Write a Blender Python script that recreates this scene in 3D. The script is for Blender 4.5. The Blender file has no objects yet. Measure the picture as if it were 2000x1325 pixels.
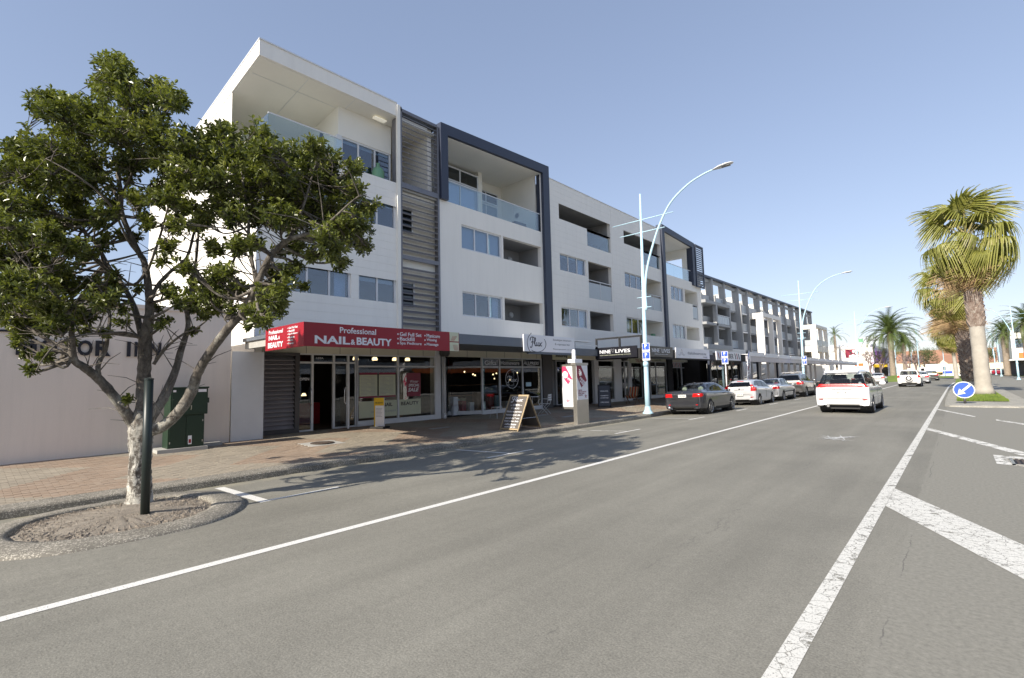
import bpy, math, random
from mathutils import Vector, Matrix
R = math.radians
random.seed(7)
scene = bpy.context.scene
col = scene.collection

# ---------------------------------------------------------------- camera
EYE = Vector((0, 0, 1.65))
FPX, YAW, PITCH, ROLL = 964.26, 0.733497, 0.0819113, -0.0240458      # solved from the street's vanishing points
_f = Vector((-math.sin(YAW)*math.cos(PITCH), math.cos(YAW)*math.cos(PITCH), math.sin(PITCH)))
_r = Vector((math.cos(YAW), math.sin(YAW), 0)); _u = _r.cross(_f)
CR = _r*math.cos(ROLL) + _u*math.sin(ROLL); CU = -_r*math.sin(ROLL) + _u*math.cos(ROLL); CF = _f
cam = bpy.data.cameras.new('camera'); camo = bpy.data.objects.new('camera', cam); col.objects.link(camo)
cam.sensor_width = 36; cam.lens = FPX/2000*36; cam.clip_start = .05; cam.clip_end = 6000
M = Matrix((CR, CU, -CF)).transposed().to_4x4(); M.translation = EYE; camo.matrix_world = M
scene.camera = camo
# ---------------------------------------------------------------- sky and sun
SUN_EL = R(32); SUN_DIR = Vector((-.03, -1, 0)).normalized()*math.cos(SUN_EL) + Vector((0, 0, math.sin(SUN_EL)))
w = bpy.data.worlds.new('World'); scene.world = w; w.use_nodes = True
nt = w.node_tree; bg = nt.nodes['Background']; sk = nt.nodes.new('ShaderNodeTexSky'); sk.sky_type = 'NISHITA'
sk.sun_disc = False; sk.sun_elevation = SUN_EL; sk.sun_rotation = math.atan2(SUN_DIR.x, SUN_DIR.y)
sk.altitude = 0; sk.air_density = 1.0; sk.dust_density = .4; sk.ozone_density = 2.0
gm = nt.nodes.new('ShaderNodeGamma'); gm.inputs[1].default_value = .55; nt.links.new(sk.outputs[0], gm.inputs[0])     # hazy, evenly graded sky of the photograph
mx = nt.nodes.new('ShaderNodeMix'); mx.data_type = 'RGBA'; mx.blend_type = 'MULTIPLY'; mx.inputs['Factor'].default_value = 1; mx.inputs['B'].default_value = (.87, .86, .955, 1)
nt.links.new(gm.outputs[0], mx.inputs['A']); nt.links.new(mx.outputs['Result'], bg.inputs[0]); bg.inputs[1].default_value = .15
sl = bpy.data.lights.new('sun', 'SUN'); so = bpy.data.objects.new('sun', sl); col.objects.link(so)
sl.energy = 3.0; sl.angle = R(.53); sl.color = (1, .92, .80)
so.rotation_euler = SUN_DIR.to_track_quat('Z', 'Y').to_euler(); so.location = (0, 0, 60)
scene.view_settings.view_transform = 'Standard'; scene.view_settings.look = 'None'
scene.view_settings.gamma = 1; scene.view_settings.use_curve_mapping = False; scene.view_settings.exposure = 1.3
scene.render.engine = 'CYCLES'

# ---------------------------------------------------------------- pixel -> place helpers (a pixel gives a direction, the plane gives the distance)
def ray(x, y): return CF + CR*((x-1000)/FPX) - CU*((y-662.5)/FPX)
def onX(x, y, c): d = ray(x, y); return EYE + d*(c/d.x)
def onY(x, y, c): d = ray(x, y); return EYE + d*(c/d.y)
def onZ(x, y, c): d = ray(x, y); return EYE + d*((c-EYE.z)/d.z)
KX = -10.15                                   # kerb line
def gz(x):                                    # ground height: crowned road, kerb, footpath rising to the shops
    if x >= -5.3: return 0.
    if x >= KX: return -.15*(-5.3-x)/4.85
    return min(-.02+.16*(KX-x)/5.05, .15)

# ---------------------------------------------------------------- objects
WO = {}
def reg(o, wo): WO[o.name] = Vector(wo); return o
def thing(name, label, cat, loc=(0, 0, 0), group=None, rz=0):
    o = bpy.data.objects.new(name, None); col.objects.link(o); o.location = loc; o.rotation_euler = (0, 0, rz)
    o.empty_display_size = .1
    tag(o, label, cat, group); return reg(o, loc)
def tag(o, label, cat, group=None):
    o['label'] = label; o['category'] = cat
    if group: o['group'] = group
    return o
def struct(o): o['kind'] = 'structure'; return o
def copytree(o, loc=None, label=None, parent=None, rz=None):
    c = o.copy(); col.objects.link(c)
    if parent: c.parent = parent
    if loc is not None: c.location = loc
    if rz is not None: c.rotation_euler.z = rz
    if label: c['label'] = label
    for ch in list(o.children): copytree(ch, parent=c)
    return c
class MB:
    def __init__(s): s.v = []; s.f = []
    def add(s, vs, fs):
        n = len(s.v); s.v += [tuple(v) for v in vs]; s.f += [tuple(i+n for i in f) for f in fs]; return s
    def box(s, a, b):
        (x0, y0, z0), (x1, y1, z1) = a, b
        x0, x1 = min(x0, x1), max(x0, x1); y0, y1 = min(y0, y1), max(y0, y1); z0, z1 = min(z0, z1), max(z0, z1)
        return s.add([(x0,y0,z0),(x1,y0,z0),(x1,y1,z0),(x0,y1,z0),(x0,y0,z1),(x1,y0,z1),(x1,y1,z1),(x0,y1,z1)],
                     [(0,3,2,1),(4,5,6,7),(0,1,5,4),(1,2,6,5),(2,3,7,6),(3,0,4,7)])
    def bar(s, a, b, wd, th, up=(0, 0, 1)):       # box beam from a to b
        a, b = Vector(a), Vector(b); d = (b-a).normalized(); u = Vector(up)
        if abs(d.dot(u)) > .98: u = Vector((0, 1, 0))
        r = d.cross(u).normalized()*(wd/2); u2 = r.cross(d).normalized()*(th/2)
        return s.add([a-r-u2, a+r-u2, a+r+u2, a-r+u2, b-r-u2, b+r-u2, b+r+u2, b-r+u2],
                     [(0,1,2,3),(4,7,6,5),(0,4,5,1),(1,5,6,2),(2,6,7,3),(3,7,4,0)])
    def tube(s, pts, rads, n=8, caps=True):
        pts = [Vector(p) for p in pts]
        if not hasattr(rads, '__len__'): rads = [rads]*len(pts)
        base = len(s.v); ref = None
        for i, p in enumerate(pts):
            d = (pts[min(i+1, len(pts)-1)]-pts[max(i-1, 0)])
            d = d.normalized() if d.length > 1e-9 else Vector((0, 0, 1))
            if ref is None: ref = d.orthogonal().normalized()
            ref = (ref-d*ref.dot(d))
            ref = ref.normalized() if ref.length > 1e-6 else d.orthogonal().normalized()
            q = d.cross(ref)
            for k in range(n):
                a = 2*math.pi*k/n; s.v.append(tuple(p+(ref*math.cos(a)+q*math.sin(a))*rads[i]))
        for i in range(len(pts)-1):
            for k in range(n):
                k2 = (k+1) % n; s.f.append((base+i*n+k, base+i*n+k2, base+(i+1)*n+k2, base+(i+1)*n+k))
        if caps:
            s.f.append(tuple(base+k for k in reversed(range(n)))); e = base+(len(pts)-1)*n
            s.f.append(tuple(e+k for k in range(n)))
        return s
    def lathe(s, prof, c, axis='Z', n=20):          # prof [(radius, height)]
        c = Vector(c); base = len(s.v)
        for r_, h in prof:
            for k in range(n):
                a = 2*math.pi*k/n; x, y = r_*math.cos(a), r_*math.sin(a)
                s.v.append(tuple(c+Vector({'Z': (x, y, h), 'X': (h, x, y), 'Y': (x, h, y)}[axis])))
        m = len(prof)
        for i in range(m-1):
            for k in range(n):
                k2 = (k+1) % n; s.f.append((base+i*n+k, base+i*n+k2, base+(i+1)*n+k2, base+(i+1)*n+k))
        if prof[0][0] > 1e-6: s.f.append(tuple(base+k for k in reversed(range(n))))
        if prof[-1][0] > 1e-6: s.f.append(tuple(base+(m-1)*n+k for k in range(n)))
        return s
    def prism(s, poly, fn, d0, d1):                 # 2-D polygon -> fn(u, v, d)
        n = len(poly)
        s.add([fn(u, v, d0) for u, v in poly]+[fn(u, v, d1) for u, v in poly],
              [tuple(range(n)), tuple(n+i for i in reversed(range(n)))]+[(i, n+i, n+(i+1) % n, (i+1) % n) for i in range(n)])
        return s
    def build(s, name, mat, parent=None, smooth=False, local=False, bevel=0, fix=True):
        o_ = Vector((0, 0, 0)) if (local or parent is None) else WO.get(parent.name, Vector((0, 0, 0)))
        me = bpy.data.meshes.new(name)
        me.from_pydata([(x-o_.x, y-o_.y, z-o_.z) for x, y, z in s.v], [], s.f); me.update()
        if mat: me.materials.append(mat)
        if smooth: me.shade_smooth()
        o = bpy.data.objects.new(name, me); col.objects.link(o)
        if parent: o.parent = parent
        reg(o, o_)
        if fix:
            import bmesh
            bm = bmesh.new(); bm.from_mesh(me); bmesh.ops.recalc_face_normals(bm, faces=bm.faces); bm.to_mesh(me); bm.free()
        if bevel:
            m = o.modifiers.new('bevel', 'BEVEL'); m.width = bevel; m.segments = 2; m.limit_method = 'ANGLE'
        return o
def B(name, mat, parent, *boxes, **k):
    m = MB()
    for a, b in boxes: m.box(a, b)
    return m.build(name, mat, parent, **k)
def crom(pts, n):
    P = [Vector(p) for p in pts]; out = []
    for i in range(len(P)-1):
        a, b, c, d = P[max(i-1, 0)], P[i], P[i+1], P[min(i+2, len(P)-1)]
        for k in range(n):
            t = k/n
            out.append(.5*((2*b)+(c-a)*t+(2*a-5*b+4*c-d)*t*t+(3*b-a-3*c+d)*t**3))
    return out+[P[-1]]

# ---------------------------------------------------------------- materials
def newmat(name):
    m = bpy.data.materials.new(name); m.use_nodes = True; return m, m.node_tree, m.node_tree.nodes['Principled BSDF']
def node(t, kind, **k):
    n = t.nodes.new('ShaderNode'+kind)
    for a, b in k.items():
        if a in n.inputs: n.inputs[a].default_value = b
        else: setattr(n, a, b)
    return n
def ramp(t, src, stops):
    r = t.nodes.new('ShaderNodeValToRGB'); e = r.color_ramp.elements
    while len(e) < len(stops): e.new(.5)
    for i, (p, c) in enumerate(stops):
        e[i].position = p; e[i].color = tuple(c)+(1,) if hasattr(c, '__len__') else (c, c, c, 1)
    t.links.new(src, r.inputs[0]); return r
def mixc(t, a, b, fac, mode='MIX'):
    m = t.nodes.new('ShaderNodeMix'); m.data_type = 'RGBA'; m.blend_type = mode
    for sock, val in ((m.inputs['Factor'], fac), (m.inputs['A'], a), (m.inputs['B'], b)):
        if hasattr(val, 'is_output'): t.links.new(val, sock)
        elif hasattr(val, '__len__'): sock.default_value = tuple(val)+(1,)*(4-len(val))
        else: sock.default_value = val
    return m.outputs['Result']
def coords(t, scale=(1, 1, 1), kind='Object'):
    c = node(t, 'TexCoord'); mp = node(t, 'Mapping'); mp.inputs['Scale'].default_value = scale
    t.links.new(c.outputs[kind], mp.inputs[0]); return mp.outputs[0]
def noise(t, vec, scale, detail=4, rough=.55, dist=0):
    n = node(t, 'TexNoise', Scale=scale, Detail=detail, Roughness=rough, Distortion=dist); t.links.new(vec, n.inputs['Vector']); return n
def bump(t, bs, h, strength, dist=.01):
    b = node(t, 'Bump', Strength=strength, Distance=dist); t.links.new(h, b.inputs['Height']); t.links.new(b.outputs[0], bs.inputs['Normal'])
def pm(name, c, rough=.6, metal=0, var=.12, scale=2.5, fine=.0, bmp=0, bscale=40, spec=.5, streak=0):
    m, t, bs = newmat(name); v = coords(t)
    n = noise(t, v, scale, 5, .6)
    r = ramp(t, n.outputs[0], [(.3, 1-var), (.7, 1+var*.3)])
    out = mixc(t, c, r.outputs[0], 1, 'MULTIPLY')
    if streak:
        n2 = noise(t, coords(t, (3, 3, .25)), 1.6, 4, .65)
        out = mixc(t, out, ramp(t, n2.outputs[0], [(.45, 1), (.75, 1-streak)]).outputs[0], 1, 'MULTIPLY')
    if fine:
        n3 = noise(t, v, 60, 2, .6); out = mixc(t, out, ramp(t, n3.outputs[0], [(.3, 1-fine), (.7, 1+fine)]).outputs[0], 1, 'MULTIPLY')
    t.links.new(out, bs.inputs['Base Color']); bs.inputs['Roughness'].default_value = rough; bs.inputs['Metallic'].default_value = metal
    bs.inputs['Specular IOR Level'].default_value = spec
    rr = ramp(t, n.outputs[0], [(0, max(rough-.08, .02)), (1, min(rough+.1, 1))]); t.links.new(rr.outputs[0], bs.inputs['Roughness'])
    if bmp: bump(t, bs, noise(t, v, bscale, 4).outputs[0], bmp)
    return m
def glassmat(name, tint=(.75, .82, .82), refl=1.0, rough=.01, ior=1.52, base=.03):
    m, t, bs = newmat(name); t.nodes.remove(bs); o = t.nodes['Material Output']
    tr = node(t, 'BsdfTransparent'); tr.inputs[0].default_value = tuple(tint)+(1,)
    g = node(t, 'BsdfGlossy'); g.inputs['Roughness'].default_value = rough
    lw = node(t, 'LayerWeight'); lw.inputs['Blend'].default_value = .5; fr = node(t, 'Math', operation='POWER'); t.links.new(lw.outputs['Facing'], fr.inputs[0]); fr.inputs[1].default_value = 4.0
    mu = node(t, 'Math', operation='MULTIPLY_ADD'); mu.inputs[1].default_value = refl; mu.inputs[2].default_value = base
    wv = noise(t, coords(t), .9, 2); bp = node(t, 'Bump', Strength=.06, Distance=.02); t.links.new(wv.outputs[0], bp.inputs['Height'])
    t.links.new(bp.outputs[0], g.inputs['Normal'])
    t.links.new(fr.outputs[0], mu.inputs[0]); mx = node(t, 'MixShader')
    t.links.new(mu.outputs[0], mx.inputs[0]); t.links.new(tr.outputs[0], mx.inputs[1]); t.links.new(g.outputs[0], mx.inputs[2])
    t.links.new(mx.outputs[0], o.inputs[0]); return m
def emis(name, c, s):
    m, t, bs = newmat(name); bs.inputs['Base Color'].default_value = tuple(c)+(1,); bs.inputs['Emission Color'].default_value = tuple(c)+(1,)
    bs.inputs['Emission Strength'].default_value = s; return m
def carpaint(name, c, metal=.0, rough=.28):
    m, t, bs = newmat(name); n = noise(t, coords(t), 3, 4)
    t.links.new(mixc(t, c, ramp(t, n.outputs[0], [(.3, .93), (.7, 1.03)]).outputs[0], 1, 'MULTIPLY'), bs.inputs['Base Color'])
    bs.inputs['Metallic'].default_value = metal; bs.inputs['Roughness'].default_value = rough
    bs.inputs['Coat Weight'].default_value = .8; bs.inputs['Coat Roughness'].default_value = .04; return m
MAT = {}
def mat(k): return MAT[k]
MAT.update(
 white_render=pm('white_render', (.87, .835, .765), .7, var=.03, scale=.5, streak=.05, fine=.015),
 weatherboard=pm('white_weatherboard', (.87, .84, .775), .6, var=.03, scale=.6, streak=.05),
 soffit=pm('cream_soffit', (.84, .81, .73), .7, var=.05, scale=.8),
 slate=pm('slate_blue_metal', (.035, .045, .075), .45, var=.15, scale=1.5),
 slat=pm('grey_slat_metal', (.19, .19, .21), .4, .3, var=.15),
 alu=pm('window_aluminium', (.70, .71, .72), .45, .0, var=.06),
 whitealu=pm('white_aluminium', (.72, .73, .74), .4, .1, var=.05),
 darkalu=pm('dark_grey_frame', (.085, .08, .08), .5, .2, var=.12),
 louvre=pm('louvre_door_grey', (.50, .48, .51), .42, .35, var=.12, streak=.1),
 black=pm('black_paint', (.010, .010, .012), .65, var=.2), rubber=pm('black_rubber', (.018, .018, .019), .8, var=.2, scale=8),
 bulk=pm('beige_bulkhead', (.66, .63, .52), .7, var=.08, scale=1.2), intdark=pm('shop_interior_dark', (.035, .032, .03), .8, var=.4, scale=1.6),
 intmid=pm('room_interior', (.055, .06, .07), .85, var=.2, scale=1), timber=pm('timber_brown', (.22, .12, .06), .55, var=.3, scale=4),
 curtain=pm('pale_curtain', (.78, .80, .82), .85, var=.12, scale=3, bmp=.3, bscale=12), blind=pm('pale_blind', (.70, .70, .66), .8, var=.06),
 concrete=pm('concrete', (.42, .41, .38), .85, var=.18, scale=1.5, fine=.08, bmp=.2), grey_render=pm('grey_render', (.36, .365, .36), .75, var=.08, scale=.4, streak=.08),
 pale_render=pm('pale_grey_render', (.62, .62, .60), .75, var=.06, scale=.4, streak=.05),
 inn_wall=pm('pink_beige_render', (.80, .715, .63), .8, var=.05, scale=.45, streak=.06, fine=.03, bmp=.08, bscale=60),
 red=pm('sign_red', (.31, .008, .018), .4, var=.04), whitesign=pm('sign_white', (.80, .80, .82), .4, var=.03), txtwhite=pm('letter_white', (.82, .83, .86), .45, var=.03),
 blacksign=pm('sign_black', (.012, .012, .018), .3, var=.1), txtblack=pm('letter_black', (.015, .015, .02), .5, var=.1), txtgrey=pm('letter_grey', (.34, .34, .36), .5, var=.1),
 navy=pm('letter_navy', (.014, .015, .024), .5, var=.1), maroon=pm('poster_maroon', (.25, .012, .04), .4, var=.1), pink=pm('poster_pink', (.72, .05, .14), .4, var=.1),
 cream=pm('poster_cream', (.62, .64, .46), .5, var=.08), yellow=pm('sign_yellow', (.80, .52, .02), .4, var=.08), blue=pm('sign_blue', (.035, .10, .62), .4, var=.05), orange=pm('sign_orange', (.75, .17, .03), .5, var=.08),
 steel=pm('brushed_steel', (.52, .50, .45), .3, .8, var=.06), chrome=pm('chrome', (.75, .75, .77), .12, .95, var=.05),
 lampblue=pm('pale_blue_pole_paint', (.47, .68, .79), .4, .0, var=.06, streak=.05), polegreen=pm('dark_green_pole', (.018, .028, .026), .4, var=.2, streak=.2),
 cabgreen=pm('cabinet_green', (.013, .036, .017), .45, var=.12, streak=.12), stoolwhite=pm('stool_white', (.66, .67, .68), .4, .1, var=.06),
 glass=glassmat('window_glass', (.70, .80, .90), .9, base=.15), shopglass=glassmat('shop_glass', (.80, .83, .83), .9, base=.07), balglass=glassmat('balcony_glass', (.84, .93, .96), .9, base=.14),
 frosted=pm('frosted_panel', (.45, .49, .51), .35, .1, var=.05), carglass=glassmat('car_glass', (.55, .60, .60), .9, base=.06), carglass_dark=glassmat('tinted_car_glass', (.16, .17, .18), .9, base=.06),
 tail=pm('tail_light_red', (.50, .012, .012), .15, var=.1, scale=20), tailclear=pm('lamp_clear', (.75, .70, .68), .15, var=.1), plate=pm('plate_white', (.75, .75, .72), .4, var=.04),
 carint=pm('car_interior', (.035, .035, .036), .8, var=.2), carseat=pm('car_seat', (.09, .09, .085), .8, var=.2),
 alloy=pm('alloy_wheel', (.45, .45, .46), .3, .8, var=.1), roofmetal=pm('roof_metal', (.16, .18, .21), .5, .3, var=.1),
 warm=emis('warm_bulb', (1, .72, .38), 1.6), cool=emis('fluorescent_tube', (1, .95, .8), .12), vase=pm('green_vase', (.16, .34, .20), .3, var=.1),
 terracotta=pm('terracotta_roof', (.36, .19, .12), .8, var=.2, scale=1.5), purple=pm('purple_paint', (.22, .07, .40), .6, var=.1), lilac=pm('lilac_render', (.68, .58, .68), .7, var=.08),
)
# ================================================================ ground, road, kerbs, footpath
def asphalt():
    m, t, bs = newmat('worn_asphalt'); v = coords(t)
    sx = node(t, 'SeparateXYZ'); t.links.new(v, sx.inputs[0])
    n1 = noise(t, v, .35, 5, .6); n2 = noise(t, v, 70, 3, .7); n3 = noise(t, coords(t, (1.6, .12, 1)), 1.1, 4, .6)
    vor = node(t, 'TexVoronoi', Scale=95.0); t.links.new(v, vor.inputs['Vector'])
    c = mixc(t, (.226, .217, .184), ramp(t, n1.outputs[0], [(.25, .80), (.75, 1.12)]).outputs[0], 1, 'MULTIPLY')
    c = mixc(t, c, ramp(t, n3.outputs[0], [(.3, .85), (.7, 1.08)]).outputs[0], 1, 'MULTIPLY')
    c = mixc(t, c, ramp(t, n2.outputs[0], [(.25, .62), (.75, 1.35)]).outputs[0], 1, 'MULTIPLY')
    nm = noise(t, v, 16, 4, .7); c = mixc(t, c, ramp(t, nm.outputs[0], [(.3, .90), (.7, 1.09)]).outputs[0], 1, 'MULTIPLY')
    c = mixc(t, c, (.50, .48, .43), ramp(t, vor.outputs['Distance'], [(.0, .55), (.16, 0)]).outputs[0])
    # older coarse seal in the median, left edge runs along the seam
    wob = noise(t, v, 2.2, 4, .7); ad = node(t, 'Math', operation='MULTIPLY_ADD'); t.links.new(wob.outputs[0], ad.inputs[0]); ad.inputs[1].default_value = .10; t.links.new(sx.outputs[0], ad.inputs[2])
    med = ramp(t, ad.outputs[0], [(.0, 0), (1, 1)]); mr = node(t, 'MapRange'); t.links.new(ad.outputs[0], mr.inputs[0]); mr.inputs[1].default_value = -.47; mr.inputs[2].default_value = -.455
    n4 = noise(t, v, 28, 4, .75)
    old = mixc(t, (.232, .223, .190), ramp(t, n4.outputs[0], [(.25, .70), (.75, 1.25)]).outputs[0], 1, 'MULTIPLY')
    c = mixc(t, c, old, mr.outputs[0])
    # cracks wandering along the wheel path and the seam
    def crack(x0, wdt, amp, msk):
        nz = noise(t, coords(t, (1, 1, 1)), 1.7, 9, .72); a = node(t, 'Math', operation='MULTIPLY_ADD'); t.links.new(nz.outputs[0], a.inputs[0]); a.inputs[1].default_value = amp; t.links.new(sx.outputs[0], a.inputs[2])
        d = node(t, 'Math', operation='SUBTRACT'); t.links.new(a.outputs[0], d.inputs[0]); d.inputs[1].default_value = x0+amp*.5
        ab = node(t, 'Math', operation='ABSOLUTE'); t.links.new(d.outputs[0], ab.inputs[0])
        k = node(t, 'MapRange'); t.links.new(ab.outputs[0], k.inputs[0]); k.inputs[1].default_value = wdt; k.inputs[2].default_value = wdt*.3
        nm = noise(t, coords(t, (1, .8, 1)), .8, 5, .7); q = ramp(t, nm.outputs[0], [(msk, 0), (msk+.06, 1)])
        mu = node(t, 'Math', operation='MULTIPLY'); t.links.new(k.outputs[0], mu.inputs[0]); t.links.new(q.outputs[0], mu.inputs[1]); return mu.outputs[0]
    for a in ((-2.12, .008, .55, .50), (-2.05, .007, .75, .56), (-3.3, .006, 1.1, .60), (-.47, .006, .12, .48)):
        c = mixc(t, c, (.13, .125, .11), crack(*a))
    # dusty paler strip by the kerb
    du = node(t, 'MapRange'); t.links.new(sx.outputs[0], du.inputs[0]); du.inputs[1].default_value = -9.7; du.inputs[2].default_value = -10.15
    dn = noise(t, v, 3, 5, .7); dm = node(t, 'Math', operation='MULTIPLY'); t.links.new(du.outputs[0], dm.inputs[0]); t.links.new(ramp(t, dn.outputs[0], [(.35, 0), (.6, .8)]).outputs[0], dm.inputs[1])
    c = mixc(t, c, (.34, .31, .22), dm.outputs[0])
    t.links.new(c, bs.inputs['Base Color']); bs.inputs['Roughness'].default_value = .82; bs.inputs['Specular IOR Level'].default_value = .35
    bump(t, bs, n2.outputs[0], .5, .006); return m
def pebble(name, c0, c1, sc=55):
    m, t, bs = newmat(name); v = coords(t); vo = node(t, 'TexVoronoi', Scale=float(sc)); t.links.new(v, vo.inputs['Vector'])
    n = noise(t, v, 2, 4); vc = node(t, 'SeparateColor'); t.links.new(vo.outputs['Color'], vc.inputs[0])
    c = mixc(t, c0, c1, ramp(t, vc.outputs[0], [(.62, 0), (.85, 1)]).outputs[0])
    c = mixc(t, c, ramp(t, n.outputs[0], [(.3, .75), (.7, 1.1)]).outputs[0], 1, 'MULTIPLY')
    t.links.new(c, bs.inputs['Base Color']); bs.inputs['Roughness'].default_value = .8; bump(t, bs, vo.outputs['Distance'], .6, .008); return m
def paint(name, c, wear, sc=3.0, crk=0):
    m, t, bs = newmat(name); v = coords(t); n = noise(t, v, sc, 8, .75); f = noise(t, v, 90, 3, .7)
    a = mixc(t, ramp(t, n.outputs[0], [(wear, 0), (wear+.07, 1)]).outputs[0], ramp(t, f.outputs[0], [(.30, .15), (.42, 1)]).outputs[0], 1, 'MULTIPLY')
    if crk:
        vo = node(t, 'TexVoronoi', Scale=float(crk), feature='DISTANCE_TO_EDGE'); wn = noise(t, v, 6, 4); ve = mixc(t, v, wn.outputs[1], .12); t.links.new(ve, vo.inputs['Vector'])
        a = mixc(t, a, ramp(t, vo.outputs['Distance'], [(.010, .35), (.03, 1)]).outputs[0], 1, 'MULTIPLY')
    t.links.new(mixc(t, c, ramp(t, f.outputs[0], [(.3, .85), (.7, 1.05)]).outputs[0], 1, 'MULTIPLY'), bs.inputs['Base Color'])
    bs.inputs['Roughness'].default_value = .7; t.links.new(a, bs.inputs['Alpha']); return m
A = asphalt(); PEB = pebble('pebbled_kerb_concrete', (.185, .17, .14), (.42, .39, .33), 80); PEBD = pebble('pebbled_median_concrete', (.30, .285, .24), (.48, .46, .40), 60)
WP = paint('road_paint_white', (.74, .73, .69), .30); WPC = paint('cracked_road_paint', (.66, .65, .60), .36, 4.5, 9); WPW = paint('worn_road_paint', (.70, .69, .64), .42, 5.0); WPX = paint('nearly_gone_road_paint', (.62, .62, .60), .40, 9.0)
def grassmat():
    m, t, bs = newmat('mown_grass'); v = coords(t); n = noise(t, v, 1.2, 5); f = noise(t, v, 45, 3, .8)
    c = mixc(t, ramp(t, n.outputs[0], [(.3, (.10, .17, .022)), (.7, (.22, .27, .05))]).outputs[0], ramp(t, f.outputs[0], [(.25, .6), (.75, 1.3)]).outputs[0], 1, 'MULTIPLY')
    t.links.new(c, bs.inputs['Base Color']); bs.inputs['Roughness'].default_value = .9; bump(t, bs, f.outputs[0], .8, .03); return m
GRASS = grassmat(); MAT['grass'] = GRASS
earth = pm('dry_ground', (.24, .23, .19), .9, var=.2, scale=.1, fine=.1)
struct(MB().add([(-1500, -600, -.32), (1500, -600, -.32), (1500, 2500, -.32), (-1500, 2500, -.32)], [(0, 1, 2, 3)]).build('ground', earth))
# road sheet with its cross fall
xs = [KX-.02, -9, -8, -7, -6, -5.3, -4, -2, 0, 3, 6, 9, 13.5]; ys = [-40, 0, 20, 40, 60, 90, 130, 200, 320]
rm = MB(); rm.add([(x, y, gz(max(x, KX))) for y in ys for x in xs], [(j*len(xs)+i, j*len(xs)+i+1, (j+1)*len(xs)+i+1, (j+1)*len(xs)+i) for j in range(len(ys)-1) for i in range(len(xs)-1)])
road = struct(rm.build('road', A))
def strip(name, m, pts, dz=.004):                    # flat painted polygon lying on the road
    return MB().add([(x, y, gz(x)+dz) for x, y in pts], [tuple(range(len(pts)))]).build(name, m, road)
def rectl(name, m, x0, x1, y0, y1, dz=.004, seg=1):
    for k in range(seg):
        a, b = y0+(y1-y0)*k/seg, y0+(y1-y0)*(k+1)/seg
        strip(name, m, [(x0, a), (x1, a), (x1, b), (x0, b)], dz)
rectl('lane_line', WP, -5.36, -5.24, -12, 47); rectl('lane_line', WP, -5.36, -5.24, 50, 84)
strip('median_line', WPC, [(-.92, -8), (-.79, -8), (-.80, 60), (-.92, 60)])
strip('median_line', WP, [(-.92, 60), (-.80, 60), (-.55, 78), (-.70, 78)]); strip('median_line', WP, [(-.70, 78), (-.55, 78), (.35, 96), (.15, 96)])
strip('median_bar', WPC, [(-.79, 7.62), (2.6, 1.1), (2.6, 2.35), (-.79, 8.80)]); strip('median_bar', WPW, [(-.79, 17.75), (2.6, 8.05), (2.6, 8.85), (-.79, 18.45)])
strip('median_bar', WPW, [(-.79, 26.75), (.29, 23.0), (.29, 23.5), (-.79, 27.3)]); strip('median_bar', WPW, [(.75, 21.8), (2.6, 16.9), (2.6, 17.5), (.75, 22.3)])
strip('grate_surround', WPW, [(.36, 12.02), (1.25, 11.5), (1.25, 13.05), (.36, 13.2)])
strip('bay_line', WP, [(-9.9, 3.05), (-7.8, 3.02), (-7.8, 3.17), (-9.9, 3.2)])
rectl('bay_line', WP, -7.92, -7.82, 3.18, 4.3)
for k in range(12):
    y = 8.65+5.55*k
    strip('bay_line', WPW if k % 2 else WP, [(-9.9, y), (-8.0, y), (-8.0, y+.09), (-9.9, y+.09)]); rectl('bay_line', WP, -8.0, -7.91, y-.75, y+.85)
rectl('bay_line', WPW, -7.9, -7.78, -6, .1)
random.seed(5)
for k in range(16):                                   # scraped patch of old paint
    a = random.uniform(0, math.pi); l = random.uniform(.35, .8); cx, cy = -2.4+random.uniform(-.18, .18), 14.55+random.uniform(-.3, .3)
    dx, dy, wx = math.cos(a)*l*.6, math.sin(a)*l, .03
    strip('paint_scrape', WPX, [(cx-dx, cy-dy), (cx-dx*.2+wx, cy-dy*.2-wx), (cx+dx, cy+dy), (cx+dx*.2-wx, cy+dy*.2+wx)], .004+.0006*k)
# drain grates
def grate(x0, x1, y0, y1, z, nb):
    t = thing('drain_grate', 'iron drain grate set in worn white paint in the road median', 'drain', ((x0+x1)/2, (y0+y1)/2, z))
    B('pit', mat('black'), t, ((x0, y0, z+.005), (x1, y1, z+.007)))
    m = MB()
    for a, b in (((x0, y0), (x1, y0+.04)), ((x0, y1-.04), (x1, y1)), ((x0, y0), (x0+.04, y1)), ((x1-.04, y0), (x1, y1))): m.box((a[0], a[1], z+.006), (b[0], b[1], z+.02))
    m.build('frame', mat('steel'), t)
    for k in range(nb):
        x = x0+.06+(x1-x0-.12)*(k+.5)/nb; B('bar', pm_rust, t, ((x-.018, y0+.05, z+.008), (x+.018, y1-.05, z+.018)))
pm_rust = pm('rusty_iron', (.11, .085, .07), .7, .4, var=.3, scale=12)
grate(.55, 1.2, 11.95, 12.75, .003, 8)
# kerb: rounded concrete section along the footpath
prof = [(KX, -.17), (KX-.012, -.05), (KX-.03, -.026), (KX-.07, -.014), (KX-.42, -.004), (KX-.42, -.14)]
def kerbrun(name, prof, pts, m):
    n = len(prof); mb = MB()
    for x0, y in pts:
        for px, pz in prof: mb.v.append((px+x0, y, pz))
    for j in range(len(pts)-1):
        for i in range(n-1): mb.f.append((j*n+i, j*n+i+1, (j+1)*n+i+1, (j+1)*n+i))
    return mb.build(name, m)
random.seed(3)
kp = [(random.uniform(-.02, .02)+(-.22 if y > 20.5 else 0), y) for y in [-14+.9*k for k in range(115)]]
struct(kerbrun('kerb', prof, kp, PEB))
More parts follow.
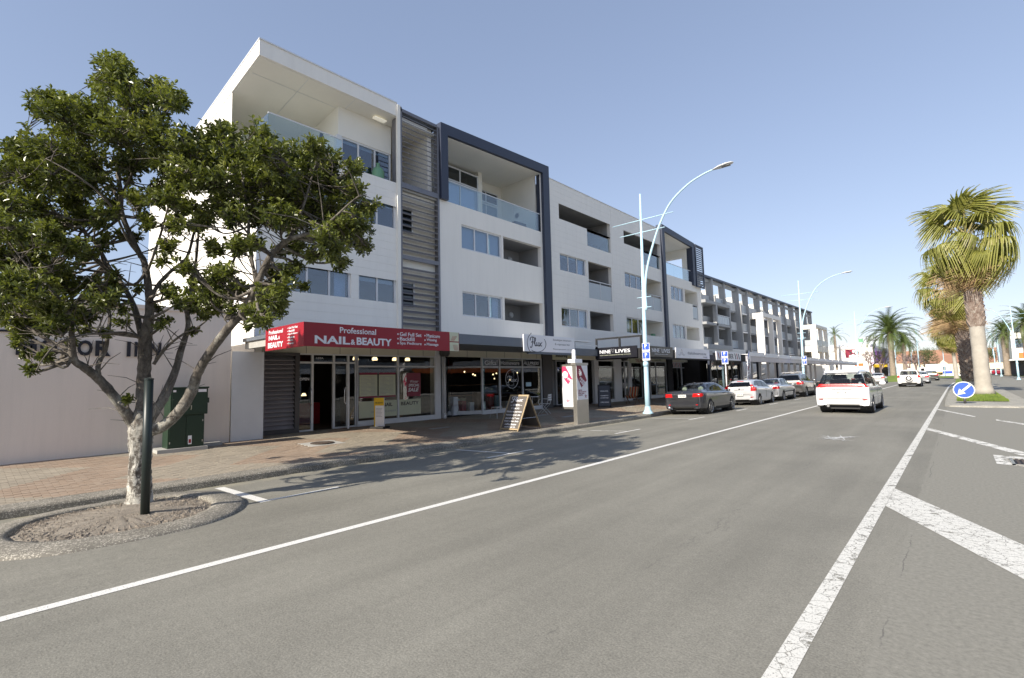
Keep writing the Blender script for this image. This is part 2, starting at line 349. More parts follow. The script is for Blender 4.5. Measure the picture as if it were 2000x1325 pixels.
# footpath: mortar bed with clay and cream pavers
FX0, FX1 = -17.6, KX-.42
bed = MB(); bed.add([(x, y, gz(x)-.012) for y in (-14, 110) for x in (FX0, -15.9, -15.2, FX1)], [(i, i+1, 5+i, 4+i) for i in range(3)])
def bedmat():
    m, t, bs = newmat('paver_bed'); v = coords(t); br = node(t, 'TexBrick', Scale=1.0); br.inputs['Brick Width'].default_value = .2; br.inputs['Row Height'].default_value = .1; br.inputs['Mortar Size'].default_value = .004
    br.inputs['Color1'].default_value = (.40, .29, .21, 1); br.inputs['Color2'].default_value = (.40, .36, .29, 1); br.inputs['Mortar'].default_value = (.16, .14, .11, 1)
    sw = node(t, 'Mapping'); sw.inputs['Rotation'].default_value = (0, 0, R(90)); t.links.new(v, sw.inputs[0]); t.links.new(sw.outputs[0], br.inputs['Vector'])
    t.links.new(br.outputs[0], bs.inputs['Base Color']); bs.inputs['Roughness'].default_value = .85; return m
path = struct(bed.build('footpath', bedmat()))
def pavermat(name, c): return pm(name, c, .85, var=.22, scale=1.1, fine=.10, bmp=.15)
PV = [pavermat('clay_paver', (.315, .235, .17)), pavermat('pale_clay_paver', (.33, .255, .19)), pavermat('cream_paver', (.33, .285, .22)), pavermat('grey_paver', (.31, .27, .21))]
def zone(x, y):
    tri = abs(((x+13.2) % 3.4)-1.7)
    return int(math.floor((y-1.1*tri)/1.9)) % 2
bulk_p = [MB() for _ in PV]; near = []
random.seed(11)
skip = [(-13.25, -12.45, 6.05, 7.0)]
x = FX1-.002; row = 0
while x > -15.62:
    y = -6+(.1 if row % 2 else 0)
    while y < 27:
        xc, yc = x-.05, y+.1
        if not any(a < xc < b and c < yc < d for a, b, c, d in skip):
            k = zone(xc, yc)*2+(random.random() < .4)
            d2 = (xc**2+yc**2)
            near.append((d2, xc, yc, k))
        y += .2
    x -= .1; row += 1
vis = []
for d2, xc, yc, k in near:                     # the 300 that show largest inside the frame
    d = Vector((xc, yc, 0))-EYE; w_ = d.dot(CF)
    if w_ > 0 and abs(d.dot(CR)/w_*FPX) < 1000 and abs(d.dot(CU)/w_*FPX) < 662: vis.append((d2, xc, yc, k))
vis.sort(); best = set((a, b) for _, a, b, _ in vis[:300])
pvm = {}
for d2, xc, yc, k in near:
    h = random.uniform(-.0025, .0025); sl = .16/5.05
    vs = [(xc+sx*.048, yc+sy*.097, gz(xc+sx*.048)+h-(.02 if lo else 0)) for lo in (1, 0) for sx, sy in ((-1, -1), (1, -1), (1, 1), (-1, 1))]
    fs = [(4, 5, 6, 7), (0, 1, 5, 4), (1, 2, 6, 5), (2, 3, 7, 6), (3, 0, 4, 7)]
    if (xc, yc) in best:
        if k not in pvm:
            me = bpy.data.meshes.new('paver'); me.from_pydata([(sx*.048, sy*.097, -sl*sx*.048-(.02 if lo else 0)) for lo in (1, 0) for sx, sy in ((-1, -1), (1, -1), (1, 1), (-1, 1))], [], fs); me.materials.append(PV[k]); pvm[k] = me
        o = bpy.data.objects.new('paver', pvm[k]); col.objects.link(o); o.parent = path; o.location = (xc, yc, gz(xc)+h)
    else: bulk_p[k].add(vs, fs)
for k, m in enumerate(bulk_p): m.build('paver_field', PV[k], path, fix=False)['kind'] = 'stuff'
# manhole cover in the footpath
t = thing('manhole_cover', 'round iron manhole cover in a concrete square on the brick footpath', 'manhole', (-12.85, 6.53, gz(-12.85)))
z = gz(-12.85)
MB().add([(sx, sy, gz(sx)+.003) for sx, sy in ((-13.25, 6.05), (-12.45, 6.05), (-12.45, 7.0), (-13.25, 7.0))]+[(sx, sy, gz(sx)-.03) for sx, sy in ((-13.25, 6.05), (-12.45, 6.05), (-12.45, 7.0), (-13.25, 7.0))], [(0,1,2,3),(0,4,5,1),(1,5,6,2),(2,6,7,3),(3,7,4,0)]).build('surround', mat('concrete'), t)
MB().lathe([(.30, .008), (.30, .022), (.285, .024), (0, .024)], (-12.85, 6.53, z), n=28).build('lid', pm_rust, t)
for k in range(7): MB().box((-12.85-.22+abs(k-3)*.03, 6.53-.24+k*.08-.012, z+.024), (-12.85+.22-abs(k-3)*.03, 6.53-.24+k*.08+.012, z+.029)).build('rib', pm_rust, t)
for px, py in ((860, 836), (1022, 816), (1055, 811), (1230, 794), (1110, 814)):
    q = onZ(px, py, .06); q = onZ(px, py, gz(q.x)); z = gz(q.x)
    o = MB().add([(q.x+a, q.y+b, gz(q.x+a)+.004) for a, b in ((-.13, -.42), (.13, -.42), (.13, .42), (-.13, .42))], [(0, 1, 2, 3)]).build('pale_inset', mat('concrete'), path)
# tree pit island in the parking lane
out = [(-8.9, .15), (-8.2, -.05), (-7.55, .15), (-7.1, .65), (-6.98, 1.2), (-6.98, 1.8), (-7.15, 2.3), (-7.6, 2.72), (-8.3, 2.95), (-9.0, 2.85), (-9.5, 2.45), (-9.68, 1.7), (-9.55, .9), (-9.25, .4)]
def loopc(p, n=6):
    P = crom([Vector((a, b, 0)) for a, b in p[-1:]+p+p[:2]], n); return [(v.x, v.y) for v in P[n:-n-1]]
oc = loopc(out); cx = sum(a for a, b in oc)/len(oc); cy = sum(b for a, b in oc)/len(oc)
def shr(p, k): return [(cx+(a-cx)*k, cy+(b-cy)*k) for a, b in p]
ic = shr(oc, .70); n = len(oc); mb = MB()
rings = [(oc, -.17), (shr(oc, .985), -.05), (shr(oc, .955), -.02), (shr(oc, .75), .005), (ic, -.003), (shr(oc, .692), -.10)]
for rg, zz in rings:
    for a, b in rg: mb.v.append((a, b, zz+random.uniform(-.006, .006)))
for j in range(len(rings)-1):
    for i in range(n): mb.f.append((j*n+i, j*n+(i+1) % n, (j+1)*n+(i+1) % n, (j+1)*n+i))
struct(mb.build('tree_pit_kerb', PEB, smooth=True))
soil = pm('pebbly_soil', (.27, .235, .19), .95, var=.35, scale=5, fine=.3, bmp=.8, bscale=60)
mb = MB(); mb.v.append((cx, cy, .03))
for k, zz in ((.3, .03), (.52, .0), (.72, -.045)):
    for a, b in shr(oc, k): mb.v.append((a, b, zz+random.uniform(-.012, .012)))
for i in range(n): mb.f.append((0, 1+i, 1+(i+1) % n))
for j in range(2):
    for i in range(n): mb.f.append((1+j*n+i, 1+j*n+(i+1) % n, 1+(j+1)*n+(i+1) % n, 1+(j+1)*n+i))
struct(mb.build('tree_pit_soil', soil, smooth=True))
lit = MB(); random.seed(8)                         # twigs and pebbles lying on the soil
for k in range(2600):
    a = random.uniform(0, 6.283); q = math.sqrt(random.random())*.67; i = int(a/6.283*n) % n; px, py = cx+(oc[i][0]-cx)*q, cy+(oc[i][1]-cy)*q
    zz = .022-.10*max(q-.3, 0)+.005; s_ = random.uniform(.005, .013)
    if k % 3: lit.add([(px-s_, py-s_, zz-.01), (px+s_, py-s_, zz-.01), (px+s_*.2, py+s_, zz-.01), (px, py, zz+s_)], [(0, 1, 3), (1, 2, 3), (2, 0, 3)])
    else:
        d = Vector((math.cos(k), math.sin(k), 0))*random.uniform(.015, .05); lit.bar((px-d.x, py-d.y, zz-.006), (px+d.x, py+d.y, zz+.004), .004, .004)
tag(lit.build('leaf_litter', pm('litter', (.40, .34, .27), .9, var=.5, scale=25), fix=False), 'dry twigs and pebbles lying on the tree pit soil', 'litter')['kind'] = 'stuff'
# median island with grass
mpts = [(-.62, 29.5), (-.45, 29.0), (0, 28.8), (1.7, 28.8), (2.2, 29.3), (2.35, 32), (2.4, 110), (1.5, 118), (.4, 118), (-.4, 80), (-.68, 62), (-.68, 34)]
mb = MB(); nn = len(mpts); c_ = (0.8, 60)
for zz, k in ((-.02, 0), (.05, .03), (.085, .12)):
    for a, b in mpts: mb.v.append((a+(k if a < .8 else -k), b+(k if b < 60 else -k), zz))
for j in range(2):
    for i in range(nn): mb.f.append((j*nn+i, j*nn+(i+1) % nn, (j+1)*nn+(i+1) % nn, (j+1)*nn+i))
mb.f.append(tuple(2*nn+i for i in range(nn))); struct(mb.build('median_island', PEBD))
g = MB(); random.seed(2)
gx = [-.2+.15*i for i in range(13)]; gy = [32.3+1.5*j for j in range(55)]
for b in gy:
    for a in gx: g.v.append((a+random.uniform(-.04, .04)-(0.25 if b > 50 and a < .5 else 0), b, .10+random.uniform(0, .03)))
for j in range(len(gy)-1):
    for i in range(len(gx)-1): q = j*len(gx)+i; g.f.append((q, q+1, q+1+len(gx), q+len(gx)))
struct(g.build('median_grass', GRASS, smooth=True))
bl = MB()
for k in range(9000):
    a, b = random.uniform(-.2, 1.6), 32.3+random.random()**2*30; h_ = random.uniform(.04, .09); an = random.uniform(0, 6.28); dx, dy = math.cos(an)*.012, math.sin(an)*.012
    bl.add([(a-dx, b-dy, .10), (a+dx, b+dy, .10), (a+random.uniform(-.03, .03), b+random.uniform(-.03, .03), .14+h_)], [(0, 1, 2)])
tag(bl.build('grass_blades', GRASS, fix=False), 'short green grass growing on the median island', 'grass')['kind'] = 'stuff'
# verge and footpath across the road
struct(MB().add([(13.5, -40, 0), (13.5, -40, .12), (20, -40, .16), (13.5, 330, 0), (13.5, 330, .12), (20, 330, .16)], [(0, 1, 4, 3), (1, 2, 5, 4)]).build('far_footpath', mat('concrete')))
# ================================================================ apartment building with shops below
XU, XS = -15.2, -15.7
apt = thing('apartment_building', 'four storey white apartment building with slate blue frames above a row of shops', 'building', (XU, 5.65, .14))
W = mat('white_render')
def inops(y, z, ops): return any(a < y < b and c < z < d for a, b, c, d in ops)
def wallsheet(name, m, Y0, Y1, Z0, Z1, ops, X=XU, reveal=.22, parent=apt):
    ys = sorted(set([Y0, Y1]+[v for o in ops for v in o[:2] if Y0 < v < Y1])); zs = sorted(set([Z0, Z1]+[v for o in ops for v in o[2:] if Z0 < v < Z1]))
    mb = MB()
    for a, b in zip(ys, ys[1:]):
        for c, d in zip(zs, zs[1:]):
            if not inops((a+b)/2, (c+d)/2, ops): mb.add([(X, a, c), (X, b, c), (X, b, d), (X, a, d)], [(0, 1, 2, 3)])
    for a, b, c, d in ops:
        x2 = X-reveal
        mb.add([(X, a, c), (X, b, c), (X, b, d), (X, a, d), (x2, a, c), (x2, b, c), (x2, b, d), (x2, a, d)], [(0, 4, 5, 1), (1, 5, 6, 2), (2, 6, 7, 3), (3, 7, 4, 0)])
    return mb.build(name, m, parent, fix=False)
def boards(Y0, Y1, Z0, Z1, ops, h=.28, X=XU, nm='weatherboard', lip=.009):
    z = Z0; k = 0
    while z < Z1-.02:
        z1 = min(z+h, Z1); cuts = [Y0, Y1]
        blk = [(a, b) for a, b, c, d in ops if c < (z+z1)/2 < d]
        # rows cut by an opening edge are split there
        segs = [(Y0, Y1)]
        for a, b in blk:
            segs = [s for (p, q) in segs for s in ((p, min(q, a)), (max(p, b), q)) if s[1]-s[0] > .03]
        for p, q in segs: MB().add([(X, p, z+.002), (X, q, z+.002), (X, q, z1-.0005), (X, p, z1-.0005), (X+lip, p, z+.002), (X+lip, q, z+.002), (X+.006, q, z1-.0005), (X+.006, p, z1-.0005)],
                    [(4, 5, 6, 7), (0, 1, 5, 4), (7, 6, 2, 3), (1, 2, 6, 5), (0, 4, 7, 3)]).build(nm, mat('weatherboard'), apt, fix=False)
        z = z1
def niche(Y0, Y1, Z0, Z1, dep, m=None, X=XU, door=None, lamp=None, back=None, reveal=.22):
    x0, x1 = X-reveal, X-dep; mb = MB()
    mb.add([(x0, Y0, Z0), (x0, Y1, Z0), (x0, Y1, Z1), (x0, Y0, Z1), (x1, Y0, Z0), (x1, Y1, Z0), (x1, Y1, Z1), (x1, Y0, Z1)], [(0, 4, 5, 1), (1, 5, 6, 2), (2, 6, 7, 3), (3, 7, 4, 0), (4, 7, 6, 5)])
    o = mb.build('balcony_recess', m or mat('soffit'), apt, fix=False)
    if door:
        a, b, zt = door
        B('door', mat('whitealu'), o, ((x1, a-.05, Z0), (x1+.06, a, zt)), ((x1, b, Z0), (x1+.06, b+.05, zt)), ((x1, a-.05, zt), (x1+.06, b+.05, zt+.06)), ((x1, (a+b)/2-.03, Z0), (x1+.05, (a+b)/2+.03, zt)))
        B('door_glass', mat('darkpane'), o, ((x1+.005, a, Z0), (x1+.02, b, zt)))
    if lamp:
        y, z = lamp; MB().lathe([(.15, 0), (.15, .05), (.12, .10), (.05, .13), (0, .135)], (x1, y, z), 'X', 16).build('wall_light', mat('alu'), o, smooth=True)
    return o
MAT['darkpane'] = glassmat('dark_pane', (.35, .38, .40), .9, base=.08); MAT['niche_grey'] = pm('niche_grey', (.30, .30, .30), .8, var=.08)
random.seed(21)
def window(Y0, Y1, Z0, Z1, n, X=XU, inset=.10, blind=None, curtain=0, parent=apt, fr=None, room=True, nm='window', glass=None):
    x = X-inset; m = MB(); b = .065
    for a, c in (((Y0, Z0), (Y1, Z0+b)), ((Y0, Z1-b), (Y1, Z1)), ((Y0, Z0+b), (Y0+b, Z1-b)), ((Y1-b, Z0+b), (Y1, Z1-b))): m.box((x-.03, a[0], a[1]), (x+.04, c[0], c[1]))
    for k in range(1, n):
        y = Y0+(Y1-Y0)*k/n; m.box((x-.03, y-.032, Z0+b), (x+.035, y+.032, Z1-b))
    o = m.build(nm, fr or mat('alu'), parent)
    for k in range(n):
        a, c = Y0+(Y1-Y0)*k/n+.02, Y0+(Y1-Y0)*(k+1)/n-.02
        B('pane', glass or mat('glass'), o, ((x, a, Z0+.03), (x+.008, c, Z1-.03)))
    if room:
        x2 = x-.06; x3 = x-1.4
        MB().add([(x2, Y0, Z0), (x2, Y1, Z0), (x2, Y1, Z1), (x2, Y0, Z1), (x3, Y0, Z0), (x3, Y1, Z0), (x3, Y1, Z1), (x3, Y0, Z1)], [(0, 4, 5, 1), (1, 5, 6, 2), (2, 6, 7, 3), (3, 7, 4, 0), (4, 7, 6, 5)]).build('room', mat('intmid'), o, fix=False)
    if blind: B('blind', mat('blind'), o, ((x-.10, Y0+.05, Z1-blind), (x-.085, Y1-.05, Z1-.04)))
    if curtain:
        a, c = (Y1-curtain, Y1-.05) if curtain > 0 else (Y0+.05, Y0-curtain); mb = MB(); k = max(6, int((c-a)*22))
        for i in range(k+1):
            yy = a+(c-a)*i/k; xx = x-.16+.03*(-1)**i; mb.v += [(xx, yy, Z0+.03), (xx, yy, Z1-.03)]
        mb.f = [(2*i, 2*i+2, 2*i+3, 2*i+1) for i in range(k)]; mb.build('curtain', mat('curtain'), o, fix=False, smooth=True)
    return o
L1, L2 = (4.36, 5.40), (7.21, 8.27)
# ---- block one: weatherboards, louvre stair strip
P0, P1, LV = 5.65, 10.60, 12.62
ops1 = [(6.45, 8.72, 4.50, 5.50), (9.0, 10.56, 4.44, 5.47), (8.2, 10.56, 7.32, 8.32), (6.45, 7.95, 7.32, 8.32)]
wallsheet('wall', W, P0, P1, 3.0, 9.13, ops1, X=XU-.001); boards(P0+.03, P1, 3.15, 9.13, ops1)
window(6.45, 8.72, 4.50, 5.50, 3, curtain=.5); window(9.0, 10.56, 4.44, 5.47, 2, blind=.22); window(8.2, 10.56, 7.32, 8.32, 3, blind=.18); window(6.45, 7.95, 7.32, 8.32, 2)
B('corner_trim', mat('whitealu'), apt, ((XU-.01, P0-.03, 3.1), (XU+.035, P0+.06, 9.13)))
# side wall, roof and back of the whole block
B('side_wall', W, apt, ((XU-.002, P0-.02, .14), (XU-13, P0+.2, 9.13)))
MB().add([(XU, P0-.02, 9.13), (-17.5, P0-.02, 9.13), (-17.5, P0-.02, 12.05), (XU, P0-.02, 12.27), (-28, P0-.02, 11.06), (-28, P0-.02, 9.13)], [(1, 5, 4, 2)]).build('upper_side_wall', W, apt)
B('party_wall', W, apt, ((XU-.3, 12.3, 3), (XU-13, 12.5, 12.0)))
def sloped(name, m, Y0, Y1, x0, x1, zt0, zt1, th0, th1=None):
    th1 = th0 if th1 is None else th1
    return MB().add([(x0, Y0, zt0-th0), (x0, Y1, zt0-th0), (x0, Y1, zt0), (x0, Y0, zt0), (x1, Y0, zt1-th1), (x1, Y1, zt1-th1), (x1, Y1, zt1), (x1, Y0, zt1)],
                    [(0, 1, 2, 3), (4, 7, 6, 5), (0, 4, 5, 1), (3, 2, 6, 7), (0, 3, 7, 4), (1, 5, 6, 2)]).build(name, m, apt)
sloped('roof', mat('weatherboard'), P0-.04, P1, XU+.02, -28, 12.25, 11.06, .50)
sloped('roof_soffit', mat('soffit'), P0+.02, P1, XU-.05, -27, 11.74, 10.62, .012)
sloped('roof_capping', mat('whitealu'), P0-.06, P1, XU+.05, -28, 12.29, 11.10, .04)
for y in (7.2, 8.9): MB().bar((XU-.1, y, 11.725), (-18, y, 11.44), .012, .008).build('soffit_joint', mat('alu'), apt)
MB().bar((XU-.9, P0+.1, 11.638), (XU-.9, P1, 11.638), .012, .008).build('soffit_joint', mat('alu'), apt)
# top floor: terrace at the corner, living room with corner window
B('terrace_floor', mat('concrete'), apt, ((XU-.02, P0+.2, 8.95), (-22, LV, 9.12)))
B('top_wall', mat('soffit'), apt, ((-19.4, P0+.2, 9.12), (-19.6, 8.6, 11.55)), ((-16.05, 8.62, 9.12), (-19.6, 8.74, 11.7)), ((-15.95, 8.62, 10.58), (-16.05, P1+.25, 11.68)), ((-16.3, 8.6, 9.0), (-16.0, P1+.2, 9.14)))
window(8.75, 10.85, 9.14, 10.58, 3, X=-15.92, blind=.16, nm='living_room_window')
B('corner_post', mat('alu'), apt, ((-15.93, 8.56, 9.14), (-16.1, 8.75, 10.58)))
o = B('terrace_glass', mat('balglass'), apt, ((XU-.25, P0+.35, 9.14), (XU-.262, 8.5, 10.15)))
B('top_rail', mat('alu'), o, ((XU-.28, P0+.35, 10.15), (XU-.235, 8.5, 10.19)))
B('terrace_glass', mat('balglass'), apt, ((XU-.25, P0+.35, 9.14), (-18.5, P0+.362, 10.15)))
MB().lathe([(.16, 0), (.16, .05), (.12, .11), (0, .13)], (-17.2, 8.62, 11.0), 'Y', 16).build('bulkhead_light', mat('alu'), apt, smooth=True)
B('ceiling_light', mat('cool'), apt, ((-15.75, 9.9, 11.60), (-15.55, 10.4, 11.64)))
MB().lathe([(.0, 0), (.17, 0), (.19, .06), (.19, .38), (.15, .5), (.07, .56), (.06, .66), (.075, .68), (.0, .68)], (-15.68, 10.0, 9.14), 'Z', 18).build('x', None) if False else None
# ---- louvre strip
pw = B('stair_wall', mat('soffit'), apt, ((XU-.17, P1+.2, 3.0), (XU-.29, LV-.002, 9.0)))
window(10.8, 11.45, 4.42, 5.45, 1, X=XU-.12, inset=.0, blind=.2, room=False, glass=mat('darkpane')); window(10.8, 11.4, 7.3, 8.3, 1, X=XU-.12, inset=.0, room=False, glass=mat('darkpane'))
scr = thing_part = B('louvre_screen', mat('slat'), apt, ((XU-.3, P1, 3.1), (XU+.06, P1+.05, 12.2)), ((XU-.02, P1+.14, 3.1), (XU+.06, P1+.20, 12.18)), ((XU-.16, LV-.10, 3.1), (XU+.06, LV-.01, 12.05)),
        ((XU-.05, P1+.05, 12.0), (XU+.06, LV-.1, 12.12)), ((XU-.05, P1+.2, 9.02), (XU+.06, LV-.1, 9.22)), ((XU-.05, P1+.2, 6.27), (XU+.06, LV-.1, 6.42)))
B('pale_cover_strip', mat('soffit'), apt, ((XU-.02, P1-.02, 3.1), (XU+.075, P1+.12, 12.2)))
z = 3.35
while z < 8.9:
    if not 6.1 < z < 6.5: MB().bar((XU+.0, P1+.2, z), (XU+.0, LV-.1, z), .15, .04, up=(0.5, 0, .86)).build('slat', mat('slat'), scr)
    z += .235
z = 9.45
while z < 11.95:
    MB().bar((XU+.03, P1+.2, z), (XU+.03, LV-.1, z), .03, .022).build('slat', mat('slat'), scr); z += .20
B('screen_wall', mat('soffit'), apt, ((XU-.5, LV-.12, 9.1), (-19, LV-.02, 11.7)))
B('wall_artwork', mat('timber'), apt, ((-15.95, LV-.16, 9.75), (-16.65, LV-.121, 10.7))); B('wall_artwork', mat('cream'), apt, ((-16.05, LV-.175, 9.85), (-16.25, LV-.161, 10.6)), ((-16.35, LV-.175, 9.85), (-16.55, LV-.161, 10.6)))
B('strip_soffit', mat('soffit'), apt, ((XU-.1, P1, 11.7), (-19, LV-.12, 11.78))); B('strip_roof', mat('roofmetal'), apt, ((XU-.02, P1+.05, 11.99), (-24, LV, 12.06)))
B('strip_blind_box', mat('alu'), apt, ((XU-.2, P1+.25, 11.75), (XU-.32, LV-.4, 11.95)))
# ---- blocks two to five
FB2, FE2, FB5, FE5, END = 12.64, 19.85, 33.0, 38.75, 40.0
J = 26.15
up34 = [(20.82, 26.05, 10.13, 11.08), (23.47, 26.05, 9.03, 10.13), (27.68, 32.85, 10.10, 11.03), (30.3, 32.85, 9.02, 10.10)]
win = [(13.83, 16.3), (20.78, 23.27), (27.60, 30.05), (34.34, 36.6)]; rec = [(16.42, 19.22), (23.47, 26.0), (30.25, 32.75), (36.78, 39.25)]
ops = [(a, b, z0, z1) for a, b in win+rec for z0, z1 in (L1, L2)]
rail_ops = [(23.47, 26.0, 6.0, 7.21), (30.25, 32.75, 6.0, 7.21), (38.2, 39.25, 6.0, 7.21)]
wallsheet('wall', W, FB2, 19.25, 3.0, 9.06, [o for o in ops if o[1] < 19.5])
ops34 = [o for o in ops if 20 < o[0] < 33]+up34+rail_ops[:2]
wallsheet('wall', W, 19.25, 33.05, 3.0, 12.1, ops34, X=XU-.001); boards(19.9, J-.02, 3.15, 12.08, ops34, .30, lip=.0075); boards(J+.02, 33.0, 3.15, 12.08, ops34, .30, lip=.0075)
wallsheet('wall', W, 33.05, END, 3.0, 8.98, [o for o in ops if o[0] > 33.5]+rail_ops[2:])
B('end_wall', W, apt, ((XU-.003, END-.2, .14), (XU-13, END+.0, 8.98))); B('roof_slab', mat('roofmetal'), apt, ((XU-.4, 19.9, 11.85), (XU-13, 33.5, 11.95))); B('parapet_capping', mat('whitealu'), apt, ((XU-.3, 19.9, 12.1), (XU+.03, 33.0, 12.14)))
B('parapet_back', W, apt, ((XU-.26, 19.9, 11.95), (XU-.28, 33.0, 12.1))); B('back_wall', W, apt, ((XU-13, P0, .14), (XU-13.2, END, 11.5)))
cv = [(.7, 0, 0), (0, .12, .5), (.6, 0, 0), (-.7, 0, .6)]
for i, (a, b) in enumerate(win):
    window(a, b, *L2, 3, blind=(1.0 if i == 0 else .14), curtain=(.5 if i in (1, 3) else 0)); window(a, b, *L1, 3, curtain=(.65 if i == 0 else (.75 if i == 1 else -.8)))
for i, (a, b) in enumerate(rec):
    g = mat('niche_grey')
    for (z0, z1), rr in ((L1, 0), (L2, 1)):
        lo = 6.0 if (rr and i in (1, 2)) else z0
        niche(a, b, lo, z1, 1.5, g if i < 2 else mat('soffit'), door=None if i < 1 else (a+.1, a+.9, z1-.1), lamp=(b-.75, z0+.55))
        if lo != z0 or (rr and i == 3):
            aa = a if i < 3 else 38.2
            if i == 3: niche(38.2, 39.25, 6.0, 7.205, .5, g)
            n_ = 2 if i < 3 else 1; rl = MB()
            for k in range(n_+1):
                y = aa+.02+(b-aa-.04)*k/n_; rl.box((XU-.06, y-.02, 6.02), (XU-.02, y+.02, 7.18))
            rl.box((XU-.07, aa, 7.16), (XU-.01, b, 7.21)); rl.box((XU-.06, aa, 6.03), (XU-.02, b, 6.08)); rl = rl.build('balustrade', mat('alu'), apt)
            for k in range(n_):
                y = aa+.05+(b-aa-.1)*k/n_; B('frosted_panel', mat('frosted'), rl, ((XU-.05, y, 6.12), (XU-.035, y+(b-aa-.1)/n_-.03, 7.05)))
# top openings of blocks three and four
for (a, b, s) in ((20.82, 26.05, 23.47), (27.68, 32.85, 30.3)):
    niche(a, b, 9.03, 11.06, 2.4, mat('niche_grey'), door=(a+.3, a+1.5, 10.9), lamp=(b-1.1, 10.35))
    o = B('balcony_glass', mat('balglass'), apt, ((XU-.10, s+.02, 9.04), (XU-.09, b-.05, 10.02)))
B('wall_panel', mat('orange'), apt, ((XU-2.38, 24.9, 10.3), (XU-2.3, 25.6, 10.8))); MB().lathe([(.2, 0), (.2, .04), (0, .04)], (XU-1.49, 25.3, 7.75), 'X', 18).build('round_plaque', mat('orange'), apt)
B('niche_sofa', mat('navy'), apt, ((XU-.4, 23.7, 9.05), (XU-1.2, 25.5, 9.5)), ((XU-1.0, 23.7, 9.5), (XU-1.2, 25.5, 9.9)))
# slate frames: two portal frames with sloping heads, and the posts under them
SL = mat('slate')
def frame(Y0, Y1, zt0, zt1, zb_l, zb_r, lw, rw, th, x0=XU+.16, x1=XU-3.4):
    mb = MB(); zt = lambda y: zt0+(zt1-zt0)*(y-Y0)/(Y1-Y0)
    def leg(a, b, zb): mb.add([(x0, a, zb), (x0, b, zb), (x0, b, zt(b)), (x0, a, zt(a)), (XU-.3, a, zb), (XU-.3, b, zb), (XU-.3, b, zt(b)), (XU-.3, a, zt(a))], [(0, 1, 2, 3), (4, 7, 6, 5), (0, 4, 5, 1), (3, 2, 6, 7), (0, 3, 7, 4), (1, 5, 6, 2)])
    leg(Y0, Y0+lw, zb_l); leg(Y1-rw, Y1, zb_r)
    a, b = Y0+lw, Y1-rw
    mb.add([(x0, a, zt(a)-th), (x0, b, zt(b)-th), (x0, b, zt(b)), (x0, a, zt(a)), (x1, a, zt(a)-th), (x1, b, zt(b)-th), (x1, b, zt(b)), (x1, a, zt(a))], [(0, 1, 2, 3), (4, 7, 6, 5), (3, 2, 6, 7), (0, 4, 5, 1)])
    mb.build('slate_frame', SL, apt)
    MB().add([(XU+.02, a, zt(a)-th-.01), (XU+.02, b, zt(b)-th-.01), (x1, b, zt(b)-th-.01), (x1, a, zt(a)-th-.01), (XU+.02, a, zt(a)-th-.03), (XU+.02, b, zt(b)-th-.03), (x1, b, zt(b)-th-.03), (x1, a, zt(a)-th-.03)], [(0, 1, 2, 3), (7, 6, 5, 4), (0, 4, 5, 1)]).build('frame_soffit', mat('soffit'), apt)
frame(FB2, FE2, 12.26, 12.62, 9.05, 3.05, .38, .50, .45)
frame(FB5-.03, FE5, 12.50, 12.18, 3.05, 8.75, .40, .45, .42)
B('balcony_wall', mat('soffit'), apt, ((-17.9, FB2, 9.06), (-18.1, FE2, 12.5)), ((XU-.35, 19.26, 9.06), (-18, 19.36, 12.15)), ((XU-.03, FB2+.38, 8.9), (-18, 19.24, 9.05)), ((XU-.4, FB2, 9.05), (-18, FB2+.1, 12.0)))
window(13.1, 16.7, 11.05, 11.75, 3, X=-17.1, inset=.0, room=False, glass=mat('darkpane'), nm='clerestory'); window(13.1, 16.7, 9.06, 11.0, 3, X=-17.1, inset=.0, room=False, nm='glazed_door'); B('door_blind', mat('curtain'), apt, ((-17.25, 13.15, 9.1), (-17.28, 16.6, 10.95)))
B('bay_side', mat('soffit'), apt, ((-17.05, 16.7, 9.06), (-17.9, 16.95, 12.15))); window(17.1, 18.9, 9.06, 10.9, 2, X=-17.86, inset=.0, room=False, nm='glazed_door'); window(17.1, 18.9, 10.95, 11.6, 2, X=-17.86, inset=.0, room=False, glass=mat('darkpane'), nm='clerestory')
def glassrail(Y0, Y1, z0, z1, n):
    o = B('glass_balustrade', mat('whitealu'), apt, ((XU-.06, Y0, z1), (XU-.02, Y1, z1+.035)))
    for k in range(n):
        y = Y0+(Y1-Y0)*k/n; B('glass_panel', mat('balglass'), o, ((XU-.045, y+.01, z0), (XU-.033, y+(Y1-Y0)/n-.01, z1)))
glassrail(FB2+.4, 19.22, 9.07, 9.97, 3); glassrail(FB5+.42, 38.25, 8.92, 9.87, 3)
MB().lathe([(.14, 0), (.14, .05), (.1, .11), (0, .13)], (-16.8, 19.26, 10.3), 'Y', 14).build('bulkhead_light', mat('alu'), apt, smooth=True)
B('deck_lounger', mat('navy'), apt, ((-15.7, 17.9, 9.06), (-16.3, 18.7, 9.45)), ((-15.7, 13.2, 9.06), (-16.2, 13.4, 10.2)))
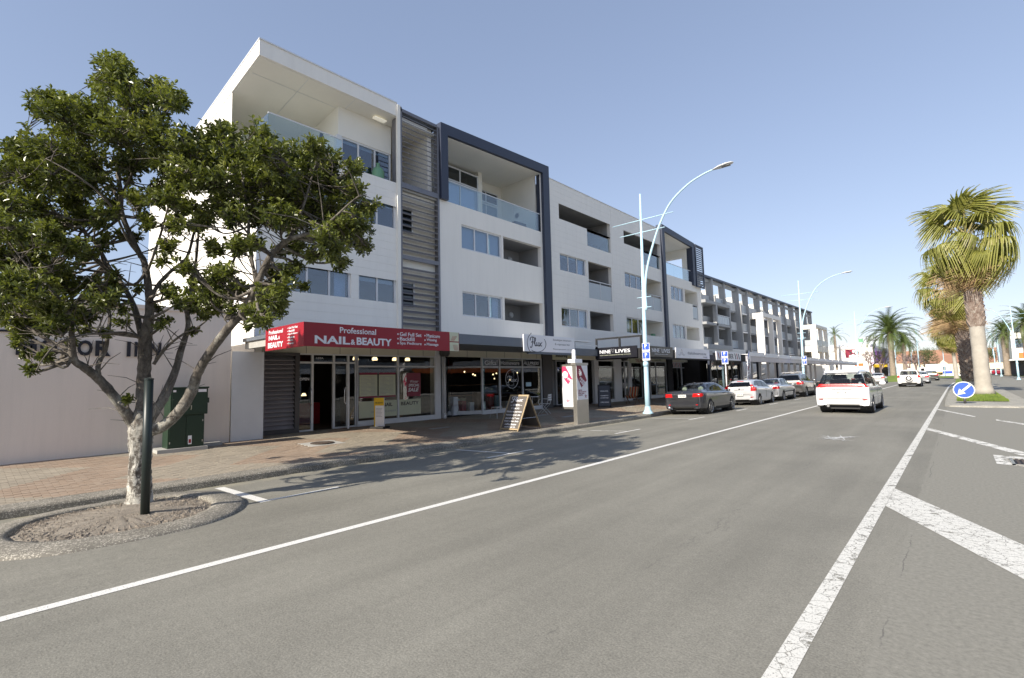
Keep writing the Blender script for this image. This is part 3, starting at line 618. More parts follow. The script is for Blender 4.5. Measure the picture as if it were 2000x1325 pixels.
# block five top: open corner terrace with beam
B('terrace_slab', W, apt, ((XU-.02, FB5+.4, 8.80), (-20, END-.21, 8.93))); B('terrace_wall', mat('soffit'), apt, ((-18.3, FB5, 8.9), (-18.5, 35.6, 12.1)))
B('terrace_beam', mat('soffit'), apt, ((XU-.3, 38.3, 11.1), (-17.8, 38.7, 11.85)), ((-17.4, 35.4, 11.2), (-17.8, 38.3, 11.95)), ((XU-.32, 38.3, 8.93), (XU-.72, 38.7, 11.1)))
window(33.9, 35.3, 9.0, 11.2, 2, X=-17.6, inset=0, room=False, nm='glazed_door')
lv5 = B('louvre_screen', SL, apt, ((XU+.1, 38.85, 8.68), (XU+.2, 38.97, 12.14)), ((XU+.1, 40.38, 8.68), (XU+.2, 40.5, 12.14)), ((XU+.1, 38.97, 12.02), (XU+.2, 40.38, 12.14)), ((XU+.1, 38.97, 8.68), (XU+.2, 40.38, 8.80)), ((XU-.2, 39.0, 10.2), (XU+.1, 39.1, 10.3)), ((XU-.2, 40.2, 8.9), (XU+.1, 40.3, 8.98)), ((XU-.2, 39.0, 8.85), (XU+.1, 39.1, 8.93)))
z = 8.95
while z < 12: B('slat', SL, lv5, ((XU+.12, 38.97, z), (XU+.18, 40.38, z+.075))); z += .165
B('plant_pot_leaves', mat('vase'), apt, ((XU-.4, 32.0, 4.37), (XU-.6, 32.3, 4.6)))
# ---- ground floor: piers, bulkhead, slab, shop interiors
B('ground_floor_slab', W, apt, ((XU-.0, P0, 2.98), (XU-13, END, 3.06)))
ZH, ZT, ZB = 2.66, 2.24, .15
bk = B('bulkhead', mat('bulk'), apt, ((XS+.02, 5.8, ZH), (XS-.1, 39.0, 2.98)))
y = 7.4
while y < 20: B('bulkhead_joint', mat('darkalu'), bk, ((XS+.021, y, ZH), (XS+.026, y+.012, 2.98))); y += 1.18
def shopwin(Y0, Y1, splits, sill=.33, X=XS, transom=True, fr=None, zt=ZT, base=True):
    fr = fr or mat('alu'); m = MB(); ys = [Y0]+splits+[Y1]
    for y in ys: m.box((X-.05, y-.035, ZB), (X+.035, y+.035, ZH))
    m.box((X-.05, Y0, ZH-.05), (X+.03, Y1, ZH)); m.box((X-.05, Y0, sill-.05), (X+.03, Y1, sill))
    if transom: m.box((X-.05, Y0, zt-.03), (X+.03, Y1, zt+.03))
    o = m.build('shop_window', fr, apt)
    for a, b in zip(ys, ys[1:]):
        if transom: B('pane', mat('shopglass'), o, ((X-.008, a+.03, sill), (X, b-.03, zt-.03))); B('fanlight', mat('shopglass'), o, ((X-.008, a+.03, zt+.03), (X, b-.03, ZH-.05)))
        else: B('pane', mat('shopglass'), o, ((X-.008, a+.03, sill), (X, b-.03, ZH-.05)))
    if base: B('plinth', mat('whitealu'), o, ((X-.08, Y0, ZB-.05), (X+.04, Y1, sill-.05)))
    return o
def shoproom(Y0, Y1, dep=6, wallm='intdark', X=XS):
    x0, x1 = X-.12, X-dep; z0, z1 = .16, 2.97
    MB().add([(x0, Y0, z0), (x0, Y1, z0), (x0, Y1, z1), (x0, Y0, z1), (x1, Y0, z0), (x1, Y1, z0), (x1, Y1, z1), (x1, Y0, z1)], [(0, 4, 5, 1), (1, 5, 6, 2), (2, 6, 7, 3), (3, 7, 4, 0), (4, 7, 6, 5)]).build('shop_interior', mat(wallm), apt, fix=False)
# nail salon
B('louvre_surround', mat('darkalu'), apt, ((XS-.1, 5.85, ZB), (XS+.16, 6.0, 2.66)), ((XS-.1, 7.0, ZB), (XS+.16, 7.14, 2.66)), ((XS-.1, 6.0, 2.56), (XS+.16, 7.0, 2.66)), ((XS-.1, 6.0, ZB), (XS+.16, 7.0, .28)))
ld = B('louvre_door', mat('darkalu'), apt, ((XS-.12, 6.0, .28), (XS-.05, 7.0, 2.56)))
for k in range(17): z = .30+k*.1325; MB().add([(XS-.04, 6.0, z+.125), (XS-.04, 7.0, z+.125), (XS+.11, 7.0, z), (XS+.11, 6.0, z), (XS-.04, 6.0, z+.10), (XS-.04, 7.0, z+.10), (XS+.10, 7.0, z-.012), (XS+.10, 6.0, z-.012)], [(0, 3, 2, 1), (4, 5, 6, 7), (3, 7, 6, 2), (0, 4, 7, 3), (1, 2, 6, 5)]).build('slat', mat('louvre'), ld)
shoproom(7.15, 12.9); shopwin(7.15, 7.62, [], sill=.2, base=False, zt=2.36); shopwin(8.37, 9.2, [8.9], sill=.2, base=False, zt=2.36); B('door_head', mat('alu'), apt, ((XS-.05, 7.655, 2.33), (XS+.03, 8.335, 2.39)), ((XS-.05, 7.655, 2.61), (XS+.03, 8.335, 2.66)))
B('door_fanlight', mat('shopglass'), apt, ((XS-.008, 7.65, 2.39), (XS, 8.34, 2.61)))
dl = MB().add([(XS+.02, 8.86, .19), (XS+.52, 8.62, .19), (XS+.52, 8.62, 2.30), (XS+.02, 8.86, 2.30)], [(0, 1, 2, 3)]).build('open_door_glass', mat('shopglass'), apt, fix=False)
for a, b in (((XS+.02, 8.86), (XS+.06, 8.84)), ((XS+.48, 8.64), (XS+.53, 8.615))): MB().bar((a[0], a[1], .17), (a[0], a[1], 2.33), .05, .06).build('door_stile', mat('alu'), dl)
MB().bar((XS+.02, 8.86, .22), (XS+.52, 8.62, .22), .05, .12).build('door_rail', mat('alu'), dl); MB().bar((XS+.02, 8.86, 2.3), (XS+.52, 8.62, 2.3), .05, .07).build('door_rail', mat('alu'), dl)
MB().tube(crom([(XS+.46, 8.60, .95), (XS+.45, 8.53, 1.05), (XS+.45, 8.53, 1.45), (XS+.46, 8.60, 1.55)], 6), .013).build('door_handle', mat('chrome'), dl, smooth=True)
MB().tube(crom([(XS+.02, 7.56, .95), (XS+.09, 7.56, 1.05), (XS+.09, 7.56, 1.45), (XS+.02, 7.56, 1.55)], 6), .013).build('door_handle', mat('chrome'), apt, smooth=True)
sw = shopwin(9.24, 12.72, [10.95]); B('pier', mat('whitealu'), apt, ((XS-.3, 12.72, ZB-.05), (XS+.05, 12.98, 2.98)))
B('reception_desk', mat('timber'), apt, ((XS-1.2, 9.6, .16), (XS-1.8, 12.0, 1.15))); B('reception_desk', mat('red'), apt, ((XS-2.6, 7.5, .16), (XS-3.0, 9.2, .95)))
for y, x in ((9.6, .7), (10.4, .7), (11.3, .7), (11.9, .7)): MB().lathe([(.0, 0), (.10, 0), (.10, .06), (.07, .12), (0, .12)], (XS-x, y, 2.50), 'Z', 12).build('spot_lamp', mat('warm'), apt)
MB().lathe([(0, 0), (.09, 0), (.05, .09), (0, .1)], (XS-1.6, 8.1, 1.25), 'Z', 12).build('desk_lamp', mat('warm'), apt)
# downpipes
for y in (13.12, 27.75, 38.9):
    MB().tube([(XS+.12, y, .12), (XS+.12, y, 2.75)], .05, 10).build('downpipe', mat('whitealu'), apt, smooth=True); MB().tube([(XS+.12, y, .10), (XS+.12, y, .34)], .068, 10).build('downpipe_shoe', mat('whitealu'), apt, smooth=True)
    MB().lathe([(.0, 0), (.16, .0), (.22, .10), (.22, .22), (0, .22)], (XS+.14, y, 2.66), 'Z', 14).build('rainhead', mat('darkalu'), apt)
# homeware cafe
shoproom(13.0, 19.6, 7); shopwin(13.3, 14.2, [], X=XS-1.0, sill=.2, base=False); B('reveal', mat('alu'), apt, ((XS-1.0, 13.1, ZB), (XS, 13.25, ZH)))
MB().add([(XS-1.0, 14.2, .2), (XS, 15.38, .2), (XS, 15.38, ZH), (XS-1.0, 14.2, ZH)], [(0, 1, 2, 3)]).build('angled_pane', mat('shopglass'), apt, fix=False)
MB().bar((XS-1.0, 14.2, .15), (XS-1.0, 14.2, ZH), .07, .07).build('angled_frame', mat('alu'), apt); MB().bar((XS-1, 14.2, ZT), (XS, 15.38, ZT), .06, .06).build('angled_frame', mat('alu'), apt); MB().bar((XS-1, 14.2, .25), (XS, 15.38, .25), .06, .16).build('angled_frame', mat('whitealu'), apt)
shopwin(15.38, 19.55, [16.5, 18.1])
random.seed(14)
for k in range(9): MB().lathe([(0, -.03), (.028, -.02), (.035, .01), (.02, .04), (0, .045)], (XS-random.uniform(.5, 2.4), 15.5+k*.42, random.uniform(1.5, 2.1)), 'Z', 10).build('pendant_bulb', mat('warm'), apt)
sm = [mat('cream'), mat('timber'), mat('curtain'), mat('maroon'), mat('stoolwhite'), mat('lampblue')]
for k in range(14):
    y = 13.6+k*.42; x = XS-random.uniform(.6, 2.2); h_ = random.uniform(.4, 1.0)
    MB().box((x-.16, y-.13, .16), (x+.16, y+.13, .16+h_)).build('shop_stock', sm[k % 6], apt)
B('display_shelf', mat('timber'), apt, ((XS-2.6, 15.4, .9), (XS-3.0, 19.4, .95)), ((XS-2.6, 15.4, 1.4), (XS-3.0, 19.4, 1.45)), ((XS-2.6, 15.4, .16), (XS-3.0, 15.46, 1.9)), ((XS-2.6, 19.34, .16), (XS-3, 19.4, 1.9)))
B('dark_pier', mat('darkalu'), apt, ((XS-.6, 19.58, ZB-.03), (XS+.12, 20.35, 2.98)))
# entry to the apartments, clothing shops
shoproom(20.35, 24.4, 5); B('entry_wall', mat('grey_render'), apt, ((XS-1.3, 20.9, .15), (XS-1.4, 22.4, 2.66))); shopwin(22.4, 24.4, [23.4], X=XS-1.2, sill=.2, base=False)
B('pier', mat('alu'), apt, ((XS-.2, 24.4, ZB-.03), (XS+.06, 24.85, ZH))); shoproom(24.5, 28.5, 5); shopwin(24.85, 26.65, []); B('pier', mat('whitealu'), apt, ((XS-.2, 26.65, ZB-.03), (XS+.05, 27.5, 2.98))); shopwin(27.5, 28.4, [])
B('pier', mat('alu'), apt, ((XS-.3, 28.4, ZB-.03), (XS+.04, 28.8, ZH))); shoproom(28.7, 34.1, 5); shopwin(28.8, 31.4, [], sill=.2, X=XS-.6, base=False); shopwin(31.4, 33.9, [32.3], sill=.35)
B('dark_pier', mat('black'), apt, ((XS-.5, 33.95, ZB-.03), (XS+.14, 34.8, 2.98)))
shoproom(34.7, 39, 4); shopwin(34.85, 36.55, []); shopwin(36.55, 38.0, [37.3], sill=.2, X=XS-.3, base=False); B('pier', mat('pale_render'), apt, ((XS-.4, 38.0, ZB-.03), (XS+.08, 39.2, 2.98)))
for k in range(5): MB().lathe([(0, -.03), (.035, -.02), (.04, .01), (0, .045)], (XS-random.uniform(.6, 1.8), 23+k*2.7, random.uniform(1.6, 2.1)), 'Z', 8).build('pendant_bulb', mat('warm'), apt)
# barber shop front stepping forward beyond the flats
XB = -14.0
B('barber_front', mat('slate'), apt, ((XB-.1, 37.7, ZB-.1), (XB+.05, 38.0, 2.98)), ((XB-.1, 44.6, ZB-.1), (XB+.05, 45.1, 2.98)), ((XB-.1, 38, 2.5), (XB+.04, 44.6, 2.98)), ((XB-.1, 38, ZB-.1), (XB+.03, 44.6, .4)))
for a in (38.0, 39.35, 41.0, 42.6): B('barber_glass', mat('darkpane'), apt, ((XB-.02, a+.04, .4), (XB, a+1.5 if a > 38.5 else a+1.3, 2.5)))
B('barber_mullion', mat('darkalu'), apt, *[((XB-.04, a-.04, .4), (XB+.03, a+.04, 2.5)) for a in (39.33, 40.95, 42.55, 44.15)])
B('barber_box', mat('intdark'), apt, ((XB-.8, 37.8, .1), (XB-5, 45.0, 2.95))); B('barber_curtain', mat('niche_grey'), apt, ((XB-.3, 38.1, .4), (XB-.34, 44.5, 2.5)))
# ---- canopies over the footpath
CX = -11.06
B('canopy', mat('bulk'), apt, ((CX-.05, 5.25, 2.98), (XU-.0, 16.0, 3.04))) if False else None
can = B('canopy', mat('roofmetal'), apt, ((CX-.04, 5.3, 2.90), (XU+.03, 15.9, 3.0)), ((-13.5, 15.9, 2.90), (XU+.03, 21.5, 3.0)))
B('canopy_fascia', mat('roofmetal'), can, ((CX-.09, 9.9, 2.76), (CX, 15.95, 3.06)), ((-13.55, 15.95, 2.72), (-13.46, 21.4, 3.06)), ((-13.5, 15.87, 2.76), (CX-.09, 15.95, 3.06)))
B('canopy_end_beam', mat('concrete'), can, ((-13.25, 5.36, 2.70), (XU+.05, 5.5, 3.0)))
B('roof_bracket', mat('whitealu'), can, ((CX-.3, 15.98, 3.10), (CX-.1, 17.2, 3.16)))
can2 = B('canopy', mat('black'), apt, ((CX-.03, 21.5, 2.50), (CX-.1, 36.8, 3.0)), ((-13.62, 21.46, 2.52), (CX-.1, 21.54, 3.0)), ((CX-.1, 21.6, 2.88), (XU+.04, 36.8, 2.98)))
B('sign_frame', mat('black'), can2, ((-13.62, 21.44, 3.0), (-13.54, 21.52, 3.62)), ((-11.15, 21.44, 3.0), (-11.06, 21.52, 3.62)), ((-13.54, 21.44, 3.54), (-11.15, 21.52, 3.62)), ((-12.30, 21.44, 3.0), (-12.22, 21.52, 3.54)))
sloped('glass_roof', mat('whitealu'), 16.4, 21.3, -13.4, XU+.04, 3.25, 3.45, .05); B('fascia_panel', mat('concrete'), can2, ((CX-.031, 29.9, 2.85), (CX-.012, 30.5, 3.1)))
# ================================================================ lettering helpers and signs
_tc = {}
def text(s, origin, right, up, m, parent, height=None, width=None, name='lettering', extrude=.006, bold=0, align='L', shear=0, local=False):
    cu = bpy.data.curves.new('t', 'FONT'); cu.body = s; cu.extrude = .01; cu.offset = bold; cu.shear = shear; cu.resolution_u = 3
    ob = bpy.data.objects.new('t', cu); col.objects.link(ob); dg = bpy.context.evaluated_depsgraph_get()
    me = bpy.data.meshes.new_from_object(ob.evaluated_get(dg)); bpy.data.objects.remove(ob); bpy.data.curves.remove(cu)
    vs = [v.co.copy() for v in me.vertices]; x0, x1 = min(v.x for v in vs), max(v.x for v in vs); y0, y1 = min(v.y for v in vs), max(v.y for v in vs)
    sy = height/(y1-y0) if height else width/(x1-x0); sx = width/(x1-x0) if width else sy
    wd = (x1-x0)*sx; off = 0 if align == 'L' else (-wd/2 if align == 'C' else -wd)
    origin, right, up = Vector(origin), Vector(right).normalized(), Vector(up).normalized(); nrm = right.cross(up)
    po = Vector((0, 0, 0)) if (parent is None or local) else WO.get(parent.name, Vector((0, 0, 0)))
    for v, c in zip(me.vertices, vs): v.co = origin+right*((c.x-x0)*sx+off)+up*((c.y-y0)*sy)+nrm*((c.z+.01)/.02*extrude)-po
    me.materials.clear(); me.materials.append(m); me.name = name
    o = bpy.data.objects.new(name, me); col.objects.link(o)
    if parent: o.parent = parent
    reg(o, po); return o
PX_, PY_, PZ_ = Vector((1, 0, 0)), Vector((0, 1, 0)), Vector((0, 0, 1))
def stroke(polys, fn, rad, name, m, parent, n=8, local=False):
    mb = MB()
    for p in polys: mb.tube([fn(q.x, q.y) for q in crom([(a, b, 0) for a, b in p], n)], rad, 6)
    return mb.build(name, m, parent, fix=False, smooth=True, local=local)
FLUX = [[(.0, .70), (.03, .92), (.2, 1.0), (.36, .93)], [(.22, .97), (.20, .6), (.12, .18), (.02, .12), (.0, .2)], [(.06, .55), (.18, .6), (.3, .58)],
        [(.30, .45), (.44, .75), (.42, .95), (.36, .8), (.38, .35), (.44, .27), (.5, .38)], [(.5, .58), (.49, .35), (.55, .27), (.64, .4), (.66, .58), (.64, .34), (.70, .27), (.76, .38)], [(.76, .56), (.84, .44), (.90, .28), (.97, .3)], [(.99, .58), (.86, .44), (.76, .24)]]
# motor inn wall
XI = -14.94
inn = thing('motor_inn_building', 'pinkish beige rendered motor inn wall with dark raised letters behind the street tree', 'building', (XI, -6, .12))
B('wall', mat('inn_wall'), inn, ((XI-.3, -16, 0), (XI, 4.93, 3.62))); B('capping', mat('inn_wall'), inn, ((XI-.34, -16, 3.62), (XI+.03, 4.95, 3.72)))
B('body', mat('inn_wall'), inn, ((XI-9, -16, 0), (XI-.3, 4.6, 3.4))); B('roof', mat('roofmetal'), inn, ((XI-9.1, -16.1, 3.4), (XI-.34, 4.7, 3.5)))
B('side_return', W, inn, ((XU-.2, 5.0, .1), (XU-6, 5.05, 2.6)))
for ch, y0, y1 in (('M', .71, 1.03), ('O', 1.08, 1.36), ('T', 1.40, 1.66), ('O', 1.70, 1.97), ('R', 2.02, 2.30), ('I', 2.61, 2.68), ('N', 2.76, 3.00), ('N', 3.06, 3.30)):
    text(ch, (XI+.002, y0, 2.43), PY_, PZ_, mat('navy'), inn, height=.36, width=y1-y0, extrude=.045, bold=.03, name='letter')
def lens(y0, y1, z, h, name): # swoosh of the emblem
    P = [(y0+(y1-y0)*k/20, z+h*math.sin(math.pi*k/20)) for k in range(21)]+[(y0+(y1-y0)*k/20, z-h*.35*math.sin(math.pi*k/20)) for k in range(19, 0, -1)]
    MB().prism(P, lambda u, v, d: (XI+.002+d, u, v), 0, .04).build(name, mat('navy'), inn)
lens(-.4, 1.66, 3.36, .10, 'emblem_swoosh'); lens(-.1, 1.5, 3.22, .03, 'emblem_line'); lens(.2, 1.3, 2.93, .04, 'emblem_line')
gp = thing('side_gate', 'tall white flat panel gate between the motor inn and the grey louvre door', 'gate', (XU, 5.3, .14))
B('panel', mat('whitealu'), gp, ((XU+.22, 4.96, .13), (XU+.26, 5.78, 2.62))); B('edge_angle', mat('alu'), gp, ((XU+.20, 5.78, .13), (XU+.27, 5.81, 2.62)))
for z in (.2, 1.2, 2.1, 2.5):
    for y in (5.0, 5.74): MB().lathe([(.008, 0), (.008, .004), (0, .005)], (XU+.26, y, z), 'X', 6).build('screw', mat('alu'), gp)
B('ledge', mat('concrete'), gp, ((XU-.1, 4.96, 3.05), (XU+.3, 5.6, 3.3))) if False else None
# red nail sign wrapping the canopy corner
t = thing('nail_salon_sign', 'red fascia sign wrapping the canopy corner reading Professional NAIL & BEAUTY', 'sign', (CX, 5.2, 2.53))
B('front_panel', mat('red'), t, ((CX-.04, 5.2, 2.53), (CX, 9.52, 3.09))); B('end_panel', mat('red'), t, ((-13.2, 5.16, 2.53), (CX+.0, 5.199, 3.09)))
x = CX+.001; tw = mat('txtwhite')
text('Professional', (x, 6.05, 2.875), PY_, PZ_, tw, t, height=.145, width=1.0, bold=.012); text('NAIL', (x, 5.42, 2.60), PY_, PZ_, tw, t, height=.19, width=.90, bold=.03); text('&', (x, 6.34, 2.60), PY_, PZ_, tw, t, height=.13, bold=.02); text('BEAUTY', (x, 6.50, 2.60), PY_, PZ_, tw, t, height=.19, width=1.02, bold=.03)
for k, (a, b) in enumerate((('Gel Full Set', 'Manicure'), ('Backfill', 'Waxing'), ('Spa Pedicure', 'Massage'))):
    zz = 2.89-k*.125
    for y, s in ((7.78, a), (8.68, b)):
        MB().lathe([(.022, 0), (.022, .006), (0, .006)], (x, y-.06, zz+.045), 'X', 10).build('bullet', tw, t); text(s, (x, y, zz), PY_, PZ_, tw, t, height=.10, width=.060*len(s), bold=.008)
B('hand_photo', mat('cream'), t, ((CX+.001, 9.53, 2.82), (CX+.004, 9.88, 3.09)), ((CX+.001, 9.53, 2.53), (CX+.004, 9.88, 2.79))) ; B('photo_backing', mat('red'), t, ((CX-.04, 9.52, 2.53), (CX-.0, 9.9, 3.09)))
sk_ = pm('skin_print', (.55, .33, .24), .5, var=.2, scale=8)
for k in range(8): MB().bar((CX+.006, 9.58+.035*k, (2.84 if k < 4 else 2.55)), (CX+.006, 9.66+.05*(k % 4), (2.98 if k < 4 else 2.72)), .004, .02).build('finger_print', sk_, t)
y = 5.159
text('Professional', (-12.98, y, 2.93), PX_, PZ_, tw, t, height=.10, width=.82, bold=.012); text('NAIL', (-12.98, y, 2.78), PX_, PZ_, tw, t, height=.115, width=.55, bold=.03); text('&', (-12.40, y, 2.78), PX_, PZ_, tw, t, height=.08, bold=.02); text('BEAUTY', (-13.02, y, 2.585), PX_, PZ_, tw, t, height=.135, width=.88, bold=.03)
for k, s in enumerate(('Gel Full Set', 'Backfill', 'Spa Pedicure', 'Manicure', 'Waxing', 'Massage')): text('• '+s, (-11.9, y, 2.98-k*.075), PX_, PZ_, tw, t, height=.05, width=.042*len(s)+.04, bold=.02)
# cafe sign
t = thing('cafe_sign', 'pale grey canopy sign with a hand lettered Flux logo beside boutique interiors & espresso bar', 'sign', (CX, 12.82, 2.62))
B('board', mat('whitesign'), t, ((CX+.003, 12.82, 2.61), (CX+.05, 15.84, 3.2))); x = CX+.052
stroke(FLUX, lambda u, v: (x, 13.16+u*.66, 2.70+v*.42), .014, 'flux_lettering', mat('navy'), t)
C_ = [(math.cos(a), math.sin(a)) for a in [2.15+.2*k for k in range(10)]]; stroke([[(13.52+.52*c, 2.9+.42*s) for c, s in C_]], lambda u, v: (x, u, v), .010, 'logo_ring', mat('navy'), t, 3)
C_ = [(math.cos(a), math.sin(a)) for a in [-2.2+.2*k for k in range(15)]]; stroke([[(13.52+.52*c, 2.9+.30*s) for c, s in C_]], lambda u, v: (x, u, v), .010, 'logo_ring', mat('navy'), t, 3)
for s, zz, h_, wd in (('boutique interiors', 3.02, .095, 1.15), ('& espresso bar', 2.86, .095, .95), ('fluxespresso.co.nz', 2.70, .06, 1.2)): text(s, (x, 15.05, zz), PY_, PZ_, mat('txtgrey'), t, height=h_, width=wd, align='C')
t = thing('mooring_sign', 'small white hanging sign reading mooring above the apartment entry', 'sign', (XS+.1, 20.4, 2.66))
B('board', mat('cream'), t, ((XS+.03, 20.42, 2.62), (XS+.09, 22.25, 3.0))); B('edge', mat('darkalu'), t, ((XS+.03, 20.36, 2.62), (XS+.09, 20.42, 3.0))); text('mooring', (XS+.091, 20.7, 2.72), PY_, PZ_, mat('txtblack'), t, height=.2, width=1.05, bold=.03); text('co', (XS+.091, 21.8, 2.74), PY_, PZ_, mat('yellow'), t, height=.07, bold=.02)
# nine lives: end sign and front sign
t = thing('clothing_shop_sign', 'black NINE LIVES sign on the canopy end facing along the footpath', 'sign', (-12.3, 21.4, 2.58))
B('board', mat('blacksign'), t, ((-13.6, 21.36, 2.58), (-11.28, 21.42, 3.13))); y = 21.359
text('NINE', (-13.33, y, 2.83), PX_, PZ_, tw, t, height=.17, width=.62, bold=.012); text('LIVES', (-12.44, y, 2.83), PX_, PZ_, tw, t, height=.17, width=.80, bold=.012); text('READY MADE GARMENTS & VINTAGE CLOTHING', (-13.33, y, 2.72), PX_, PZ_, mat('cream'), t, height=.035, width=1.72)
CAT = [[(0, 0), (.05, .5), (.2, .3), (.4, .3), (.55, .5), (.6, 0)], [(.1, .1), (.3, -.1), (.5, .1)], [(.2, -.15), (.3, -.25), (.4, -.15)]]
stroke(CAT, lambda u, v: (-12.66+u*.25, y-.003, 2.92+v*.25), .006, 'cat_emblem', mat('txtgrey'), t, 4)
t = thing('clothing_shop_sign', 'black NINE LIVES sign on the canopy front beside the blue parking sign', 'sign', (CX, 23.5, 2.6))
B('board', mat('blacksign'), t, ((CX, 22.05, 2.60), (CX+.05, 24.72, 3.12))); x = CX+.051
text('NINE', (x, 22.35, 2.82), PY_, PZ_, tw, t, height=.19, width=.80, bold=.012); text('LIVES', (x, 23.42, 2.82), PY_, PZ_, tw, t, height=.19, width=.95, bold=.012); text('GARMENTS & VINTAGE CLOTHING', (x, 22.6, 2.71), PY_, PZ_, tw, t, height=.04, width=1.5); stroke(CAT, lambda u, v: (x+.003, 23.18+u*.3, 2.92+v*.25), .006, 'cat_emblem', mat('txtgrey'), t, 4)
t = thing('massage_shop_sign', 'pale silver sign with a thin spire logo and faint grey lettering', 'sign', (CX, 27.4, 2.58))
B('board', mat('whitesign'), t, ((CX, 25.1, 2.58), (CX+.05, 29.82, 3.13))); x = CX+.053
stroke([[(0, 0), (.25, .1), (.4, .5), (.5, 1.0), (.6, .5), (.75, .1), (1, 0)], [(.1, -.15), (.35, 0), (.5, .4), (.65, 0), (.9, -.15)]], lambda u, v: (x, 25.35+u*.9, 2.76+v*.3), .008, 'spire_logo', mat('txtgrey'), t, 5)
text('thaitobesure.co.nz', (x, 26.6, 2.80), PY_, PZ_, mat('txtgrey'), t, height=.16, width=2.7); text('massage', (x, 28.8, 2.64), PY_, PZ_, mat('txtgrey'), t, height=.07, width=.6)
t = thing('barber_sign', 'white BARBER sign with slanted red and blue stripes on the canopy front', 'sign', (CX, 33.2, 2.55))
B('board', mat('whitesign'), t, ((CX, 30.95, 2.55), (CX+.05, 35.5, 3.1))); x = CX+.051
for y0, cs in ((31.15, (mat('red'), mat('blue'), mat('red'))), (34.25, (mat('navy'), mat('red'), mat('navy')))):
    for k, c in enumerate(cs): MB().prism([(y0+k*.36, 3.02), (y0+k*.36+.14, 3.02), (y0+k*.36+.32, 2.64), (y0+k*.36+.18, 2.64)], lambda u, v, d: (x+d, u, v), 0, .004).build('stripe', c, t)
text('BARBER', (x, 32.3, 2.68), PY_, PZ_, mat('txtblack'), t, height=.3, width=1.75, bold=.0)
t = thing('barber_lettering_sign', 'bold black BARBER letters with striped poles over the dark barber shop front', 'sign', (XB+.06, 40, 2.45))
B('board', mat('niche_grey'), t, ((XB+.051, 38.6, 2.34), (XB+.075, 43.1, 2.74))); text('BARBER', (XB+.076, 39.0, 2.40), PY_, PZ_, mat('txtblack'), t, height=.28, width=3.5, bold=.04)
for y0 in (38.1, 42.6):
    B('pole_board', mat('whitesign'), t, ((XB+.051, y0, 2.25), (XB+.073, y0+.45, 2.8)))
    for k in range(4): MB().prism([(y0, 2.3+k*.13), (y0+.45, 2.4+k*.13), (y0+.45, 2.46+k*.13), (y0, 2.36+k*.13)], lambda u, v, d: (XB+.074+d, u, v), 0, .004).build('stripe', mat('red') if k % 2 else mat('navy'), t)
# window writing and posters, flat print on the glass
t = thing('salon_window_poster', 'cream NAIL BEAUTY panels and price posters across the lower salon window', 'poster', (XS, 11, .4)); x = XS+.002
B('low_panel', mat('cream'), t, ((x, 9.32, .42), (x+.003, 10.9, 1.0)), ((x, 11.0, .42), (x+.003, 12.0, 1.0)))
text('NAIL', (x+.004, 10.28, .78), PY_, PZ_, mat('txtblack'), t, height=.13, width=.42, bold=.02, extrude=.002); text('BEAUTY', (x+.004, 11.08, .78), PY_, PZ_, mat('txtblack'), t, height=.13, width=.82, bold=.02, extrude=.002); text('HAIR & SKIN SERVICE & MAKEUP', (x+.004, 9.8, .58), PY_, PZ_, mat('txtgrey'), t, height=.06, width=1.05, extrude=.002)
for y0 in (9.34, 10.12):
    B('price_list', mat('cream'), t, ((x, y0, 1.12), (x+.003, y0+.72, 2.02))); B('price_header', mat('maroon'), t, ((x+.003, y0, 1.94), (x+.005, y0+.72, 2.02))); B('price_footer', mat('maroon'), t, ((x+.003, y0, 1.12), (x+.005, y0+.72, 1.18)))
    for k in range(14): B('print_line', mat('txtgrey'), t, ((x+.003, y0+.05, 1.24+k*.048), (x+.0045, y0+.05+.25+.08*((k*7) % 4), 1.25+k*.048)), ((x+.003, y0+.45, 1.24+k*.048), (x+.0045, y0+.62, 1.25+k*.048)))
B('sale_poster', mat('maroon'), t, ((x, 11.35, 1.1), (x+.003, 12.0, 2.0))); text('Winter', (x+.004, 11.5, 1.62), PY_, PZ_, tw, t, height=.1, width=.4, shear=.3, extrude=.002); text('SPECIAL', (x+.004, 11.42, 1.47), PY_, PZ_, tw, t, height=.11, width=.52, shear=.3, bold=.02, extrude=.002); text('SALE', (x+.004, 11.40, 1.28), PY_, PZ_, tw, t, height=.15, width=.52, shear=.3, bold=.03, extrude=.002)
t = thing('open_sign', 'small white OPEN lettering on the glass salon door', 'sign', (XS+.002, 7.3, 1.7)); text('OPEN', (XS+.002, 7.2, 1.78), PY_, PZ_, tw, t, height=.09, width=.32, bold=.02, extrude=.003); text('1/22A', (XS+.002, 7.75, 2.48), PY_, PZ_, tw, t, height=.06, width=.25, extrude=.003)
t = thing('cafe_window_lettering', 'white Gifts Homeware and Flux lettering on the cafe window glass', 'sign', (XS+.002, 17.4, 1.2)); x = XS+.003
B('fanlight_panel', mat('navy'), t, ((x-.012, 15.44, 2.28), (x-.0115, 19.5, 2.6)))
text('Gifts', (x, 15.55, 2.33), PY_, PZ_, tw, t, height=.2, width=.75, bold=.01, extrude=.002); text('Homeware', (x, 16.6, 2.34), PY_, PZ_, tw, t, height=.18, width=1.3, bold=.01, extrude=.002); text('ALLPRESS', (x, 18.2, 2.36), PY_, PZ_, tw, t, height=.15, width=1.2, shear=.25, bold=.02, extrude=.002); text('ESPRESSO', (x, 18.5, 2.29), PY_, PZ_, tw, t, height=.045, width=.6, extrude=.002)
stroke([[(17.35+.44*math.cos(a*.3), 1.68+.44*math.sin(a*.3)) for a in range(22)]], lambda u, v: (x, u, v), .012, 'logo_ring', tw, t, 2); stroke(FLUX, lambda u, v: (x, 17.02+u*.66, 1.46+v*.36), .013, 'flux_lettering', tw, t)
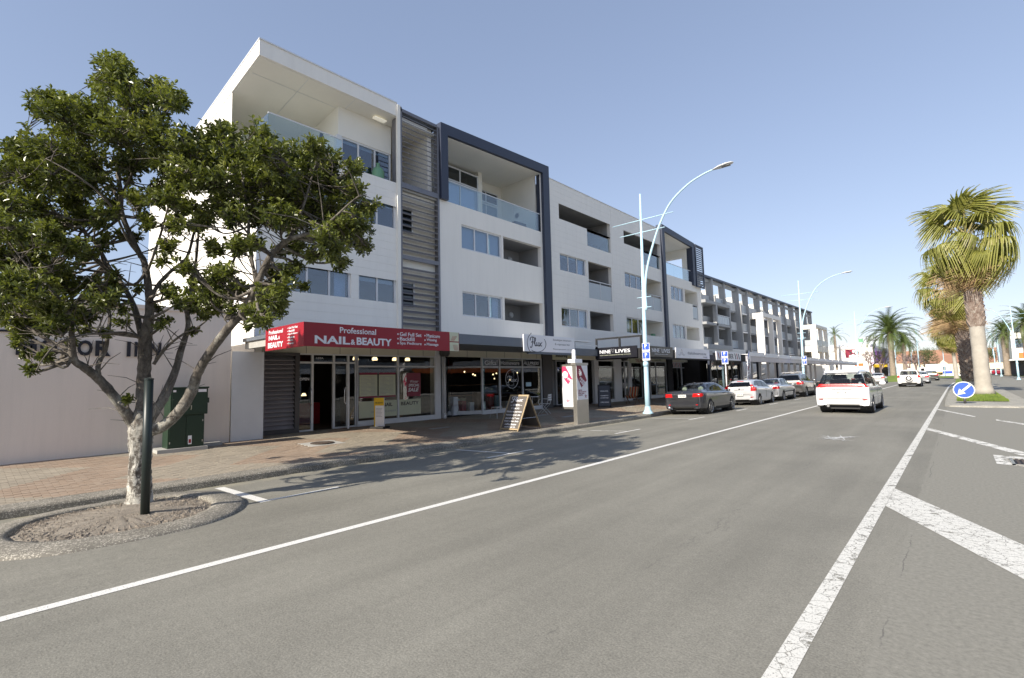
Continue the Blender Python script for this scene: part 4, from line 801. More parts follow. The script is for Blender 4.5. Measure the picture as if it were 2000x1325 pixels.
B('hours_card', mat('lampblue'), t, ((x, 18.35, 1.30), (x+.002, 18.75, 1.5)))
t = thing('clothing_window_lettering', 'white NINE LIVES lettering on the clothing shop window glass', 'sign', (XS+.002, 25.8, 1.6)); text('NINE LIVES', (XS+.002, 25.2, 1.55), PY_, PZ_, tw, t, height=.13, width=1.1, extrude=.002, bold=.01)
t = thing('striped_window_awning', 'red white and navy slanted stripe panel in the window beside the black pier', 'sign', (XS, 35.7, 2.2))
B('backing', mat('whitesign'), t, ((XS+.001, 34.95, 2.28), (XS+.004, 36.45, 2.62)))
for k in range(6): MB().prism([(34.98+k*.24, 2.62), (35.08+k*.24, 2.62), (35.22+k*.24, 2.28), (35.12+k*.24, 2.28)], lambda u, v, d: (XS+.005+d, u, v), 0, .003).build('stripe', mat('red') if k % 2 else mat('navy'), t)
t = thing('shop_name_board', 'weathered cream board with red TSUNAMI lettering above the open doorway', 'sign', (XS, 30, 2.6)); B('board', mat('cream'), t, ((XS+.03, 28.6, 2.52), (XS+.07, 31.3, 2.86))); text('TSUNAMI', (XS+.071, 29.3, 2.57), PY_, PZ_, mat('red'), t, height=.22, width=1.6, bold=.01)
t = thing('shop_number_plate', 'small cream plate with dark lettering over the grey glazed door', 'sign', (XS, 32.6, 2.7)); B('board', mat('cream'), t, ((XS+.03, 31.9, 2.68), (XS+.06, 33.3, 2.88))); text('Lunch 222', (XS+.061, 32.1, 2.72), PY_, PZ_, mat('txtblack'), t, height=.1, width=1.0)
v = thing('glass_carboy', 'tall green glass carboy standing inside the top floor corner window', 'vase', (-15.7, 10.0, 9.14))
MB().lathe([(0, 0), (.2, 0), (.23, .06), (.23, .42), (.17, .56), (.07, .62), (.06, .74), (.08, .76), (0, .76)], (-15.72, 10.12, 9.14), 'Z', 20).build('body', mat('vase'), v, smooth=True)
# ================================================================ street furniture
# curved-arm street lamp: mast, arched arm, cross bars, lantern
def lamp(loc, label):
    x0, y0, z0 = loc; k = 1.144; t = thing('street_lamp', label, 'street lamp', loc, 'pale blue street lamps along the footpath')
    def P(X, Z): return (x0+(X+9.15)*k, y0, 1.65+(Z-1.65)*k)      # drawing units of the first lamp
    L = mat('lampblue')
    MB().tube([(x0, y0, z0), (x0, y0, 1.2), (x0+.02, y0, 3.4), P(-9.06, 9.0)], [.115, .11, .095, .04], 14).build('mast', L, t, smooth=True)
    MB().lathe([(.24, 0), (.24, .03), (.20, .07), (.15, .16), (.13, .28), (.12, .32)], (x0, y0, z0), 'Z', 20).build('base_flange', L, t, smooth=True)
    MB().lathe([(.13, 0), (.125, .12), (.10, .22)], (x0, y0, 2.1), 'Z', 16).build('collar', L, t, smooth=True)
    pts = [P(-9.02, 4.25), P(-9.02, 5.2), P(-8.88, 6.0), P(-8.62, 6.79), P(-8.27, 7.6), P(-7.79, 8.33), P(-7.1, 8.83), P(-6.5, 9.05), P(-6.1, 9.12)]
    MB().tube(crom(pts, 5), [.062-.03*i/40 for i in range(41)], 10).build('arm', L, t, smooth=True)
    for a, b, z, rr in ((-10.36, -7.71, 7.93, .022), (-10.05, -8.09, 7.42, .022), (-9.39, -8.79, 4.79, .02), (-9.40, -8.80, 4.38, .02)): MB().tube([P(a, z), P(b, z)], rr, 8).build('cross_bar', L, t, smooth=True)
    a, b = Vector(P(-6.15, 9.11)), Vector(P(-5.42, 9.17)); h = MB(); prof = [(0, .05, .03), (.12, .09, .05), (.35, .17, .075), (.7, .18, .07), (.92, .12, .045), (1, .04, .015)]
    for f_, w_, hh in prof:
        c = a.lerp(b, f_)
        for q in range(12): an = 2*math.pi*q/12; h.v.append((c.x, c.y+math.cos(an)*w_, c.z+math.sin(an)*hh*(1 if math.sin(an) > 0 else .5)))
    for i in range(5):
        for q in range(12): h.f.append((i*12+q, i*12+(q+1) % 12, (i+1)*12+(q+1) % 12, (i+1)*12+q))
    h.f += [tuple(range(12)), tuple(60+q for q in range(12))]; ho = h.build('lantern', mat('whitealu'), t, smooth=True)
    c = a.lerp(b, .62); B('lens', mat('niche_grey'), ho, ((c.x-.16, c.y-.1, c.z-.05), (c.x+.18, c.y+.1, c.z-.036)))
    return t
lamp((-10.47, 20.59, gz(-10.47)-.005), 'pale blue curved street lamp with parking signs beside the dark grey sedan')
lamp((-10.47, 50.9, gz(-10.47)-.005), 'pale blue curved street lamp behind the grey SUV with roof rails')
lamp((-10.47, 83.5, gz(-10.47)-.005), 'pale blue curved street lamp by the far white cinema building')
lamp((-10.47, 140, -.05), 'distant pale blue curved street lamp standing past the date palm')
lamp((-10.2, 185, -.05), 'farthest pale blue curved street lamp near the red roofed houses')
def psign(x, y, z0, n, t, ww=.36, flip=1):
    for k in range(n):
        z = z0+k*.40
        b = B('sign_plate', mat('whitesign'), t, ((x-ww/2, y-.012, z), (x+ww/2, y, z+.38)))
        B('blue_field', mat('blue'), b, ((x-ww/2+.02, y-.015, z+.08), (x+ww/2-.02, y-.012, z+.36)))
        text('P', (x-.06, y-.0155, z+.16), PX_, PZ_, mat('txtwhite'), b, height=.17, width=.11, bold=.03, extrude=.002); text('60', (x-.06, y-.0155, z+.1), PX_, PZ_, mat('txtwhite'), b, height=.045, extrude=.002)
        text('AT ALL TIMES', (x-.13, y-.0155, z+.03), PX_, PZ_, mat('txtblack'), b, height=.03, width=.26, extrude=.002)
t = thing('parking_sign', 'pair of blue parking plates strapped to the nearest pale blue lamp', 'sign', (-10.36, 20.46, 2.4)); psign(-10.36, 20.46, 2.36, 2, t)
q = onX(1418, 730, -10.6)
t = thing('parking_sign', 'white post with two blue parking plates between the sedan and the white hatchback', 'sign', (-10.6, q.y, gz(-10.6)))
MB().tube([(-10.6, q.y, gz(-10.6)-.01), (-10.6, q.y, 3.0)], .035, 10).build('post', mat('whitesign'), t, smooth=True); psign(-10.6, q.y-.04, 2.28, 2, t, .38)
t = thing('parking_sign', 'small blue parking plate on the lamp behind the grey SUV', 'sign', (-10.3, 50.75, 2.3)); psign(-10.3, 50.75, 2.35, 2, t)
# feather flag
q = onX(1458, 735, -10.75); fy = q.y
t = thing('feather_flag', 'tall red white and blue BARBER feather flag standing behind the white hatchback', 'flag', (-10.75, fy, gz(-10.75)))
MB().tube(crom([(-10.75, fy, gz(-10.75)), (-10.75, fy+.15, 1.2), (-10.75, fy+.45, 2.6), (-10.75, fy+.85, 3.25), (-10.75, fy+1.05, 3.2)], 6), .014, 8).build('pole', mat('chrome'), t, smooth=True)
fl = [(fy+.12, .85), (fy+.2, 1.6), (fy+.38, 2.4), (fy+.62, 2.95), (fy+.9, 3.24), (fy+1.1, 3.15), (fy+1.12, 2.8), (fy+.98, 2.0), (fy+.72, 1.3)]
MB().prism(fl, lambda u, v, d: (-10.75+d, u, v), -.006, .006).build('banner', mat('whitesign'), t)
for z0, c in ((.95, 'red'), (1.9, 'red'), (2.75, 'blue')): MB().prism([(fy+.22+.18*(z0-.9), z0), (fy+.62+.15*(z0-.9), z0+.35), (fy+.68+.15*(z0-.9), z0+.5), (fy+.24+.18*(z0-.9), z0+.2)], lambda u, v, d: (-10.743+d, u, v), 0, .004).build('stripe', mat(c), t)
text('BARBER', (-10.743, fy+.62, 1.35), Vector((0, .22, 1)), Vector((0, -1, .22)), mat('navy'), t, height=.26, width=1.35, bold=.02, extrude=.004)
# wifi kiosk
zk = -.02; KXf = -10.28; ka, kb = onX(1128, 826, KXf).y, onX(1151, 822, KXf).y; kw = kb-ka; kd = .16
def ky(v): return ka+(v-14.78)/1.22*kw          # poster coordinates -> kiosk face
t = thing('wifi_kiosk', 'stainless steel wifi kiosk with pink posters and white aerial at the kerb', 'kiosk', (-10.7, 15.3, zk))
B('body', mat('steel'), t, ((KXf-kd, ka, zk), (KXf, kb, 2.12)), bevel=.008); B('head_band', mat('steel'), t, ((KXf-kd-.03, ka-.03, 2.12), (KXf+.02, kb+.02, 2.2)))
p = B('front_poster', mat('whitesign'), t, ((KXf+.001, ky(14.84), .86), (KXf+.008, ky(15.97), 2.1)))
MB().prism([(14.86, 2.1), (15.30, 2.1), (15.86, 1.56), (15.30, 1.30), (14.88, 1.68)], lambda u, v, d: (KXf+.009+d, ky(u), v), 0, .003).build('poster_shape', mat('maroon'), p)
for rr in (.14, .22, .30): stroke([[(15.02+rr*math.cos(a), 1.72+rr*math.sin(a)*.8) for a in (.1, .5, .9, 1.3)]], lambda u, v: (KXf+.014, ky(u), v), .018, 'wifi_arc', mat('txtwhite'), p, 4)
text('FREE', (KXf+.013, ky(15.12), 1.62), Vector((0, .8, -.5)), Vector((0, .5, .8)), mat('txtwhite'), p, height=.09, width=.4, bold=.03, extrude=.002); text('WIFI', (KXf+.013, ky(15.06), 1.52), Vector((0, .8, -.5)), Vector((0, .5, .8)), mat('txtwhite'), p, height=.09, width=.36, bold=.03, extrude=.002)
for k, s in enumerate(('1GB FREE', 'EVERY DAY ON YOUR', 'MOBILE TABLET', 'OR LAPTOP')): text(s, (KXf+.009, ky(14.95), 1.18-.06*k), PY_, PZ_, mat('maroon'), p, height=.045, width=.030*len(s), bold=.02, extrude=.002)
def star(fn, m, par, s):
    mb = MB()
    for k in range(5):
        a = .3+k*1.2566; mb.prism([(0, 0), (s*.35*math.cos(a-.35), s*.35*math.sin(a-.35)), (s*math.cos(a), s*math.sin(a)), (s*.35*math.cos(a+.35), s*.35*math.sin(a+.35))], fn, 0, .003)
    mb.build('star_logo', m, par, fix=False)
star(lambda u, v, d: (KXf+.009+d, ky(15.7)+u, .98+v), mat('maroon'), p, .1)
WX = onY(1099, 800, ka+.12).x; W1 = KXf-kd
def wx(v): return WX+.04+(v+11.52)/.70*(W1-WX-.10)
wz = B('wing', mat('steel'), t, ((WX, ka+.1, .52), (W1-.003, ka+.24, 2.16))); wp = B('wing_poster', mat('whitesign'), wz, ((wx(-11.52), ka+.088, .6), (wx(-10.82), ka+.097, 2.08)))
MB().prism([(-11.52, 2.08), (-11.25, 2.08), (-10.83, 1.62), (-11.12, 1.42), (-11.5, 1.72)], lambda u, v, d: (wx(u), ka+.087-d, v), 0, .003).build('poster_shape', mat('pink'), wp)
MB().lathe([(.13, 0), (.13, .003), (0, .003)], (wx(-11.3), ka+.08, 1.78), 'Y', 14).build('wifi_disc', mat('txtwhite'), wp); star(lambda u, v, d: (wx(-11.17)+u, ka+.086-d, .82+v), mat('pink'), wp, .13)
text('WIFI', (wx(-11.2), ka+.083, 1.62), Vector((.8, 0, -.5)), Vector((.5, 0, .8)), mat('txtwhite'), wp, height=.09, width=.3, bold=.03, extrude=.002)
B('aerial_box', mat('whitesign'), t, ((KXf-.36, ka+.02, 2.2), (KXf-.04, ka+.5, 2.34)), bevel=.01); MB().lathe([(.07, 0), (.075, .05), (.07, .3), (.055, .35), (0, .36)], (KXf-.2, ka+.2, 2.34), 'Z', 16).build('aerial', mat('whitesign'), t, smooth=True)
# A-frame boards
BOARD = pm('chalkboard', (.12, .105, .092), .6, var=.25, scale=3); FRM = pm('blond_timber', (.42, .32, .19), .6, var=.25, scale=5)
def aboard(loc, label, wd, h, dep, face, frm, lines, logo, rz=0):
    t = thing('sandwich_board', label, 'sandwich board', loc, None, rz); zt = h
    for s in (-1, 1):
        P = lambda u, v, d: (u, s*(dep/2*(1-v/h))+s*d, v)
        pn = MB().prism([(-wd/2, .04), (wd/2, .04), (wd/2, h), (-wd/2, h)], P, 0, .018).build('panel', face, t, local=True)
        f = MB()
        for a, b in (((-wd/2-.02, 0), (-wd/2+.025, h+.02)), ((wd/2-.025, 0), (wd/2+.02, h+.02)), ((-wd/2+.025, h-.03), (wd/2-.025, h+.02)), ((-wd/2+.025, .04), (wd/2-.025, .08))): f.prism([(a[0], a[1]), (b[0], a[1]), (b[0], b[1]), (a[0], b[1])], P, -.004, .026)
        f.build('frame', frm, t, local=True)
    sl_ = math.hypot(h, dep/2); up = Vector((0, dep/2/h, 1)).normalized()
    def at(u, v): return Vector((u, -(dep/2*(1-v/h))-.027, v))
    if logo: stroke(FLUX, lambda u, v: at(-.27+u*.5, h*.78+v*.2), .012, 'chalk_logo', mat('txtwhite'), t, local=True)
    for v_, s, hh, ww in lines: text(s, at(0, v_*h), PX_, up, mat('txtwhite'), t, height=hh, width=ww, align='C', bold=.02, extrude=.002, name='chalk_lettering', local=True)
    MB().tube([(wd/2, -dep*.3, h*.35), (wd/2, dep*.3, h*.35)], .005, 6).build('stay', mat('chrome'), t, local=True)
    return t
aboard((-10.93, 12.45, gz(-10.93)-.005), 'brown chalk sandwich board with white Flux logo and menu beside the kerb', .78, 1.12, 1.15, BOARD, FRM,
       [(.69, '~ OPEN ~', .075, .5), (.60, '7 DAYS', .06, .36), (.50, 'Kitchen & espresso', .075, .66), (.41, 'homeware & gifts', .07, .62), (.32, 'jewellery * art', .07, .6), (.24, 'fresh cakes daily', .065, .62), (.16, 'coffee beans', .065, .5), (.09, 'come on in', .055, .46)], True)
q = onZ(1181, 795, .11)
aboard((q.x, q.y, gz(q.x)), 'black sandwich board with faint white lettering in front of the clothing shop window', .62, 1.15, .5, mat('blacksign'), mat('black'), [(.7, 'NINE LIVES', .06, .4), (.5, 'GARMENTS', .05, .4), (.4, '& VINTAGE', .05, .4), (.2, 'OPEN NOW', .06, .42)], False, R(35))
# yellow and white pavement sign
q = onZ(741, 837, .12); x, y = q.x, q.y; zz = gz(x)
t = thing('pavement_sign', 'narrow yellow and white free standing sign with black base outside the salon', 'sign', (x, y, zz), None, R(25))
B('base', mat('rubber'), t, ((-.28, -.22, 0), (.28, .22, .07)), local=True, bevel=.02); B('panel', mat('whitesign'), t, ((-.19, -.02, .07), (.19, .02, 1.02)), local=True)
B('yellow_header', mat('yellow'), t, ((-.191, -.0235, .76), (.191, -.0201, 1.02)), local=True); B('yellow_edge', mat('yellow'), t, ((-.191, -.0235, .07), (-.15, -.0201, .76)), local=True)
text('NAIL BEAUTY', (0, -.024, .83), PX_, PZ_, mat('txtblack'), t, height=.045, width=.3, align='C', bold=.03, extrude=.002, local=True)
for k in range(7): B('print_line', mat('txtgrey'), t, ((-.12, -.0225, .66-k*.045), (.12-.02*(k % 3), -.0201, .672-k*.045)), local=True)
# white cafe stools and bistro chair set
def stool(loc, label):
    t = thing('cafe_stool', label, 'stool', loc, 'white metal cafe seats'); W_ = mat('stoolwhite')
    B('seat', W_, t, ((-.16, -.16, .43), (.16, .16, .46)), local=True, bevel=.015)
    for sx in (-1, 1):
        for sy in (-1, 1): MB().add([(sx*.13, sy*.15, .43), (sx*.15, sy*.13, .43), (sx*.15, sy*.15, .43), (sx*.20, sy*.21, 0), (sx*.21, sy*.20, 0), (sx*.21, sy*.21, 0)], [(0, 1, 2), (3, 5, 4), (0, 3, 4, 1), (1, 4, 5, 2), (2, 5, 3, 0)]).build('leg', W_, t, local=True)
    return t
q = onZ(971, 817, .11); stool((q.x, q.y, gz(q.x)), 'white metal stool beside the chalk sandwich board')
q = onZ(928, 810, .13); stool((XS-.55, 14.15, .16), 'white metal stool inside the cafe by the angled glass')
q = onZ(1064, 808, .12); t = thing('bistro_chair', 'white folding bistro chair with crossed legs outside the cafe', 'chair', (q.x, q.y, gz(q.x)), None, R(200)); W_ = mat('stoolwhite')
for s in (-1, 1):
    MB().tube([(-.22, s*.2, 0), (.2, s*.2, .46)], .012, 8).build('leg', W_, t, local=True); MB().tube([(.24, s*.22, 0), (-.2, s*.22, .46), (-.26, s*.22, .88)], .012, 8).build('leg', W_, t, local=True)
    MB().tube(crom([(-.24, s*.22, .66), (0, s*.25, .68), (.2, s*.22, .62), (.2, s*.2, .46)], 4), .011, 8).build('armrest', W_, t, local=True)
for k in range(5): B('seat_slat', W_, t, ((-.2+k*.085, -.2, .45), (-.135+k*.085, .2, .465)), local=True)
for k in range(3): B('back_slat', W_, t, ((-.265+.0*k, -.22, .6+k*.1), (-.245, .22, .67+k*.1)), local=True)
q = onZ(1047, 806, .12); t = thing('bistro_table', 'small round white bistro table beside the folding chair', 'table', (q.x-.2, q.y, gz(q.x-.2)))
MB().lathe([(0, .70), (.30, .70), (.30, .725), (0, .725)], (0, 0, 0), 'Z', 20).build('top', W_, t, local=True); MB().tube([(0, 0, .02), (0, 0, .70)], .02, 8).build('stem', W_, t, local=True)
for a in range(3): MB().bar((0, 0, .05), (.24*math.cos(a*2.09), .24*math.sin(a*2.09), .012), .03, .02).build('foot', W_, t, local=True)
# striped deckchair
q = onZ(1236, 788, .13); t = thing('deck_chair', 'folding deck chair with orange and cream striped canvas outside the shop', 'chair', (q.x, q.y, gz(q.x)), None, R(-75)); TW = mat('timber')
for s in (-1, 1): MB().bar((-.55, s*.26, .95), (.45, s*.26, .02), .03, .03).build('frame_rail', TW, t, local=True); MB().bar((-.5, s*.29, .02), (.5, s*.29, .5), .03, .03).build('frame_rail', TW, t, local=True)
for k in range(9):
    y0 = -.24+k*.0533; mb = MB(); pr = crom([(-.54, 0, .95), (-.25, 0, .5), (.05, 0, .3), (.48, 0, .48)], 5)
    for p_ in pr: mb.v += [(p_.x, y0, p_.z), (p_.x, y0+.0525, p_.z), (p_.x, y0, p_.z+.006), (p_.x, y0+.0525, p_.z+.006)]
    for i in range(len(pr)-1): mb.f += [(4*i, 4*i+1, 4*i+5, 4*i+4), (4*i+2, 4*i+6, 4*i+7, 4*i+3)]
    mb.build('canvas_stripe', (mat('orange'), mat('cream'), mat('maroon'))[k % 3], t, local=True, fix=False)
# green electrical cabinet
xc0, xc1, yc0, yc1 = -14.62, -14.15, 3.32, 4.12; zc = .19
t = thing('electrical_cabinet', 'dark green steel electrical cabinet on a concrete plinth against the motor inn wall', 'cabinet', (-14.4, 3.72, .1)); CG = mat('cabgreen')
B('plinth', mat('concrete'), t, ((-14.85, 3.1, .05), (-14.05, 4.15, zc))); B('plinth', mat('concrete'), t, ((-14.9, 4.16, .05), (-14.5, 4.62, .20)))
B('lower_body', CG, t, ((xc0, yc0, zc), (xc1, yc1-.03, .98)), bevel=.008); u_ = B('upper_body', CG, t, ((xc0-.02, yc0+.02, .98), (xc1+.06, yc1+.02, 1.62)), bevel=.01)
B('lid', CG, t, ((xc0-.04, yc0+.0, 1.62), (xc1+.08, yc1+.04, 1.66)), bevel=.008); B('side_box', CG, t, ((xc0+.1, yc1+.02, 1.25), (xc1-.08, yc1+.09, 1.38)))
for a, b in ((yc0+.03, yc0+.36), (yc0+.38, yc1-.06)): d = B('door', CG, t, ((xc1, a, .23), (xc1+.012, b, .94))); [B('hinge', mat('steel'), d, ((xc1+.012, b-.02 if a > 3.5 else a, z), (xc1+.02, b if a > 3.5 else a+.02, z+.05))) for z in (.3, .8)]
B('upper_door', CG, t, ((xc1+.06, yc0+.06, 1.03), (xc1+.072, yc1-.02, 1.57))); B('warning_label', mat('whitesign'), t, ((xc1+.013, yc0+.42, .26), (xc1+.016, yc0+.50, .47))); B('warning_mark', mat('red'), t, ((xc1+.016, yc0+.435, .29), (xc1+.018, yc0+.485, .38)))
B('white_label', mat('whitesign'), t, ((xc1+.073, yc1-.2, 1.53), (xc1+.076, yc1-.02, 1.6)), ((xc1+.073, yc0+.07, 1.54), (xc1+.076, yc0+.13, 1.59))); MB().tube([(xc1+.075, yc0+.45, 1.1), (xc1+.11, yc0+.45, 1.13), (xc1+.11, yc0+.45, 1.21)], .008, 6).build('handle', mat('steel'), t)
# green post in the tree pit
t = thing('green_post', 'dark green steel post standing in front of the tree trunk', 'post', (-8.15, 1.66, -.02))
q0 = onZ(283, 1008, 0.0); d0 = (q0-EYE).dot(CF); q1 = EYE+ray(278, 741)*d0; q1 = Vector((q1.x, q0.y+(q1.y-q0.y)*.3, q1.z)); MB().tube([(q0.x, q0.y, -.05), tuple(q1)], [.052, .052], 16).build('shaft', mat('polegreen'), t, smooth=True); MB().lathe([(.055, 0), (.055, .02), (.0, .035)], (q1.x, q1.y, q1.z-.01), 'Z', 16).build('cap', mat('polegreen'), t)
# keep left sign on the median
q = onZ(1885, 787, .12); x, y = q.x, q.y
t = thing('keep_left_sign', 'round blue keep left sign with white arrow on a short post in the median', 'sign', (x, y, .11))
MB().tube([(x, y, .1), (x, y, .40)], .05, 12).build('post', mat('darkalu'), t, smooth=True); MB().lathe([(0, -.012), (.37, -.012), (.37, .0), (0, 0)], (x, y-.05, .70), 'Y', 40).build('white_rim', mat('whitesign'), t)
MB().lathe([(0, -.004), (.337, -.004), (.337, .0), (0, 0)], (x, y-.0625, .70), 'Y', 40).build('blue_disc', mat('blue'), t)
ar = [(.30, .22), (.22, .30), (-.10, -.02), (-.02, .10) if False else (-.17, .05), (-.30, -.30), (.05, -.17), (-.02, -.10)]
MB().prism([(x+a*.74, .70+b*.74) for a, b in [(.26, .34), (.34, .26), (-.03, -.11), (.07, -.21), (-.31, -.31), (-.21, .07), (-.11, -.03)]], lambda u, v, d: (u, y-.067-d, v), 0, .004).build('arrow', mat('txtwhite'), t)
# ================================================================ vehicles: one lofted shell per car, cut into panels, glass and lights
def cr1(a, b, c, d, t): return .5*((2*b)+(c-a)*t+(2*a-5*b+4*c-d)*t*t+(3*b-a-3*c+d)*t**3)
def loft(st, nu, nv):
    f = st[0]; zb = min(q[2] for q in st[:4]); st = [(f[0]+.16, f[1]*.9, zb-.02, zb+.01, zb+.02, f[1]*.86, f[1]*.8), (f[0]+.02, f[1]*.97, zb-.01, zb+.08, zb+.10, f[5], f[6])]+st
    # station: y, half width, z bottom, z belt, z top, half width at belt, half width of roof
    secs = []
    for y, w_, zb, zs, zt, wb, wt in st:
        secs.append([(w_*.78, y, zb), (w_*.955, y, zb+.03), (w_*.995, y, zb+(zs-zb)*.30), (w_*1.0, y, zb+(zs-zb)*.62), (w_*.985, y, zs-.03*(zs-zb)), (wb, y, zs+.012), ((wb*.30+wt*.70), y, zs+(zt-zs)*.66), (wt*.92, y, zt-(zt-zs)*.10), (wt*.55, y, zt-(zt-zs)*.012), (0, y, zt)])
    def row(a, n):
        o = []
        for i in range(len(a)-1):
            A_, B_, C_, D_ = a[max(i-1, 0)], a[i], a[i+1], a[min(i+2, len(a)-1)]
            for k in range(n): o.append(tuple(cr1(A_[j], B_[j], C_[j], D_[j], k/n) for j in range(3)))
        return o+[a[-1]]
    secs = [row(s, nv) for s in secs]; cols_ = [row([s[i] for s in secs], nu) for i in range(len(secs[0]))]
    return [[cols_[i][j] for i in range(len(cols_))] for j in range(len(cols_[0]))]
def wheelset(t, y, x, r, wd, z0=0, spokes=10, rim=None):
    s = 1 if x > 0 else -1
    ty = MB().lathe([(r*.66, -wd/2), (r*.93, -wd/2), (r, -wd*.36), (r, wd*.36), (r*.93, wd/2), (r*.66, wd/2)], (x, y, r+z0), 'X', 26).build('wheel', mat('rubber'), t, smooth=True, local=True)
    m = MB(); ox = x+s*wd*.40
    m.lathe([(r*.58, -.02*s), (r*.66, .03*s), (r*.70, .035*s), (r*.70, -.04*s)], (ox, y, r+z0), 'X', 26); m.lathe([(0, .025*s), (r*.15, .02*s), (r*.15, -.02*s)], (ox, y, r+z0), 'X', 14)
    for k in range(spokes):
        a = 2*math.pi*k/spokes+.1; m.bar((ox+.01*s, y+r*.1*math.cos(a), r+z0+r*.1*math.sin(a)), (ox+.005*s, y+r*.64*math.cos(a), r+z0+r*.64*math.sin(a)), .022, r*.13, up=(1, 0, 0))
    m.build('rim', rim or mat('alloy'), ty, local=True, fix=False); MB().lathe([(0, 0), (r*.64, 0), (r*.64, -.03*s)], (ox-.05*s, y, r+z0), 'X', 20).build('brake_disc', mat('carint'), ty, local=True)
def car(name, label, loc, st, paint, wb, r, track, cls, plate=None, roll=0, nu=9, nv=5, glass='carglass', extras=None, group=None, zplate=.7, cat='car', seats=True, spokes=10, rz=0, ftrim=.10):
    t = thing(name, label, cat, loc, group); t.rotation_euler = (0, roll, rz)
    G_ = loft(st, nu, nv); NU, NV = len(G_), len(G_[0]); parts = {}
    yw = (-wb/2, wb/2); ra = r+.055
    for i in range(NU-1):
        for j in range(NV-1):
            q = [G_[i][j], G_[i+1][j], G_[i+1][j+1], G_[i][j+1]]; c = [sum(p[k] for p in q)/4 for k in range(3)]
            u1 = [q[1][k]-q[0][k] for k in range(3)]; u2 = [q[3][k]-q[0][k] for k in range(3)]
            nz = (u1[1]*u2[2]-u1[2]*u2[1], u1[2]*u2[0]-u1[0]*u2[2], u1[0]*u2[1]-u1[1]*u2[0]); L_ = math.sqrt(sum(a*a for a in nz)) or 1; nrm = [abs(a)/L_ for a in nz]
            if any((c[1]-y)**2+(c[2]-r)**2 < ra*ra for y in yw) and c[0] > .45: continue
            v = j/nv
            for s in (1, -1):
                k = cls(c[0], c[1], c[2], v, nrm, s)
                if k is None: k = ('body', 'P')
                mb = parts.setdefault(k, {}); dct = mb.setdefault('d', {}); V_ = mb.setdefault('v', []); F_ = mb.setdefault('f', []); idx = []
                for (a, b) in ((i, j), (i+1, j), (i+1, j+1), (i, j+1)):
                    ky = (a, b, s if b < NV-1 else 0)
                    if ky not in dct: dct[ky] = len(V_); p = G_[a][b]; V_.append((p[0]*s, p[1], p[2]))
                    idx.append(dct[ky])
                F_.append(tuple(idx) if s < 0 else tuple(reversed(idx)))
    for (nm, mk), d in parts.items():
        m_ = {'P': paint, 'G': mat(glass), 'T': mat('tail'), 'C': mat('tailclear'), 'B': mat('rubber'), 'K': mat('black'), 'D': mat('carglass_dark'), 'S': mat('chrome')}[mk]
        o = MB(); o.v = d['v']; o.f = d['f']; o = o.build(nm.split('#')[0], m_, t, smooth=True, local=True, fix=False)
    # wheels, arches, floor
    for y in yw:
        for s in (-1, 1): wheelset(t, y, s*(track/2), r, .21 if r > .31 else .19, spokes=spokes)
    W0 = max(s[1] for s in st); y0, y1 = st[0][0], st[-1][0]
    B('underbody', mat('carint'), t, ((-W0*.80, y0+.25, .17), (W0*.80, y1-.25, .34)), local=True)
    for y in yw:
        for s in (-1, 1): MB().lathe([(ra, s*W0*.93), (ra, s*W0*.5)], (0, y, r), 'X', 20).build('wheel_arch', mat('carint'), t, local=True, fix=False)
    if seats:
        zt = max(s[4] for s in st)
        for sy in (-.05, .85) if zt < 1.6 else (-1.0, -.05, .85):
            for s in (-1, 1): MB().box((s*.38-.22, sy-.09, .4), (s*.38+.22, sy+.07, zt-.42)).box((s*.38-.12, sy-.08, zt-.40), (s*.38+.12, sy+.02, zt-.22)).build('seat', mat('carseat'), t, local=True, bevel=.04)
        B('cabin_floor', mat('carint'), t, ((-W0*.8, y0+.6, .34), (W0*.8, y1-1.1, .5)), local=True); B('dashboard', mat('carint'), t, ((-W0*.75, wb/2-.55, .5), (W0*.75, wb/2-.25, .95 if zt < 1.6 else 1.05)), local=True)
    if plate:
        yp = min(p[1] for rr_ in G_ for p in rr_ if abs(p[2]-zplate) < .12 and p[0] < .3)
        pl = B('number_plate', mat('plate'), t, ((-.18, yp-.022, zplate-.062), (.18, yp-.008, zplate+.062)), local=True)
        text(plate, (0, yp-.0225, zplate-.035), PX_, PZ_, mat('txtblack'), pl, height=.075, width=.29, align='C', bold=.02, extrude=.001, local=True)
    if extras: extras(t, G_)
    return t
def mirrors(t, y, x, z, m, s=.1):
    for k in (-1, 1):
        mm = MB().lathe([(0, -.05), (s*.8, -.045), (s, 0), (s*.7, .06), (0, .08)], (0, 0, 0), 'Y', 14); mm.v = [(k*(x+s*.75)+a, y+b, z+c*.62) for a, b, c in mm.v]; mm.build('wing_mirror', m, t, smooth=True, local=True)
        if 1: pass
        MB().bar((k*(x-.06), y+.02, z-.03), (k*(x+.06), y+.02, z-.02), .05, .03).build('mirror_stalk', mat('black'), t, local=True)
def inpoly(y, z, P):
    r_ = False; n = len(P)
    for i in range(n):
        (a, b), (c, d) = P[i], P[(i+1) % n]
        if (b > z) != (d > z) and y < (c-a)*(z-b)/(d-b)+a: r_ = not r_
    return r_
